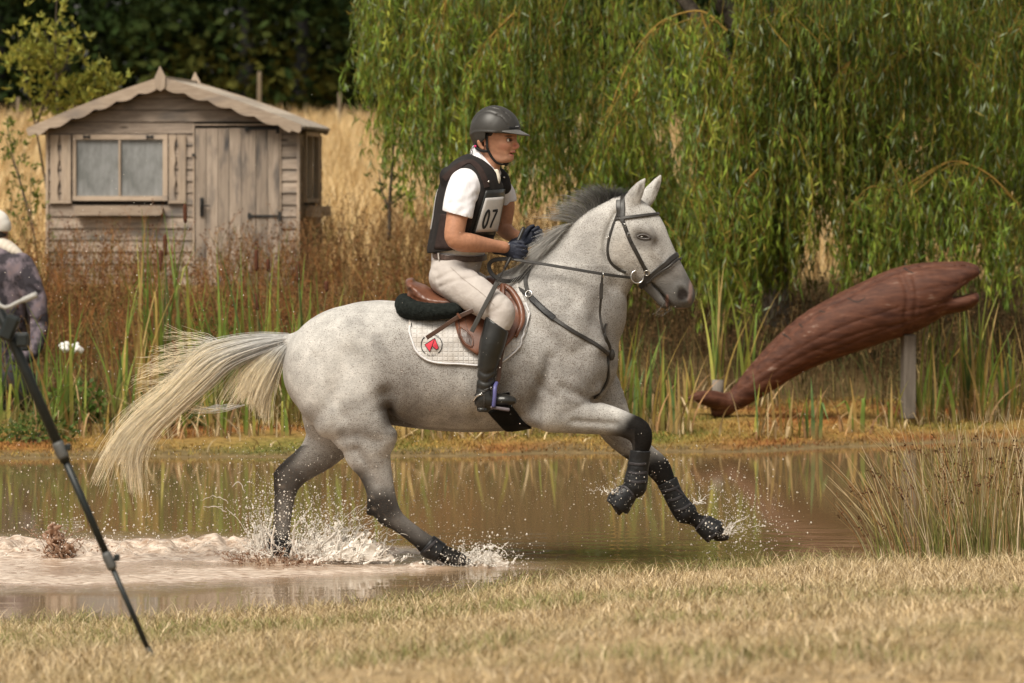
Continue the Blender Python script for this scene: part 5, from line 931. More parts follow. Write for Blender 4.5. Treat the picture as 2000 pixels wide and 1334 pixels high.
# hair
def strands(paths, r0, r1):
    """many thin three-sided tapering hairs as one array; paths (n, m, 3)"""
    paths = np.asarray(paths, float); n, m, _ = paths.shape
    T = np.gradient(paths, axis=1); T /= np.linalg.norm(T, axis=2)[..., None] + 1e-9
    ref = rng.normal(size=(n, 1, 3)); U = np.cross(T, ref); U /= np.linalg.norm(U, axis=2)[..., None] + 1e-9; W = np.cross(T, U)
    rr = np.linspace(0, 1, m)[None, :, None]; R = (np.asarray(r0).reshape(-1, 1, 1) * (1 - rr) + r1 * rr)
    V = np.stack([paths + R * (math.cos(a) * U + math.sin(a) * W) for a in (0, 2.094, 4.189)], 2)      # n,m,3,3
    base = (np.arange(n)[:, None, None] * m + np.arange(m - 1)[None, :, None]) * 3
    j = np.arange(3)[None, None]; k = (j + 1) % 3
    Q = np.stack([base + j, base + k, base + 3 + k, base + 3 + j], -1).reshape(-1, 4)
    return V.reshape(-1, 3), Q
def hair_paths(guides, n, m, spread, seed=0, wild=0.02, clumps=0):
    """guides: list of (weights of) 3-D polylines; each hair runs between two neighbouring guides"""
    r = np.random.default_rng(seed); G = np.stack([spline(g, 12) for g in guides]); K = G.shape[1]
    G = G[:, np.linspace(0, K - 1, m).astype(int)]
    u = r.random(n) * (len(guides) - 1); i = np.minimum(u.astype(int), len(guides) - 2); f = (u - i)[:, None, None]
    p = G[i] * (1 - f) + G[i + 1] * f
    s = np.linspace(0, 1, m)[None, :, None]
    off = r.normal(size=(n, 1, 3)) * np.array(spread) * (.25 + .9 * s)
    wv = np.sin(s * (2 + 3 * r.random((n, 1, 1))) + r.random((n, 1, 1)) * 6) * r.normal(size=(n, 1, 3)) * wild * s
    p = p + off + wv
    if clumps:                                                                       # hairs gather into wisps of uneven length
        w = r.integers(0, clumps, n); lead = np.array([np.flatnonzero(w == k)[0] if (w == k).any() else 0 for k in range(clumps)]); g = p[lead][w]; wide = 1 + .25 * np.sin(s * 5)
        p = p * (1 - .86 * s ** .8) + (g + (p - g) * .12 * wide) * (.86 * s ** .8); Lc = .62 + .38 * r.random(clumps); L = Lc[w] * (.86 + .14 * r.random(n))
    else: L = .72 + .28 * r.random(n); L = np.where(r.random(n) < .25, L * .8, L)          # uneven ends
    t = np.linspace(0, 1, m)[None] * L[:, None] * (m - 1); a = np.minimum(t.astype(int), m - 2); fr = (t - a)[..., None]
    ii = np.arange(n)[:, None]
    return p[ii, a] * (1 - fr) + p[ii, a + 1] * fr
def g3(rows): return [P(a, b, y) for a, b, y in rows]
tailA = [g3([(562, 656, 0), (500, 657, -.02), (430, 668, -.03), (392, 684, -.03), (345, 735, -.03), (270, 790, -.04), (215, 850, -.05), (172, 935, -.06)]),
         g3([(562, 660, -.01), (500, 668, -.04), (430, 688, -.06), (385, 715, -.06), (330, 775, -.07), (262, 835, -.07), (222, 890, -.08), (196, 960, -.08)]),
         g3([(562, 664, -.01), (505, 678, -.05), (440, 702, -.07), (400, 735, -.08), (335, 795, -.08), (280, 850, -.08), (262, 910, -.08), (272, 985, -.08)]),
         g3([(562, 670, 0), (515, 690, -.03), (455, 716, -.05), (412, 755, -.05), (350, 805, -.05), (300, 850, -.06), (274, 900, -.06), (276, 978, -.06)])]
tailB = [g3([(566, 665, 0), (520, 685, -.02), (465, 710, -.02), (430, 755, -.02), (408, 790, -.02)]),
         g3([(566, 667, -.02), (535, 690, -.04), (500, 730, -.05), (482, 770, -.05), (478, 800, -.05)]),
         g3([(566, 667, -.02), (545, 695, -.04), (520, 745, -.05), (508, 790, -.05), (505, 835, -.05)]),
         g3([(568, 670, 0), (556, 700, -.03), (543, 755, -.03), (535, 800, -.03), (532, 855, -.03)])]
tailC = [g3([(470, 668, 0), (420, 676, -.02), (370, 690, 0), (310, 690, .02), (235, 698, .03)]),
         g3([(450, 675, 0), (400, 690, .02), (345, 702, .03), (290, 735, .03), (255, 760, .03)]), g3([(440, 700, 0), (380, 720, .02), (330, 745, .02), (270, 745, .03), (235, 770, .03)])]
tailD = [g3([(420, 790, -.03), (385, 800, -.03), (355, 798, -.02), (350, 780, -.02), (362, 775, -.02)]), g3([(480, 790, -.03), (440, 800, -.04), (400, 800, -.04), (365, 790, -.04), (355, 775, -.04)])]
tp = [hair_paths(tailA, 4400, 18, (.009, .020, .009), 1, .009, 46), hair_paths(tailA, 300, 18, (.022, .03, .022), 9, .03), hair_paths(tailB, 1100, 18, (.012, .02, .014), 2, .014, 26), hair_paths(tailC, 70, 18, (.012, .03, .016), 3, .04, 22), hair_paths(tailD, 24, 18, (.012, .02, .01), 4, .02)]
tailE = [g3([(440, 668, 0), (395, 652, .02), (362, 640, .03), (340, 625, .04)]), g3([(430, 674, 0), (380, 668, .02), (330, 672, .04), (262, 690, .05)]), g3([(400, 690, -.02), (350, 705, .02), (300, 715, .04), (245, 725, .05)]), g3([(345, 745, -.03), (300, 762, 0), (262, 770, .02), (225, 800, .03)])]
tp.append(hair_paths(tailE, 90, 18, (.012, .03, .012), 12, .03, 40)); tp = np.concatenate(tp); V, Q = strands(tp, .0008 + .0008 * rng.random(len(tp)), .0005)
tc_ = np.repeat(np.linspace(0, 1, 18)[None], len(tp), 0); a0 = np.array([.80, .79, .77]); a1 = np.array([1.0, .91, .72])
hc = a0 + (a1 - a0) * sstep(.15, .7, tc_)[..., None]; hc = hc * (.75 + .4 * rng.random((len(tp), 1, 1))); hc = np.repeat(hc.reshape(-1, 3), 3, 0)
M_HAIR = colmat('horse_hair', rough=.5, spec=.2, vary=.1, scale=60, trans=.42)
build('tail', V, Q, M_HAIR, horse, True, hc)
crest = spline([(1212, 384), (1190, 389), (1165, 398), (1140, 417), (1115, 444), (1090, 470), (1065, 497), (1040, 516), (1012, 530), (995, 540)], 10)
mp_ = []; mc = []; mr_ = np.random.default_rng(5)
for i in range(2700):
    u = mr_.random() ** .9; cpx, cpy = crest[int(u * (len(crest) - 1))]; yy = mr_.normal() * .012
    b0 = P(cpx + mr_.normal() * 3, cpy + 5, yy)
    if u < .42:      # upright dark tuft towards the poll
        tall = np.interp(u, [0, .06, .16, .30, .42], [14, 24, 36, 30, 16]) * (.55 + .5 * mr_.random())
        lean = np.interp(u, [0, .1, .25, .42], [24, -6, -26, -46]) + mr_.normal() * 13
        rows = [(0, 0), (lean * .12, -tall * .45), (lean * .5, -tall * .85), (lean * 1.05, -tall * (.95 + .25 * mr_.random()))]
        yo = mr_.normal() * .03
    else:            # paler hair lying along the neck, swept back
        ln = (40 + 34 * mr_.random()); dn = np.interp(u, [.42, .7, 1], [14, 24, 30]) + mr_.normal() * 7
        rows = [(0, 0), (-ln * .22, -7 + dn * .15), (-ln * .6, -2 + dn * .8), (-ln, dn * 1.4 + 7)]
        yo = -abs(mr_.normal()) * .05
    pts = np.array([b0 + np.array([dx * S0, yo * k / 3, -dz * S0]) for k, (dx, dz) in enumerate(rows)])
    mp_.append(spline(pts, 3)); dk = np.clip(1.2 - u * 2.1 + mr_.normal() * .15, 0, 1)
    mc.append(np.array([.62, .60, .57]) * (1 - dk) + np.array([.045, .045, .04]) * dk)
mp_ = np.array(mp_); V, Q = strands(mp_, .0007 + .0007 * rng.random(len(mp_)), .0004)
mtip = np.linspace(0, 1, mp_.shape[1])[None, :, None]; mc = np.array(mc)[:, None] * (1.15 - .25 * mtip) + .08 * mtip ** 2
build('mane', V, Q, M_HAIR, horse, True, np.repeat(np.clip(mc, 0, 1).reshape(-1, 3), 3, 0))
wk = []
for i in range(14):
    a = P(1288 + mr_.random() * 28, 592 + mr_.random() * 10, hy(1300) + mr_.normal() * .03); wk.append(spline([a, a + np.array([-.01, mr_.normal() * .01, -.02]), a + np.array([-.03 - .03 * mr_.random(), mr_.normal() * .02, -.035 - .02 * mr_.random()])], 3))
V, Q = strands(np.array(wk), .0004, .0002); build('whisker', V, Q, M_HAIR, horse, True, np.full((len(V), 3), .5))
# ---------------------------------------------------------------- tack
M_BROWN = pm('brown_saddle_leather', (.115, .043, .023), (.17, .068, .037), 14, rough=.4, spec=.4, coat=.12, bump=.05, bscale=200)
M_BLACKL = pm('black_bridle_leather', (.018, .016, .014), (.032, .028, .025), 20, rough=.42, spec=.45, bump=.08, bscale=220)
M_DKBROWN = pm('dark_brown_strap_leather', (.055, .028, .018), (.08, .042, .028), 20, rough=.45)
M_RUBBER = pm('black_boot_shell', (.008, .008, .009), (.016, .016, .017), 18, rough=.42, spec=.3, bump=.12, bscale=70)
M_FLEECE = pm('black_fleece', (.008, .010, .009), (.017, .02, .018), 60, rough=.95, spec=.1, bump=.9, bscale=160, bdist=.006)
def surf(px_pts, off, k=6, tree=None):
    out = []
    for a, b in spline(px_pts, k):
        p, n = ray(a, b, off, tree=tree)
        if p is None:                          # just past the edge: nearest point of the surface
            h_, n_, _, _ = (tree or HT).find_nearest(Vector(P(a, b, -.35))); n = np.array([0, -1.0, 0]); p = np.array(h_) + n * off
        out.append((p, n))
    return np.array([o[0] for o in out]), np.array([o[1] for o in out])
def strap_on(name, px_pts, w_px, mat, parent, t=.004, off=.004, tree=None):
    p, n = surf(px_pts, off, tree=tree)
    for _ in range(2): p[1:-1] = .25 * p[:-2] + .5 * p[1:-1] + .25 * p[2:]; n[1:-1] = .25 * n[:-2] + .5 * n[1:-1] + .25 * n[2:]
    n /= np.linalg.norm(n, axis=1)[:, None]
    return build(name, *strap_geo(p, n, w_px * S0, t), mat, parent, False)
def loop_on(name, c, u, w_px, mat, parent, a0=0, a1=360, t=.004, off=.004, n=40, tilt=(0, 0, 0), rad=.45):
    """band round the horse: shoots in at centre c from the plane of u and the sideways axis"""
    c = np.array(c, float); u = np.array(u, float) / np.linalg.norm(u); v = np.array([YAW, 1, 0]); v /= np.linalg.norm(v); pts = []; nn = []
    for a in np.linspace(math.radians(a0), math.radians(a1), n):
        d = math.cos(a) * u + math.sin(a) * v
        hit, nr, i, ds = HT.ray_cast(Vector(c + d * rad), Vector(-d))
        if hit is None: continue
        nr = np.array(nr); nr = nr if nr @ d > 0 else -nr
        pts.append(np.array(hit) + nr * off); nn.append(nr)
    pts = np.array(pts); nn = np.array(nn)
    for _ in range(2): pts[1:-1] = .25 * pts[:-2] + .5 * pts[1:-1] + .25 * pts[2:]; nn[1:-1] = .25 * nn[:-2] + .5 * nn[1:-1] + .25 * nn[2:]
    nn /= np.linalg.norm(nn, axis=1)[:, None]
    return build(name, *strap_geo(pts, nn, w_px * S0, t), mat, parent, False)
def patch_geo(A, B, nu, nv, off, thick, tree=None, edge=.6, mirror=False):
    """sheet lofted between two pixel curves and laid on the body; both faces and a rim"""
    A = spline(A, 10); B = spline(B, 10); A = A[np.linspace(0, len(A) - 1, nu).astype(int)]; B = B[np.linspace(0, len(B) - 1, nu).astype(int)]
    out = np.zeros((nu, nv, 3)); inn = np.zeros((nu, nv, 3)); T = tree or HT
    for i in range(nu):
        for j in range(nv):
            q = A[i] * (1 - j / (nv - 1)) + B[i] * (j / (nv - 1)); p, n = ray(q[0], q[1], 0, tree=T)
            if p is None:
                w = P(q[0], q[1], -.05); h_, n_, _, _ = T.find_nearest(Vector(w)); p = np.array(h_); n = np.array([0, -.5, .86])
            rim = edge if (i in (0, nu - 1) or j in (0, nv - 1)) else 1
            out[i, j] = p + n * (off + thick * rim); inn[i, j] = p + n * off * .5
    for _ in range(2): out[1:-1, 1:-1] = .5 * out[1:-1, 1:-1] + .125 * (out[:-2, 1:-1] + out[2:, 1:-1] + out[1:-1, :-2] + out[1:-1, 2:])
    V = np.concatenate([out.reshape(-1, 3), inn.reshape(-1, 3)]); N = nu * nv; Fc = []
    g = lambda i, j: i * nv + j
    for i in range(nu - 1):
        for j in range(nv - 1):
            Fc.append((g(i, j), g(i, j + 1), g(i + 1, j + 1), g(i + 1, j))); Fc.append((N + g(i, j), N + g(i + 1, j), N + g(i + 1, j + 1), N + g(i, j + 1)))
    ring = [g(i, 0) for i in range(nu)] + [g(nu - 1, j) for j in range(1, nv)] + [g(i, nv - 1) for i in range(nu - 2, -1, -1)] + [g(0, j) for j in range(nv - 2, 0, -1)]
    for a, b in zip(ring, ring[1:] + ring[:1]): Fc.append((a, b, b + N, a + N))
    if mirror:
        V2 = V.copy(); V2[:, 1] *= -1; m = len(V); Fc = Fc + [tuple(i + m for i in f[::-1]) for f in Fc]; V = np.concatenate([V, V2])
    return V, Fc
def bvh(V, Fc): return BVHTree.FromPolygons([Vector(v) for v in V], [tuple(int(i) for i in f) for f in Fc])
# --- white saddle pad
def quilt_material():
    m, t, b, N = nodes('white_quilted_cotton'); L = t.links.new; b.inputs['Roughness'].default_value = .85; b.inputs['Specular IOR Level'].default_value = .2
    tc = N('ShaderNodeTexCoord'); sx = N('ShaderNodeSeparateXYZ'); L(tc.outputs['Object'], sx.inputs[0])
    def saw(o, f):
        a = N('ShaderNodeMath', _operation='MULTIPLY'); a.inputs[1].default_value = f; L(o, a.inputs[0]); c = N('ShaderNodeMath', _operation='PINGPONG'); c.inputs[1].default_value = 1; L(a.outputs[0], c.inputs[0]); return c.outputs[0]
    mn = N('ShaderNodeMath', _operation='MINIMUM'); L(saw(sx.outputs[0], 78), mn.inputs[0]); L(saw(sx.outputs[2], 90), mn.inputs[1])
    pw = N('ShaderNodeMapRange'); pw.inputs[1].default_value = 0; pw.inputs[2].default_value = .35; L(mn.outputs[0], pw.inputs[0])
    nz = N('ShaderNodeTexNoise', Scale=9.0, Detail=4.0); L(tc.outputs['Object'], nz.inputs['Vector'])
    r = N('ShaderNodeValToRGB'); e = r.color_ramp.elements; e[0].position, e[1].position = .35, .6; e[0].color = (.40, .36, .32, 1); e[1].color = (.58, .56, .54, 1); L(nz.outputs[0], r.inputs[0]); L(r.outputs[0], b.inputs['Base Color'])
    ad = N('ShaderNodeMath', _operation='MULTIPLY_ADD'); ad.inputs[1].default_value = .8; L(nz.outputs[0], ad.inputs[0]); L(pw.outputs[0], ad.inputs[2])
    bp = N('ShaderNodeBump', Strength=.55, Distance=.006); L(ad.outputs[0], bp.inputs['Height']); L(bp.outputs[0], b.inputs['Normal']); return m
PADA = [(799, 602), (830, 603), (870, 602), (905, 592), (940, 570), (970, 548), (995, 540), (1012, 552)]
PADB = [(797, 650), (812, 690), (845, 709), (890, 711), (940, 714), (985, 705), (1022, 664), (1036, 612)]
V, Fc = patch_geo(PADA, PADB, 40, 26, .002, .010, mirror=True)
pad = build('saddle_pad', V, Fc, quilt_material(), None, True)
tag(pad, 'white quilted saddle pad under the brown saddle, with a red and black emblem', 'saddle pad')
PT = bvh(V, Fc)
rim = surf([PADA[0], (797, 628)] + PADB + [(1034, 590), (1022, 570), PADA[-1]], .003, 4, PT)[0]
build('edge_binding', *tube_geo(rim, .005, 6), pm('white_binding_tape', (.62, .61, .62), rough=.6), pad)
M_PRINT = pm('black_print', (.012, .012, .012), rough=.7); M_RED = pm('red_print', (.62, .035, .06), (.52, .03, .05), 50, rough=.7)
def stroke(name, px_pts, w, mat, parent, tree, off, k=6, t=.0016):
    p, n = surf(px_pts, off, k, tree); return build(name, *strap_geo(p, n, w * S0, t), mat, parent, False)
def fill(name, outline, mat, parent, tree, off, t=.0016):
    c = np.mean(outline, 0); rows = [c] + [c + (np.array(o) - c) * f for f in (.5, 1) for o in outline]; n = len(outline); V = [ray(a, b, off, tree=tree)[0] for a, b in rows]
    Fc = [(0, 1 + i, 1 + (i + 1) % n) for i in range(n)] + [(1 + i, 1 + n + i, 1 + n + (i + 1) % n, 1 + (i + 1) % n) for i in range(n)]
    return build(name, V, Fc, mat, parent, False)
def text_on(name, txt, centre, radius, a_mid, size, mat, parent, tree, off, up=1):
    """lettering bent along an arc of pixels and laid on a surface"""
    cu = bpy.data.curves.new('lettering', 'FONT'); cu.body = txt; cu.size = size; cu.align_x = 'CENTER'
    ob = bpy.data.objects.new('lettering', cu); sc.collection.objects.link(ob); dg = bpy.context.evaluated_depsgraph_get(); me = ob.evaluated_get(dg).to_mesh()
    V2 = [(v.co.x, v.co.y) for v in me.vertices]; Fc = [tuple(p.vertices) for p in me.polygons]; ob.to_mesh_clear(); bpy.data.objects.remove(ob); bpy.data.curves.remove(cu)
    V = []
    for x, y in V2:
        if radius is None: q = (centre[0] + x, centre[1] - y)
        else:
            a = a_mid + up * x / radius; rr = radius + (y if up > 0 else -y - size * .0); q = (centre[0] + rr * math.sin(a), centre[1] - rr * math.cos(a))
        p, n = ray(q[0], q[1], off, tree=tree)
        if p is None: p = P(q[0], q[1], -.3)
        V.append(p)
    return build(name, V, Fc, mat, parent, False)
LC = (843, 674)
lg = stroke('emblem_ring', [(LC[0] + 20.5 * math.sin(a), LC[1] - 20.5 * math.cos(a)) for a in np.linspace(-.75, -2.5, 12)], 1.5, M_PRINT, pad, PT, .0035, 3)
stroke('emblem_ring', [(LC[0] + 20.5 * math.sin(a), LC[1] - 20.5 * math.cos(a)) for a in np.linspace(.85, 2.45, 12)], 1.5, M_PRINT, pad, PT, .0035, 3)
fill('emblem_shape', [(829.5, 673.5), (849.5, 661), (844.5, 676), (839.5, 687.5)], M_RED, pad, PT, .003)
fill('emblem_shape', [(849.5, 661), (857, 680), (852.5, 683.5), (845, 676.5)], M_RED, pad, PT, .003)
for seg in ([(829.5, 673.5), (849.5, 661)], [(829.5, 673.5), (839.5, 687.5)], [(849.5, 661), (839.5, 687.5)], [(849.5, 661), (857, 680)], [(857, 680), (852.5, 683.5)], [(852.5, 683.5), (844.8, 677)]):
    stroke('emblem_outline', seg, .9, M_PRINT, pad, PT, .004, 3)
text_on('emblem_lettering', 'eeds', LC, 18.6, .52, 6.0, M_PRINT, pad, PT, .0035); text_on('emblem_lettering', 'K', LC, 18.6, -.80, 6.0, M_PRINT, pad, PT, .0035)
text_on('emblem_lettering', 'Est. 2012', LC, 22.0, math.pi, 5.2, M_PRINT, pad, PT, .0035, up=-1)
stroke('side_lettering', [(803.5, 632), (803.8, 636), (804, 639)], 1.6, M_PRINT, pad, PT, .0035, 3)
# --- black fleece half pad
ff = Field((-.62, -.36, 1.15), (-.18, .36, 1.45), .006)
ff.add(pst([(789, 590, 0, 15, .16), (791, 597, -.13, 20, .07), (800, 604, -.20, 20, .05), (840, 609, -.245, 17, .05), (890, 606, -.265, 15, .045)]), .02)
ff.add([(x, -y, z, r, l) for x, y, z, r, l in pst([(789, 590, 0, 15, .16), (791, 597, -.13, 20, .07), (800, 604, -.20, 20, .05), (840, 609, -.245, 17, .05), (890, 606, -.265, 15, .045)])], .02)
V, Q = ff.mesh(); V = V + noise3(V, 60, 8, 2)[:, None] * .003
tag(build('half_pad', V, Q, M_FLEECE), 'thick black fleece half pad below the saddle cantle', 'half pad')
# --- brown saddle
saddle = empty('saddle', P(890, 600), 'brown leather jumping saddle on the grey horse', 'saddle')
sf = Field((-.58, -.30, 1.22), (.02, .30, 1.50), .006)
sf.add(pst([(806, 560, 0, 12, .17), (822, 574, 0, 20, .185), (850, 585, 0, 16, .165), (890, 586, 0, 14, .14), (930, 571, 0, 15, .13), (957, 552, 0, 14, .115)]), .02)
for sg in (-1, 1): sf.add(pst([(806, 580, sg * .10, 11, .05), (830, 590, sg * .15, 12, .05), (865, 594, sg * .17, 11, .05), (910, 590, sg * .18, 10, .04)]), .02)
sf.add(pst([(800, 556, 0, 7, .14), (797, 549, 0, 5, .12), (805, 546, 0, 4, .11)]), .015)
for q in ([(804, 579), (830, 589), (870, 592), (905, 588)], [(806, 586), (832, 596), (870, 598)]): sf.press(pxz(q, -.15), 2.2 * S0, .004, yhi=-.04)
V, Q = sf.mesh(); build('seat', relax(V, Q, 1), Q, M_BROWN, saddle)
V, Fc = patch_geo([(882, 588), (887, 622), (893, 652), (905, 676), (932, 695)], [(990, 556), (1012, 578), (1022, 608), (1017, 642), (978, 690)], 26, 22, .014, .012, PT, .5)
flap = build('flap', V, Fc, M_BROWN, saddle); FT = bvh(V, Fc)
p, n = surf([(972, 552), (1000, 570), (1017, 600), (1018, 632), (1005, 657)], .006, 6, FT); build('knee_roll', *tube_geo(p, np.interp(np.linspace(0, 1, len(p)), [0, .2, .6, 1], [.010, .016, .018, .008]), 10), M_BROWN, flap)
p, n = surf([(882, 590), (887, 622), (893, 652), (905, 676), (928, 692)], .002, 6, FT); build('piping', *tube_geo(p, .0028, 6), M_DKBROWN, flap)
stroke('crease_stitching', [(905, 600), (912, 640), (925, 668)], 1.2, M_DKBROWN, flap, FT, .001)
fill('flap_hollow', [(899, 640), (912, 648), (922, 662), (921, 676), (910, 670), (902, 656)], pm('worn_dark_leather', (.045, .018, .010), (.08, .03, .015), 20, rough=.3), flap, FT, .0015)
p, n = surf([(899, 639), (912, 647), (923, 661), (922, 677), (909, 671), (900, 655), (899, 640)], .002, 4, FT); build('hollow_rim', *tube_geo(p, .0035, 6), M_BROWN, flap)
pp = [P(924, 606, -.40), P(908, 613, -.40), P(890, 622, -.39), P(862, 641, -.37), P(833, 660, -.35)]; pp = spline(pp, 6)
build('stirrup_leather_end', *strap_geo(pp, np.tile([0, -1, .1], (len(pp), 1)), 8.5 * S0, .005), M_DKBROWN, saddle, False)
kp = [P(893, 612, -.405), P(900, 622, -.405)]; build('keeper', *strap_geo(kp, np.tile([0, -1, .0], (2, 1)), 4.5 * S0, .006), M_BROWN, saddle, False)
pp = spline([P(990, 650, -.37), P(979, 695, -.38), P(974, 735, -.39), P(970, 752, -.395)], 6); build('stirrup_leather', *strap_geo(pp, np.tile([0.3, -1, 0], (len(pp), 1)), 8 * S0, .005), M_DKBROWN, saddle, False)
M_STIR = pm('violet_stirrup_shell', (.085, .085, .22), (.11, .105, .26), 20, rough=.4); YS = -.395
ir = MB()
for sy in (-1, 1):
    ir.tube(spline([P(970, 748, YS + sy * .012), P(967, 757, YS + sy * .052), P(966, 775, YS + sy * .062), P(964, 795, YS + sy * .058)], 6), [.010] * 19, 8)
st_ = ir.done('stirrup', M_STIR, saddle, True)
tread = MB().box(P(977, 797, YS), (.095, .115, .016), Matrix.Rotation(math.radians(9), 3, 'Y'), .005).done('tread', pm('grey_stirrup_tread', (.12, .10, .11), rough=.7), st_)
# --- girth
girth = empty('girth', P(995, 838), 'wide black girth under the belly behind the elbow', 'girth')
V, Fc = patch_geo([(952, 802), (966, 818), (983, 836), (993, 841)], [(998, 790), (1010, 806), (1024, 824), (1038, 834)], 16, 14, .003, .010)
M_GIRTH = pm('black_girth_web', (.006, .006, .006), (.010, .010, .010), 20, rough=.85, spec=.12); build('belly_guard', V, Fc, M_GIRTH, girth)
loop_on('strap', P(1000, 720), (0.1, 0, -1), 28, M_GIRTH, girth, -70, 70, .008, .006, 40, rad=.7)
# --- bridle
bridle = empty('bridle', P(1215, 420), 'black leather bridle with a steel loose ring bit on the grey head', 'bridle')
hp = strap_on('headpiece', [(1209, 392), (1208, 400), (1209, 410), (1212, 423)], 9.5, M_BLACKL, bridle, .006, .006)
loop_on('headpiece', P(1222, 425), (-.05, 0, 1), 9.5, M_BLACKL, bridle, -100, 80, .006, .006)
bb = loop_on('browband', P(1240, 424, hy(1240)), (1, 0, .12), 6.2, M_BLACKL, bridle, -140, 100, .007, .007, 44)
strap_on('cheekpiece', [(1213, 424), (1221, 443), (1230, 468), (1243, 493), (1254, 514), (1263, 531)], 7.5, M_BLACKL, bridle, .006, .005)
strap_on('cheekpiece', [(1217, 434), (1224, 451), (1233, 473)], 5, M_BLACKL, bridle, .005, .010)
for q in ((1221, 441), (1228, 459)):
    p, n = ray(*q, .011); build('buckle', *ring_geo(p, .008, .0016, n, 14, 5), M_STEEL, bridle)
strap_on('throatlash', [(1209, 412), (1199, 438), (1190, 466), (1187, 490), (1192, 511), (1206, 524), (1222, 532)], 5.2, M_BLACKL, bridle, .005, .004)
p, n = ray(1189, 464, .009); build('buckle', *ring_geo(p, .007, .0015, n, 14, 5), M_STEEL, bridle)
nb = loop_on('noseband', P(1288, 528, hy(1288)), (.62, 0, .55), 10, M_BLACKL, bridle, -180, 180, .008, .006, 60, rad=.15)
loop_on('flash_strap', P(1290, 534, hy(1290)), (.66, 0, .50), 4, M_BLACKL, bridle, -150, 150, .006, .012, 60, rad=.15)
p, n = ray(1246, 538, .012); bitc = p
br = build('bit_ring', *ring_geo(p, 12.5 * S0, .0034, (.15, -1, .05), 30, 8), M_STEEL, bridle)
p, n = ray(1264, 532, .014); build('small_ring', *ring_geo(p, 5 * S0, .0024, n, 18, 6), M_STEEL, bridle)
mo, n = ray(1263, 546, -.02); build('mouthpiece', *tube_geo([bitc + np.array([.032, 0, -.008]), mo, mo + np.array([0, .06, 0])], .006, 8), pm('copper_bit', (.55, .38, .22), rough=.3, metal=1), br)
strap_on('curb_strap', [(1262, 535), (1260, 548), (1262, 558)], 6, M_BLACKL, bridle, .006, .006)
# --- reins
NG = P(1004, 505, -.125); FG = P(1040, 486, .10)
rein = empty('reins', P(1100, 520, -.2), 'pair of narrow black reins from the bit to the gloved hands', 'reins')
pp = spline([bitc + np.array([-.033, 0, -.004]), P(1205, 539, -.165), P(1177, 535, -.20), P(1120, 525.5, -.20), P(1060, 515.5, -.17), P(1012, 508, -.135), NG], 8)
build('near_rein', *strap_geo(pp, np.tile([0.05, -1, .2], (len(pp), 1)), 5.5 * S0, .005), M_BLACKL, rein, False)
pp = spline([P(1262, 545, hy(1262) + .10), P(1200, 530, .17), P(1130, 508, .17), P(1075, 494, .14), FG], 8)
build('far_rein', *strap_geo(pp, np.tile([0.05, 1, .2], (len(pp), 1)), 5.5 * S0, .005), M_BLACKL, rein, False)
pp = spline([FG + np.array([0, -.01, 0]), P(1042, 500, .02), P(1036, 520, -.06), P(1018, 541, -.10), P(990, 549, -.13), P(966, 540, -.13), P(955, 522, -.12), P(965, 508, -.12), NG], 8)
build('rein_loop', *strap_geo(pp, np.tile([.2, -1, .1], (len(pp), 1)), 8 * S0, .004), M_BLACKL, rein, False)
# --- breastplate with running martingale
bpl = empty('breastplate', P(1100, 640, -.2), 'black breastplate and martingale straps across the chest', 'breastplate')
strap_on('shoulder_strap', [(998, 556), (1033, 577), (1060, 606), (1084, 624), (1120, 648), (1162, 672), (1186, 690)], 7.5, M_BLACKL, bpl, .007, .006)
strap_on('strap_sleeve', [(1038, 582), (1060, 604), (1082, 622)], 12, M_RUBBER, bpl, .009, .008)
strap_on('chest_strap', [(1187, 686), (1187, 712), (1187, 736), (1178, 758), (1162, 776)], 7, M_BLACKL, bpl, .006, .006)
for q in ((1034.5, 576),):
    p, n = ray(*q, .014); build('ring', *ring_geo(p, 6.5 * S0, .0028, n, 20, 6), M_STEEL, bpl)
p, n = surf([(1031, 570), (1027, 548), (1033, 530), (1040, 518)], .006); build('neck_strap', *strap_geo(p, n, 8 * S0, .005), M_BLACKL, bpl, False)
RG = P(1177, 537, -.205); build('ring', *ring_geo(RG, 5.5 * S0, .0026, (1, .25, .1), 18, 6), M_STEEL, bpl)
pp = spline([RG, P(1175, 556, -.20), P(1174, 580, -.20), P(1172, 615, -.185), P(1179, 648, -.19), ray(1189, 676, .006)[0], ray(1189, 690, .006)[0]], 6); build('martingale_fork', *strap_geo(pp, np.tile([0, -1, .1], (len(pp), 1)), 4.5 * S0, .004), M_BLACKL, bpl, False)
pp = spline([P(1211, 550, .12), P(1207, 580, .10), P(1196, 612, -.02), P(1182, 638, -.16), P(1183, 660, -.19), ray(1190, 686, .008)[0]], 6); build('martingale_fork', *strap_geo(pp, np.tile([0.2, -1, .1], (len(pp), 1)), 4.5 * S0, .004), M_BLACKL, bpl, False)
build('fork_stop', *strap_geo(spline([P(1175, 553, -.205), P(1174, 575, -.205), P(1174, 584, -.205)], 4), np.tile([0, -1, 0], (9, 1)), 7 * S0, .008), M_BLACKL, bpl, False)
p, n = ray(1190, 692, .012); build('breast_pad', *ball_geo(p, (.018, .010, .03)), M_BLACKL, bpl)
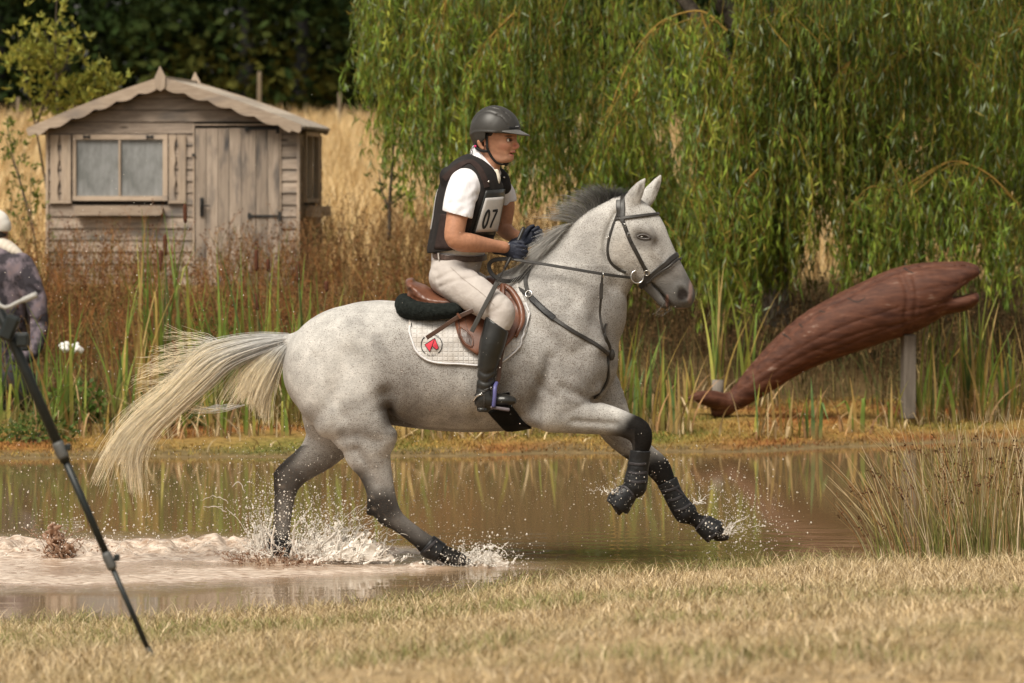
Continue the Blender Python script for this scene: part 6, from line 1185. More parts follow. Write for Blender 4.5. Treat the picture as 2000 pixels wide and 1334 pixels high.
# --- leg boots
def leg_boot(name, rows, grow, label, cat, group, y, straps=(), mat=None, cuts=()):
    e = empty(name, P(rows[-1][0], rows[-1][1], y), label, cat, group)
    r = np.array([(a, b, y, rr + grow, l + grow * S0) for a, b, rr, l in rows]); st_ = np.array(pst(r)); lo = (st_[:, :3] - st_[:, 3:4] - .02).min(0) - .03; hi = (st_[:, :3] + st_[:, 3:4]).max(0) + .05
    f = Field(lo, hi, .0042).add(st_, .01)
    for px, py, nx, ny in cuts:
        n = np.array([nx, 0, -ny]) / math.hypot(nx, ny); f.plane(n, float(n @ P(px, py, y)))
    V, Q = f.mesh(); V = V + noise3(V, 45, 3, 2)[:, None] * .0015; b = build('shell', V, Q, mat or M_RUBBER, e); tr = bvh(V, Q)
    for s in straps:
        p, n = surf(s, .002, 5, tr)
        if len(p) > 2: build('strap', *strap_geo(p, n, 5 * S0, .005), pm('boot_strap_webbing', (.02, .018, .02), (.035, .03, .032), 40, rough=.55), b, False)
    return e
leg_boot('tendon_boot', [(1252, 872, 15, .036), (1249, 895, 16, .031), (1245, 920, 16, .031), (1243, 934, 18, .035), (1240, 950, 18, .038)], 5, 'black tendon boot on the lifted near foreleg', 'horse boot', 'black horse boots', -.20,
         [[(1230, 905), (1245, 907), (1262, 906)], [(1228, 922), (1244, 925), (1262, 923)], [(1225, 938), (1243, 942), (1262, 940)]], cuts=[(1250, 880, .05, -1)])
leg_boot('tendon_boot', [(1302, 938, 17, .034), (1314, 964, 15, .030), (1328, 988, 17, .034), (1338, 1000, 19, .038)], 4, 'black tendon boot on the outstretched far foreleg', 'horse boot', 'black horse boots', .17,
         [[(1292, 960), (1310, 957), (1326, 950)], [(1304, 978), (1320, 975), (1338, 965)], [(1318, 998), (1334, 994), (1352, 982)]], cuts=[(1302, 940, -.45, -.9)])
leg_boot('bell_boot', [(1229, 961, 15, .034), (1221, 968, 19, .042), (1212, 977, 22, .050), (1208, 986, 22, .054)], 3, 'black bell boot round the lifted near fore hoof', 'horse boot', 'black horse boots', -.20, [[(1243, 975), (1226, 955), (1212, 948)]], cuts=[(1205, 992, -.55, .83), (1233, 958, .75, -.65)])
leg_boot('bell_boot', [(1366, 1019, 14, .035), (1378, 1027, 18, .045), (1392, 1037, 21, .055), (1400, 1042, 21, .058)], 3, 'black bell boot over the outstretched far fore hoof', 'horse boot', 'black horse boots', .17, [[(1360, 1034), (1372, 1020), (1384, 1006)], [(1374, 1056), (1394, 1046), (1415, 1024)]], cuts=[(1399, 1040, .80, .62), (1368, 1018, -.84, -.54)])
leg_boot('fetlock_boot', [(826, 1058, 17, .034), (838, 1067, 19, .040), (855, 1077, 17, .037)], 4, 'short black fetlock boot on the near hind leg above the splash', 'horse boot', 'black horse boots', -.15, [[(829, 1078), (842, 1066), (852, 1056)]], cuts=[(833, 1063, -.78, -.62), (862, 1080, .85, .5)])
leg_boot('fetlock_boot', [(548, 1045, 18, .035), (546, 1060, 20, .040), (552, 1076, 17, .037)], 4, 'short black fetlock boot on the far hind leg in the muddy splash', 'horse boot', 'black horse boots', .16, [[(524, 1068), (545, 1071), (568, 1066)]], cuts=[(548, 1054, .05, -1)])
# ---------------------------------------------------------------- the rider
rider = empty('person', P(890, 560), 'rider in black helmet, black body protector and white shirt on the grey horse', 'person')
M_SKIN = colmat('skin', rough=.5, spec=.35, vary=.10, scale=60, bump=.04, bscale=300)
M_SHIRT = pm('white_shirt_cotton', (.66, .65, .68), (.73, .72, .75), 12, rough=.8, spec=.2, bump=.5, bscale=18, bdist=.018, stretch=(1, 1, .6))
M_VEST = pm('black_body_protector', (.012, .011, .011), (.022, .018, .017), 16, rough=.75, spec=.25, bump=.2, bscale=40)
M_VEST2 = pm('dark_brown_mesh_fabric', (.030, .020, .018), (.042, .028, .025), 30, rough=.85, spec=.15, bump=.3, bscale=300)
M_BREECH = pm('beige_breeches', (.40, .36, .335), (.46, .42, .39), 10, rough=.85, spec=.15, bump=.45, bscale=20, bdist=.016)
M_BOOT = pm('black_riding_boot', (.010, .010, .009), (.018, .017, .015), 8, rough=.3, spec=.5, bump=.15, bscale=24)
M_GLOVE = pm('navy_riding_glove', (.012, .015, .028), (.022, .026, .042), 30, rough=.6, spec=.3, bump=.3, bscale=90)
M_HELM = pm('dark_grey_helmet_shell', (.030, .028, .025), (.040, .037, .033), 12, rough=.42, spec=.4, bump=.04, bscale=420)
HYW = .30                                           # the face looks a little towards the camera
def hd(px, py, y, r, l):
    x0 = (px - 958) * S0; a = HYW
    X = x0 * math.cos(a) + y * math.sin(a); Y = -x0 * math.sin(a) + y * math.cos(a)
    X = x0 + y * math.sin(a)                        # keep the profile where the photograph has it
    p = P(958, py, 0); return (p[0] + X, Y, p[2], r * S0, l)
def hst(rows): return [hd(*r) for r in rows]
ARM = pst([(908, 362, -.16, 26, .06), (899, 392, -.225, 23, .055), (891, 432, -.26, 20.5, .05), (888, 462, -.275, 20, .048), (900, 472, -.27, 19.5, .048), (917, 474, -.25, 19, .046), (943, 478, -.20, 15.5, .038), (966, 480.5, -.155, 12.5, .033), (984, 483, -.13, 12, .032)])
ARM2 = pst([(960, 360, .15, 24, .06), (985, 392, .215, 19, .05), (986, 418, .235, 17.5, .046), (983, 442, .24, 17, .044), (993, 455, .215, 15, .04), (1008, 462, .16, 12.5, .034), (1024, 466, .115, 12, .032)])
bf = Field((-.46, -.37, 1.32), (.15, .36, 2.35), .0042)
bf.add(pst([(885, 545, 0, 40, .15), (893, 500, 0, 45, .14), (905, 445, 0, 47, .15), (917, 395, 0, 46, .165), (928, 352, 0, 32, .17), (942, 334, 0, 24, .07)]), .03)
bf.add(hst([(946, 340, 0, 27, .064), (954, 318, 0, 24, .060), (960, 296, 0, 25, .058)]), .03)
bf.add(hst([(966, 254, 0, 40, .073), (968, 262, 0, 40, .073)]), .03)
bf.add(hst([(980, 268, 0, 27, .062), (984, 282, 0, 22, .053), (984, 297, 0, 17, .045), (987, 306, 0, 12, .037)]), .025)
bf.add(hst([(970, 308, -.036, 7, .012), (984, 312, -.028, 6, .012), (996.5, 309.5, -.006, 5.8, .014), (996.5, 309.5, .006, 5.8, .014), (984, 312, .028, 6, .012), (970, 308, .036, 7, .012)]), .014)
bf.add(hst([(1000, 266, 0, 4, .010), (1005, 275, 0, 3.4, .0085), (1011.8, 285.3, 0, 3.2, .0095), (1006, 289, 0, 3.6, .012)]), .010)   # nose
for sg in (-1, 1):
    bf.add(hst([(1002.5, 288.5, sg * .013, 3.6, .007)] * 2), .006)                            # nostril wing
    bf.add(hst([(990, 268, sg * .040, 4, .016), (1000, 265.5, sg * .020, 4, .012)]), .010)       # brow
    bf.add(hst([(986, 282, sg * .045, 6, .011), (994, 285, sg * .034, 5, .011)]), .018)       # cheekbone
    bf.add(hst([(993.5, 270.2, sg * .041, 2.2, .010), (1000.5, 270.6, sg * .027, 2.0, .009)]), .004)       # upper lid
    bf.add(hst([(993, 278.3, sg * .041, 1.8, .009), (1000, 278.5, sg * .027, 1.7, .008)]), .005)
    bf.cut(hst([(996.5, 273, sg * .033, 4.6, .016), (1000, 273, sg * .027, 3.6, .012)]), .008)   # eye socket
    ex = .077 * sg
    bf.add(hst([(951, 271, ex, 5.5, .010), (946, 277, ex * 1.06, 5, .008), (948, 286, ex * 1.0, 4, .007), (952, 290, ex * .96, 3.4, .007)]), .008)
    bf.add(hst([(951, 270.5, ex, 4, .009), (957, 274, ex * .97, 3.4, .007), (957, 283, ex * .96, 3, .007)]), .006)
bf.add(hst([(1001, 297, -.014, 3.6, .010), (1003.2, 296.5, 0, 3.8, .010), (1001, 297, .014, 3.6, .010)]), .005)                    # upper lip
bf.add(hst([(998.5, 303, -.012, 3.6, .010), (1000.5, 303.3, 0, 3.8, .010), (998.5, 303, .012, 3.6, .010)]), .005)
bf.cut(hst([(998, 300, -.02, 1.5, .012), (1003, 299.8, 0, 1.7, .012), (998, 300, .02, 1.5, .012)]), .003)
bf.add(ARM, .03); bf.add(ARM2, .03)
V, Q = bf.mesh(); V = relax(V, Q, 1, .3)
ppx = 1000 + V[:, 0] * F / (V[:, 1] + D); ppy = HZ + (H - V[:, 2]) * F / (V[:, 1] + D)
skin = np.repeat(np.array([[.40, .195, .115]]), len(V), 0); face = (ppy < 322) & (ppx > 930)
def mixc(mask, c): 
    global skin
    m_ = np.clip(mask, 0, 1)[:, None]; skin = skin * (1 - m_) + np.array(c) * m_
mixc(face * .8, (.44, .225, .145))
def dsp(px, py, rx, ry): return 1 - sstep(.4, 1.1, np.sqrt(((ppx - px) / rx) ** 2 + ((ppy - py) / ry) ** 2))
mixc(dsp(986, 287, 14, 9) * .3 * face, (.48, .17, .12)); mixc(dsp(1007, 285, 8, 8) * .5 * face, (.52, .17, .12)); mixc(dsp(1001, 300, 8, 7.5) * .65 * face, (.38, .10, .085))
mixc(dsp(985, 308, 24, 10) * .35 * face, (.24, .14, .09)); mixc(dsp(996, 294, 9, 3) * .3 * face, (.24, .14, .09))
mixc(dsp(998, 273, 9, 4.5) * .45 * face, (.16, .07, .045)); mixc(dsp(994, 266, 11, 2.6) * .9 * face, (.035, .02, .014)); mixc(dsp(1001, 300.2, 6, 1.5) * .85 * face, (.06, .02, .018))
mixc(dsp(951, 280, 9, 11) * .4 * face, (.52, .20, .13))
build('body', V, Q, M_SKIN, rider, True, skin)
# eyes
for sg in (-1, 1):
    c = np.array(hd(996, 274, sg * .032, 1, 1)[:3]); e = build('eye', *ball_geo(c, .0102), pm('eye_white', (.7, .66, .62), rough=.2), rider)
    c2 = c + np.array([.0066, -.0040, 0.0008]); build('iris', *ball_geo(c2, .0058), pm('dark_iris', (.02, .012, .008), rough=.1), e)
    b0 = [hd(988, 268.5, sg * .052, 1, 1)[:3], hd(995, 266, sg * .042, 1, 1)[:3], hd(1003, 267, sg * .018, 1, 1)[:3]]
    build('eyebrow', *tube_geo(spline(b0, 5), .0035, 6), pm('dark_brow_hair', (.03, .018, .012), rough=.8), rider)
# dark hair at the temple and nape
hfld = Field((-.22, -.13, 2.05), (.02, .13, 2.25), .005)
hfld.add(hst([(957, 262, 0, 36, .076), (962, 258, 0, 40, .078)]), .02); hfld.add(hst([(942, 282, 0, 14, .06), (946, 294, 0, 10, .05)]), .02); hfld.plane((1, 0, .15), float(P(974, 262)[0] + .15 * P(974, 262)[2]))
V, Q = hfld.mesh(); build('hair', V, Q, pm('dark_brown_hair', (.012, .009, .007), (.03, .02, .015), 60, rough=.6, stretch=(3, 1, .6)), rider)
# shirt
shf = Field((-.44, -.36, 1.40), (.12, .35, 2.13), .005)
shf.add(pst([(890, 512, 0, 47, .150), (895, 488, 0, 52, .156), (907, 440, 0, 53, .165), (919, 392, 0, 53, .182), (928, 356, 0, 42, .185), (940, 338, 0, 30, .10)]), .03)
shf.add(pst([(910, 352, -.13, 30, .07), (903, 375, -.20, 32, .068), (896, 402, -.240, 31, .064), (893, 424, -.258, 30, .063)]), .03)
shf.add(pst([(958, 352, .13, 28, .07), (984, 380, .205, 23, .06), (987, 404, .225, 22, .058), (987, 420, .23, 22, .058)]), .03)
a = P(869, 413, -.25); b = P(915, 425.5, -.25); nn = np.array([-(b[2] - a[2]), 0, b[0] - a[0]]); nn = -nn / np.linalg.norm(nn)
shf.plane(nn, float(nn @ a), (-.44, -.40, a[2] - .10), (P(938, 400, -.25)[0], -.175, a[2] + .06))
a = P(975, 398, .22); shf.plane((.15, 0, -.99), float(.15 * a[0] - .99 * a[2]), (P(968, 400, .2)[0], .17, a[2] - .1), (.12, .4, a[2] + .06))
for q, d in (([(905, 345), (893, 375), (880, 400)], .005), ([(930, 380), (905, 395), (880, 398)], .005), ([(920, 362), (908, 385), (905, 412)], .004), ([(925, 395), (900, 412)], .004)): shf.press(pxz(q, -.24), 6 * S0, d, yhi=-.1)
shf.press(pxz([(869, 410), (915, 422)], -.25), 1.6 * S0, .003, yhi=-.17)
V, Q = shf.mesh(); build('shirt', relax(V, Q, 1), Q, M_SHIRT, rider)
# collar: two standing leaves and a stock pin front
cf = Field((-.24, -.14, 1.93), (.06, .14, 2.16), .004)
cf.add(hst([(941, 300, 0, 23, .066), (946, 314, 0, 26, .072), (952, 328, 0, 29, .080)]), .01)
cf.cut(hst([(960, 285, 0, 25, .062), (958, 304, 0, 22, .060), (953, 330, 0, 22, .062), (950, 350, 0, 24, .062)]), .004)
a = P(935, 294); b = P(972, 338); nn = np.array([(a[2] - b[2]), 0, b[0] - a[0]]); nn /= np.linalg.norm(nn); cf.plane(nn, float(nn @ a))
cf.add(hst([(944, 312, -.070, 9, .006), (955, 326, -.062, 10, .006), (966, 338, -.045, 8, .006)]), .006); cf.add(hst([(944, 312, .070, 9, .006), (955, 326, .062, 10, .006), (966, 338, .045, 8, .006)]), .006)
V, Q = cf.mesh(); build('collar', V, Q, M_SHIRT, rider)
for sg in (-1, 1):
    A_ = spline([hd(a, b, sg * -y, 1, 1)[:3] for a, b, y in ((935, 296, -.045), (944, 299, -.072), (955, 314, -.074), (970, 335, -.050))], 6); B_ = spline([hd(a, b, sg * -y, 1, 1)[:3] for a, b, y in ((926, 312, -.075), (940, 326, -.108), (954, 341, -.108), (965, 351, -.085))], 6); m_ = len(A_)
    Vc = np.concatenate([np.stack([A_ * (1 - t) + B_ * t + np.array([0, sg * .006 * math.sin(t * 3), 0]) for t in np.linspace(0, 1, 5)], 1).reshape(-1, 3), np.stack([A_ * (1 - t) + B_ * t - np.array([0, sg * .005, .003]) for t in np.linspace(0, 1, 5)], 1).reshape(-1, 3)]); g_ = lambda i, j, s: s * m_ * 5 + i * 5 + j
    Fc = [(g_(i, j, s), g_(i, j + 1, s), g_(i + 1, j + 1, s), g_(i + 1, j, s)) for s in (0, 1) for i in range(m_ - 1) for j in range(4)] + [(g_(i, 4, 0), g_(i + 1, 4, 0), g_(i + 1, 4, 1), g_(i, 4, 1)) for i in range(m_ - 1)]
    build('collar_leaf', Vc, Fc, M_SHIRT, rider)
tf = Field((-.12, -.13, 1.83), (.04, .03, 2.02), .004); tf.add(pst([(969, 336, -.07, 6, .02), (969, 350, -.085, 9, .022), (966, 362, -.09, 7, .02)]), .01); V, Q = tf.mesh(); build('stock_tie', V, Q, pm('ivory_stock', (.58, .53, .44), (.66, .60, .50), 20, rough=.7), rider)
# body protector
vf = Field((-.47, -.33, 1.50), (.06, .33, 2.09), .005)
vf.add(pst([(895, 488, 0, 61, .190), (901, 462, 0, 62, .195), (909, 430, 0, 64, .205), (917, 395, 0, 66, .212), (922, 362, 0, 60, .205), (930, 340, 0, 40, .16)]), .03)
for sg in (-1, 1): vf.add(pst([(880, 345, sg * .10, 22, .05), (905, 326, sg * .12, 11, .045), (922, 325, sg * .12, 9, .040), (940, 340, sg * .115, 10, .034), (954, 358, sg * .10, 12, .034)] if sg < 0 else [(900, 345, .10, 22, .05), (925, 328, .11, 14, .045), (960, 332, .115, 12, .04), (980, 345, .11, 13, .035), (984, 365, .10, 15, .035)]), .025)
vf.cut(pst([(903, 374, -.40, 33, .2), (903, 374, -.205, 33, .07)]), .012, 1); vf.cut(pst([(899, 398, -.40, 28, .2), (899, 398, -.20, 28, .06)]), .012, 1)
vf.cut(pst([(990, 385, .40, 22, .2), (986, 385, .20, 22, .06)]), .012, 1)
vf.cut(hst([(952, 296, 0, 34, .100), (952, 320, 0, 33, .104), (960, 342, 0, 25, .088)]), .010)
a = P(833, 490); b = P(962, 470); c_ = P(890, 494); nn = np.array([(b[2] - a[2]), 0, -(b[0] - a[0])]); nn = nn / np.linalg.norm(nn); vf.plane(nn, float(nn @ P(895, 486)))
for q in ([(856, 360), (848, 420), (842, 470)], [(872, 420), (868, 486)], [(925, 415), (905, 470)]): vf.press(pxz(q, -.2), 2.5 * S0, .004, yhi=-.05)
V, Q = vf.mesh(); V = relax(V, Q, 1); vest = build('body_protector', V, Q, M_VEST, rider); VT = bvh(V, Q)
strap_on('shoulder_panel', [(868, 350), (884, 334), (905, 319), (921, 316), (936, 330), (946, 350), (951, 366)], 13, M_VEST2, vest, .004, .002, VT)
V, Fc = patch_geo([(862, 418), (858, 440), (853, 465), (849, 486)], [(926, 414), (920, 440), (906, 466), (892, 488)], 14, 12, .001, .006, VT); build('side_panel', V, Fc, M_VEST2, vest)
strap_on('back_edge_trim', [(857, 362), (851, 390), (846, 425), (842, 448)], 3, pm('grey_trim', (.35, .34, .33), rough=.7), vest, .004, .003, VT)
# number bib
BIB = [(948, 372), (986, 369), (969, 457), (921, 460)]
def bil(u, v): 
    a, b, c, d = (np.array(q, float) for q in BIB); return a * (1 - u) * (1 - v) + b * u * (1 - v) + c * u * v + d * (1 - u) * v
def bibpatch(name, u0, u1, v0, v1, off, thick, mat, par):
    A = [bil(u0, v0 + (v1 - v0) * t) for t in np.linspace(0, 1, 6)]; B = [bil(u1, v0 + (v1 - v0) * t) for t in np.linspace(0, 1, 6)]
    return build(name, *patch_geo(A, B, 12, 10, off, thick, VT, .8), mat, par)
bib = bibpatch('number_bib', 0, 1, 0, 1, .004, .006, pm('black_bib_cover', (.016, .017, .016), (.028, .028, .026), 20, rough=.35), vest)
bibpatch('bib_window', .08, .93, .17, .92, .008, .0065, pm('grey_white_bib_card', (.42, .40, .385), (.50, .48, .465), 14, rough=.45), bib)
def digit(name, pts, w, closed=False):
    q = [bil(*p_) for p_ in pts]; q = spline(q + ([q[0]] if closed else []), 4) if closed else spline(q, 4)
    p, n = surf(q, .0165, 1, VT); p[1:-1] = .25 * p[:-2] + .5 * p[1:-1] + .25 * p[2:]; build(name, *strap_geo(p, n, w * S0, .002), M_PRINT, bib, False)
digit('numeral', [(.34 + .085 * math.cos(a), .635 + .19 * math.sin(a)) for a in np.linspace(0, 2 * math.pi, 18)[:-1]], 4.6, True)
digit('numeral', [(.53, .46), (.62, .455), (.73, .45)], 4.6); digit('numeral', [(.72, .455), (.67, .58), (.62, .70), (.59, .83)], 4.8)
for q in ((953, 355), (984, 347)):
    p, n = ray(*q, .004, tree=VT)
    if p is not None: build('snap_button', *ball_geo(p, .006, 8, 6), M_STEEL, vest)
# breeches
bz = Field((-.46, -.47, 1.18), (.08, .47, 1.62), .0055)
bz.add(pst([(884, 545, 0, 44, .17), (888, 525, 0, 47, .168), (893, 505, 0, 49, .158), (896, 490, 0, 50, .152)]), .03)
leg = pst([(872, 542, -.10, 34, .10), (893, 553, -.18, 38, .09), (925, 573, -.275, 37, .08), (952, 591, -.335, 33, .073), (975, 607, -.365, 30, .066), (978, 622, -.375, 26, .06), (969, 645, -.385, 22, .052)])
bz.add(leg, .035); bz.add([(x, -y, z, r, l) for x, y, z, r, l in leg], .035)
zt = P(900, 497)[2]; bz.plane((.10, 0, 1), float(zt + .10 * P(900, 497)[0]))
for q, d in (([(856, 545), (885, 530), (930, 520)], .006), ([(860, 560), (890, 548), (925, 545)], .005), ([(948, 530), (930, 540), (905, 545)], .005), ([(985, 585), (975, 600), (955, 607)], .003), ([(845, 528), (856, 532), (855, 548)], .003)): bz.press(pxz(q, -.2), 4 * S0, d, yhi=-.03)
V, Q = bz.mesh(); BZ = bvh(V, Q); brc = build('breeches', relax(V, Q, 1), Q, M_BREECH, rider)
stroke('seam', [(880, 522), (905, 545), (940, 572), (965, 596)], 1.0, pm('seam_thread', (.30, .255, .22), rough=.8), brc, BZ, .0015)
bl_ = [P(a, b, y) for a, b, y in ((846, 497, -.05), (850, 500, -.11), (870, 503, -.158), (895, 505.5, -.165), (920, 506.5, -.15), (940, 505, -.10), (948, 503, -.03), (948, 502, .05), (925, 503, .14), (890, 502, .16), (855, 498, .1), (846, 497, 0))]
bp_ = spline(bl_, 5); nn_ = bp_ - P(896, 502, 0); nn_[:, 2] = 0; nn_ /= np.linalg.norm(nn_, axis=1)[:, None]
belt = build('belt', *strap_geo(bp_, nn_, 11 * S0, .006), pm('dark_brown_belt', (.045, .028, .022), (.09, .06, .05), 90, rough=.45), rider, False)
build('belt_loop', *strap_geo([P(856, 494, -.145), P(857, 507, -.145)], [[-.3, -1, 0]] * 2, 3 * S0, .006), M_BREECH, belt, False)
# riding boots
def boot(sg, name):
    f = Field((-.24, -.50 if sg < 0 else .28, .70), (.08, -.28 if sg < 0 else .50, 1.26), .005)
    m = lambda rows: [(x, y * (1 if sg < 0 else -1), z, r, l) for x, y, z, r, l in pst(rows)]
    f.add(m([(974, 622, -.378, 26, .062), (968, 645, -.385, 25.5, .06), (961, 672, -.392, 25, .06), (954, 705, -.395, 21, .055), (950, 735, -.395, 18.5, .047), (948, 757, -.395, 18, .043), (946, 778, -.395, 17, .04)]), .02)
    f.add(m([(943, 786, -.395, 15, .036), (963, 784, -.395, 15, .04), (986, 782, -.40, 12.5, .043), (1000, 783, -.40, 9, .036)]), .03)
    f.add(m([(940, 799, -.395, 9, .034), (948, 800, -.395, 8, .034)]), .008)
    a = np.array(m([(954, 621, -.40, 1, 1)])[0][:3]); b = np.array(m([(993, 648, -.40, 1, 1)])[0][:3]); nn = np.array([(a[2] - b[2]), 0, (b[0] - a[0])]); nn /= np.linalg.norm(nn)
    f.plane(nn, float(nn @ a), None, (.08, 9, a[2] + .06)); zb = m([(940, 805, -.395, 1, 1)])[0][2]; f.plane((0, 0, -1), -zb)
    for q, d in (([(934, 722), (950, 730), (970, 722)], .005), ([(932, 740), (950, 747), (966, 738)], .006), ([(934, 758), (950, 762), (965, 755)], .005), ([(932, 795), (960, 796), (1004, 791)], .004)): f.press(pxz(q, -.42), 3 * S0, d)
    V, Q = f.mesh(); return build(name, relax(V, Q, 1), Q, M_BOOT, rider), bvh(V, Q)
bo, BT = boot(-1, 'riding_boot'); boot(1, 'riding_boot')
strap_on('spur_strap', [(929, 772), (942, 766), (955, 759), (966, 754)], 5, M_BLACKL, bo, .005, .004, BT); strap_on('spur_strap', [(945, 770), (946, 785), (944, 800)], 4, M_BLACKL, bo, .004, .003, BT)
p, n = ray(958, 757, .008, tree=BT); build('buckle', *ring_geo(p, .007, .0016, n, 12, 5), M_STEEL, bo); p, n = ray(941, 770, .008, tree=BT); build('buckle', *ring_geo(p, .006, .0016, n, 12, 5), M_STEEL, bo)
build('spur', *tube_geo(spline([P(940, 770, -.45), P(931, 774, -.44), P(924, 784, -.41)], 4), [.005] * 9, 6), M_STEEL, bo)
# gloves
def glove(c, sg, pitch, name):
    """fist with the thumb on top; sg -1: back of the hand towards the camera"""
    f = Field((-.10, -.075, -.075), (.11, .075, .075), .003)
    f.add([(-.078, 0, .0, .037, .036), (-.05, 0, .0, .034, .033), (-.02, 0, .0, .036, .022), (.01, 0, -.002, .040, .021), (.028, 0, -.004, .040, .020)], .012)
    for i, (dz, ln) in enumerate(((.028, 1.0), (.008, 1.08), (-.012, 1.03), (-.031, .88))):
        f.add([(.022, -.008, dz * .95, .0115, .0115), (.048 * ln, -.006, dz, .0112, .0112), (.066 * ln, .008, dz * .98, .0105, .0105), (.058 * ln, .027, dz * .95, .0100, .0100), (.036 * ln, .032, dz * .92, .0092, .0092)], .004, 3)
    f.add([(-.022, .014, .018, .016, .014), (.004, .018, .036, .0135, .0125), (.030, .014, .047, .0115, .011), (.048, .008, .046, .0095, .0095)], .006, 3)
    V, Q = f.mesh(); V[:, 1] *= -sg if sg > 0 else 1
    if sg > 0: Q = Q[:, ::-1]
    R = np.array(Matrix.Rotation(pitch, 3, 'Y')); V = V @ R.T + c; g = build(name, V, Q, M_GLOVE, rider); tr = bvh(V, Q)
    return g, tr
g1, GT = glove(P(1000, 489, -.115), -1, math.radians(12), 'glove'); g2, _ = glove(P(1033, 466, .10), 1, math.radians(-28), 'glove')
p, n = ray(994, 478, .003, tree=GT)
if p is not None: build('snap_button', *ball_geo(p, .0045, 8, 6), M_STEEL, g1)
# helmet
helm = empty('helmet', hd(966, 258, 0, 1, 1)[:3], parent=rider)
ef = Field((-.25, -.16, 2.04), (.10, .16, 2.33), .004)
ef.add(hst([(966, 254, 0, 48, .108), (969, 256, 0, 48, .108)]), .02)
ef.add(hst([(936, 262, 0, 17, .075), (938, 276, 0, 13, .062)]), .02)
zc = P(966, 260)[2]; ef.plane((-.06, 0, -1), -zc - .06 * P(966, 260)[0], (P(950, 0)[0], -.3, 1.9), (.2, .3, 2.4)); 
a = P(931, 262); b = P(952, 292); ef.plane((.75, 0, -.66), float(.75 * P(942, 278)[0] - .66 * P(942, 278)[2]), (-.3, -.3, 1.9), (P(952, 0)[0], .3, zc + .012))
ef.cut(hst([(966, 268, 0, 39, .085), (970, 258, 0, 39, .085)]), .006)
for q in ([(949, 211), (960, 210.5), (974, 213.5)], [(985, 219), (992, 225), (996, 230)], [(970, 224), (979, 227), (988, 238), (994, 248)]): ef.press(pxz(q, -.1), 1.3 * S0, .0045, yhi=-.015)
ef.press(pxz([(924, 236), (935, 222), (955, 218), (972, 224)], -.1), 2 * S0, .0025, yhi=-.02)
ef.press(pxz([(920, 262), (930, 257), (968, 258)], -.1), 2 * S0, -.003)
V, Q = ef.mesh(); V = relax(V, Q, 1, .3); build('shell', V, Q, M_HELM, helm); ET = bvh(V, Q)
# visor: a curved peak
ang = np.linspace(-1.25, 1.25, 25); C = np.array(hd(964, 258, 0, 1, 1)[:3]); ya = -HYW * .9; V = []; nv = 6
for th in ang:
    k = max(0, math.cos(th * 1.2)); 
    for j in range(nv):
        t = j / (nv - 1); rx = .124 + t * .058 * k ** .6; ry = .104 + t * .018 * k
        lx, ly = rx * math.cos(th), ry * math.sin(th); zz = .004 - .026 * t * k + .010 * (1 - (ly / .11) ** 2) * (1 - .4 * t)
        V.append(C + np.array([lx * 1.0 + ly * math.sin(-ya) * 0, ly - lx * math.sin(-ya) * .9, zz]))
n0 = len(V); V = np.array(V); V = np.concatenate([V, V - np.array([0, 0, .005])]); Fc = []
for i in range(24):
    for j in range(nv - 1):
        q = (i * nv + j, (i + 1) * nv + j, (i + 1) * nv + j + 1, i * nv + j + 1); Fc += [q, tuple(x + n0 for x in q[::-1])]
    Fc.append((i * nv + nv - 1, (i + 1) * nv + nv - 1, (i + 1) * nv + nv - 1 + n0, i * nv + nv - 1 + n0))
build('visor', V, Fc, pm('grey_visor', (.085, .082, .078), (.11, .105, .10), 14, rough=.4), helm)
strap_on('trim_band', [(994, 249), (1003, 250.5), (1010, 250), (1015, 247)], 3.5, M_RUBBER, helm, .004, .002, ET)
stroke('front_mark', [(1005.5, 247.5), (1009, 247), (1012, 247)], 1.8, M_STEEL, helm, ET, .003, 3)
M_WEB = pm('black_harness_webbing', (.010, .010, .010), (.018, .018, .017), 40, rough=.7)
for nm, rows, w in (('chin_strap', [(960, 262, -.084), (960.5, 276, -.083), (961, 290, -.079), (967, 306, -.062), (975, 318, -.042), (984, 321.5, -.02), (992, 320, 0), (984, 321.5, .03), (965, 300, .07), (960, 265, .08)], 5), ('nape_strap', [(931, 280, -.05), (938, 289, -.070), (948, 294.5, -.078), (961, 296, -.077)], 5.5)):
    pp = spline([hd(a, b, y, 1, 1)[:3] for a, b, y in rows], 5); cen = np.array(hd(966, 285, 0, 1, 1)[:3]); nn = pp - cen; nn /= np.linalg.norm(nn, axis=1)[:, None]
    build(nm, *strap_geo(pp, nn, w * S0, .005), M_WEB, helm, False)
build('pink_tab', *ball_geo(hd(937, 286, -.074, 1, 1)[:3], (.007, .005, .006), 8, 6), pm('pink_fabric', (.62, .04, .16), rough=.7), helm)
for k in range(2): build('lace', *tube_geo(spline([P(929, 283, -.02), P(923 - 2 * k, 290, -.03), P(919 + 4 * k, 297, -.03), P(921, 303, -.02)], 5), .0014, 5), M_WEB, helm)
# riding whip
wh = empty('riding_whip', P(921, 648, -.36), 'black riding whip held across the thigh in the near hand', 'whip')
build('handle', *tube_geo([P(1023, 444, -.03), P(1021, 449, -.035), P(1000, 497, -.105), P(986, 524, -.17)], [.0085, .0095, .008, .0075], 10), M_BLACKL, wh)
build('shaft', *tube_geo(spline([P(986, 524, -.17), P(970, 554, -.30), P(950, 592, -.43)], 5), [.0035] * 11, 8), M_BLACKL, wh)
pp = spline([P(971, 552, -.40), P(945, 601, -.435), P(921, 648, -.445)], 5)
build('keeper', *strap_geo(pp, np.tile([0, -1, 0.1], (len(pp), 1)), 9 * S0, .006), pm('dark_grey_whip_keeper', (.045, .042, .038), rough=.5), wh, False)
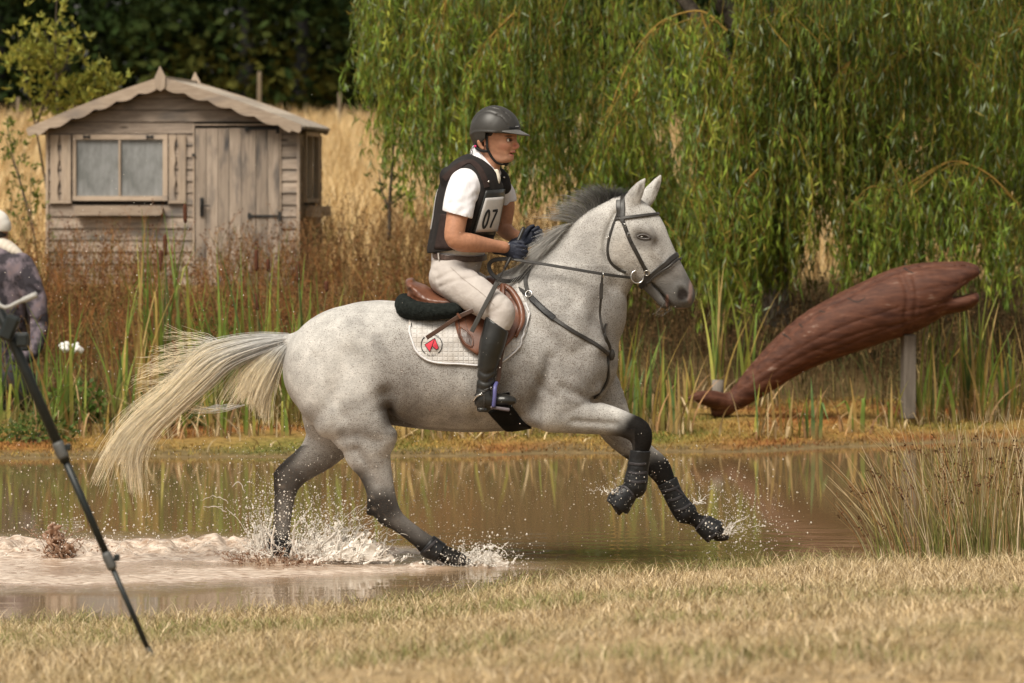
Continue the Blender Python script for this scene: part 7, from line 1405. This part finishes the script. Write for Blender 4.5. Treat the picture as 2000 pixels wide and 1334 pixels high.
# cracks in the carved fish
tr = bvh(fishV, fishQ)
for q in ([(1765, 523), (1775, 530), (1784, 533)], [(1655, 582), (1668, 588), (1676, 590), (1690, 582)], [(1528, 652), (1538, 658), (1545, 664)], [(1560, 632), (1568, 640)], [(1600, 607), (1612, 610)]):
    p, n_ = surf(q, -.006, 5, tr); build('crack', *tube_geo(p, .009, 5), M_DARKIN, fish)
# ---------------------------------------------------------------- splashes
r = np.random.default_rng(909)
def splash_material():
    m, t, b, N = nodes('aerated_splash_water'); b.inputs['Base Color'].default_value = (.86, .80, .72, 1); b.inputs['Roughness'].default_value = .12; b.inputs['IOR'].default_value = 1.33; b.inputs['Transmission Weight'].default_value = .2; b.inputs['Specular IOR Level'].default_value = .6; return m
M_SPL = splash_material(); M_MUD = pm('flying_mud', (.20, .11, .065), (.30, .18, .115), 40, rough=.4, spec=.4)
OCT = np.array([(1, 0, 0), (-1, 0, 0), (0, 1, 0), (0, -1, 0), (0, 0, 1), (0, 0, -1)], float); OF = np.array([(0, 2, 4), (2, 1, 4), (1, 3, 4), (3, 0, 4), (2, 0, 5), (1, 2, 5), (3, 1, 5), (0, 3, 5)])
def drops(c, rad, stretch=None):
    n = len(c); s = np.ones((n, 3)) if stretch is None else stretch; V = (c[:, None] + OCT[None] * (rad[:, None] * s)[:, None]).reshape(-1, 3); return V, (OF[None] + 6 * np.arange(n)[:, None, None]).reshape(-1, 3)
def cloud(n, px, py, sx, sy, y, sy_, r0, r1, pw=3.0):
    a = np.stack([px + sx * r.normal(size=n), py + sy * r.normal(size=n), y + sy_ * r.normal(size=n)], 1); p = np.array([P(*q) for q in a]); k = p[:, 2] > .0; return p[k], (r0 + (r1 - r0) * r.random(n) ** pw)[k]
parts = [cloud(900, 640, 960, 150, 70, .1, .35, .0010, .0036), cloud(900, 300, 980, 240, 60, .3, .5, .0011, .0038), cloud(500, 250, 640, 260, 170, .2, .5, .0010, .0028), cloud(550, 700, 800, 320, 160, -.2, .4, .0009, .0026), cloud(2600, 625, 1038, 60, 36, .1, .22, .0010, .0050), cloud(900, 515, 1020, 24, 48, .2, .15, .0010, .0050),
         cloud(900, 1440, 1020, 55, 42, .17, .15, .0011, .0042), cloud(350, 1360, 960, 60, 40, .17, .15, .001, .003), cloud(500, 1180, 960, 130, 60, 0, .3, .0009, .0028), cloud(600, 930, 1080, 45, 20, -.15, .12, .0012, .0055), cloud(350, 820, 1010, 80, 50, 0, .25, .001, .003), cloud(700, 180, 1060, 160, 22, .5, .4, .0012, .005), cloud(160, 120, 1050, 30, 30, .35, .08, .0015, .005), cloud(250, 1210, 960, 30, 30, -.2, .1, .001, .0035)]
c = np.concatenate([p[0] for p in parts]); rad = np.concatenate([p[1] for p in parts]); V, Q = drops(c, rad, 1 + np.abs(r.normal(size=(len(c), 3))) * np.array([.3, .3, .5])); tag(build('water_droplets', V, Q, M_SPL, None, True, org=(0, 0, 0)), 'fine white water droplets flying around the horse', 'water drops', kind='stuff')
# filaments of water on ballistic arcs, beading as they break
def tongues(name, label, specs, mat, seed, beads=5):
    r = np.random.default_rng(seed); Vs, Fs = [], []; o = 0; bc, br_ = [], []
    for px, py, y, dx, up, n, r0, wid in specs:
        for k in range(n):
            b = P(px + wid * r.normal(), py, y + .08 * r.normal()); b[2] = max(b[2], -.005); hz_ = S0 * up * (.15 + .95 * r.random() ** 1.4); vx = S0 * (dx + .55 * up * r.normal()); vy = .10 * r.normal()
            def arc(t): return b + np.array([vx * t, vy * t, hz_ * (2 * t - t * t)])      # apex at t = 1
            t0 = max(0, r.normal() * .45); t1 = t0 + .15 + .45 * r.random(); tt = np.linspace(t0, t1, 9); q = np.array([arc(t) for t in tt]) + r.normal(size=(9, 3)) * .0035
            q[:, 2] = np.maximum(q[:, 2], -.004); rr = r0 * (.35 + 1.0 * r.random() ** 2) * np.interp(tt, [0, .3, 1.6], [1.7, .9, .5]) * np.clip(1 + .6 * r.normal(size=9), .25, 2.6); rr[-1] *= .4; v, f = tube_geo(q, np.clip(rr, .0009, None), 5, True); Vs.append(v); Fs += [tuple(i + o for i in w) for w in f]; o += len(v)
            for _ in range(beads): c_ = arc(t0 + 1.7 * r.random()) + r.normal(size=3) * .016; bc.append(np.maximum(c_, [-9, -9, .001])); br_.append(r0 * (.3 + 1.1 * r.random() ** 3))
    v, f = drops(np.array(bc), np.array(br_)); Fs += [tuple(int(i) + o for i in w) for w in f]; Vs.append(v); tag(build(name, np.concatenate(Vs), Fs, mat, None, True, org=(0, 0, 0)), label, 'splash', kind='stuff')
def sheet(px0, px1, ybase, y, h, seed, name, label, mat, lean=0.0):
    """ragged curtain of water, thick enough to have two faces"""
    r = np.random.default_rng(seed); nu, nv = 90, 26; Vs = []; u = np.linspace(0, 1, nu); prof = np.sin(u * math.pi) ** .6 * (.55 + .45 * noise3(np.stack([u * 9, u * 0, u * 0 + seed], 1), 1, seed, 3)) ; tall = h * S0 * np.clip(prof, .05, None)
    base_ = np.array([P(px0 + (px1 - px0) * q, ybase, y) for q in u]); T_ = np.tile(np.linspace(0, 1, nv)[None], (nu, 1)); Z_ = tall[:, None] * T_
    W_ = noise3(np.stack([np.repeat(u * 14, nv), T_.ravel() * 5, np.full(nu * nv, float(seed))], 1), 1, seed + 1, 2).reshape(nu, nv)
    for s in (1, -1): Vs.append(np.stack([base_[:, :1] + lean * Z_ + .02 * W_ * T_, y + .04 * W_ * T_ + (.010 * (1 - T_) + .0015) * s, np.maximum(base_[:, 2:], 0) + Z_ - .004], -1).reshape(-1, 3))
    Vs = np.concatenate(Vs)
    Vs = np.array(Vs); Fs = []; hole = noise3(Vs * np.array([1, 0, 1]), 52, seed + 3, 3)
    for s in (0, 1):
        for i in range(nu - 1):
            for j in range(nv - 1):
                a = s * nu * nv + i * nv + j; b0 = i * nv + j
                if hole[b0] > .30 - .62 * (j / nv) ** 1.3: continue
                q = (a, a + nv, a + nv + 1, a + 1); Fs.append(q if s == 0 else q[::-1])
    return Vs, Fs
def sheets(specs, name, label, mat):
    Vs, Fs = [], []; o = 0
    for k, q in enumerate(specs): v, f = sheet(*q[:5], 11 + k, name, label, mat, q[5]); Vs.append(v); Fs += [tuple(i + o for i in w) for w in f]; o += len(v)
    tag(build(name, np.concatenate(Vs), Fs, mat, None, True, org=(0, 0, 0)), label, 'splash', kind='stuff')
sheets([(570, 735, 1090, .05, 135, .25), (585, 710, 1088, .28, 120, .1), (498, 560, 1088, .28, 130, -.25), (620, 770, 1094, -.05, 90, .5), (560, 680, 1092, .18, 110, .0), (600, 760, 1094, .12, 105, .35), (490, 545, 1090, .22, 150, -.3), (870, 995, 1106, -.05, 62, .35), (900, 970, 1108, -.25, 30, .2), (790, 860, 1108, -.22, 22, -.3), (200, 320, 1085, .9, 22, 0), (20, 180, 1088, .8, 24, 0), (330, 470, 1086, .7, 20, .1)], 'splash_sheet', 'ragged pale sheets of water thrown up round the hind hooves', M_SPL)
tongues('splash_tongues', 'tongues and filaments of splashing water round the hooves', [(600, 1092, .1, 25, 105, 120, .0034, 40), (665, 1094, .0, 50, 85, 90, .0030, 40), (515, 1085, .25, -6, 130, 50, .0040, 7), (540, 1098, .1, -30, 40, 30, .003, 14), (930, 1108, -.15, 18, 52, 110, .0026, 24), (880, 1110, -.22, -10, 24, 20, .0028, 20), (1412, 1046, .17, 45, 40, 30, .0018, 8), (1365, 985, .17, 14, 32, 16, .0016, 6), (700, 1100, -.15, 45, 36, 25, .003, 50), (100, 1100, .5, -10, 26, 40, .003, 90), (300, 1095, .5, 0, 22, 50, .003, 120), (1195, 965, -.2, -14, 30, 12, .0014, 5)], M_SPL, 44)
tongues('mud_splash', 'brown mud drops thrown up at the left and round the far hind hoof', [(120, 1100, .35, -8, 70, 60, .0045, 14), (545, 1106, .02, -12, 34, 120, .0032, 34), (575, 1108, -.02, 20, 22, 70, .0032, 24), (470, 1100, .1, -25, 26, 26, .0026, 14)], M_MUD, 45, 6)
f = Field(P(60, 1112, .35) + (0, -.15, -.03), P(185, 1010, .35) + (0, .15, 0), .006)
for k in range(46):
    u = r.random(); px = np.interp(u, [0, .5, 1], [132, 118, 99]) + r.normal() * np.interp(u, [0, 1], [17, 3]); py = 1104 - 72 * u + 4 * r.normal(); f.add(pst([(px, py, .35 + .03 * r.normal(), 3.5 + 4 * r.random() * (1.1 - u), .012 + .012 * r.random()), (px - 3 + 6 * r.normal(), py - 9 * r.random() - 3, .35 + .03 * r.normal(), 2 + 2.5 * r.random(), .009)]), .012)
V, Q = f.mesh(); V = V + noise3(V, 40, 4, 2)[:, None] * .006; tag(build('mud_clod', V, Q, M_MUD), 'tall lump of brown mud kicked up at the left of the wake', 'mud')
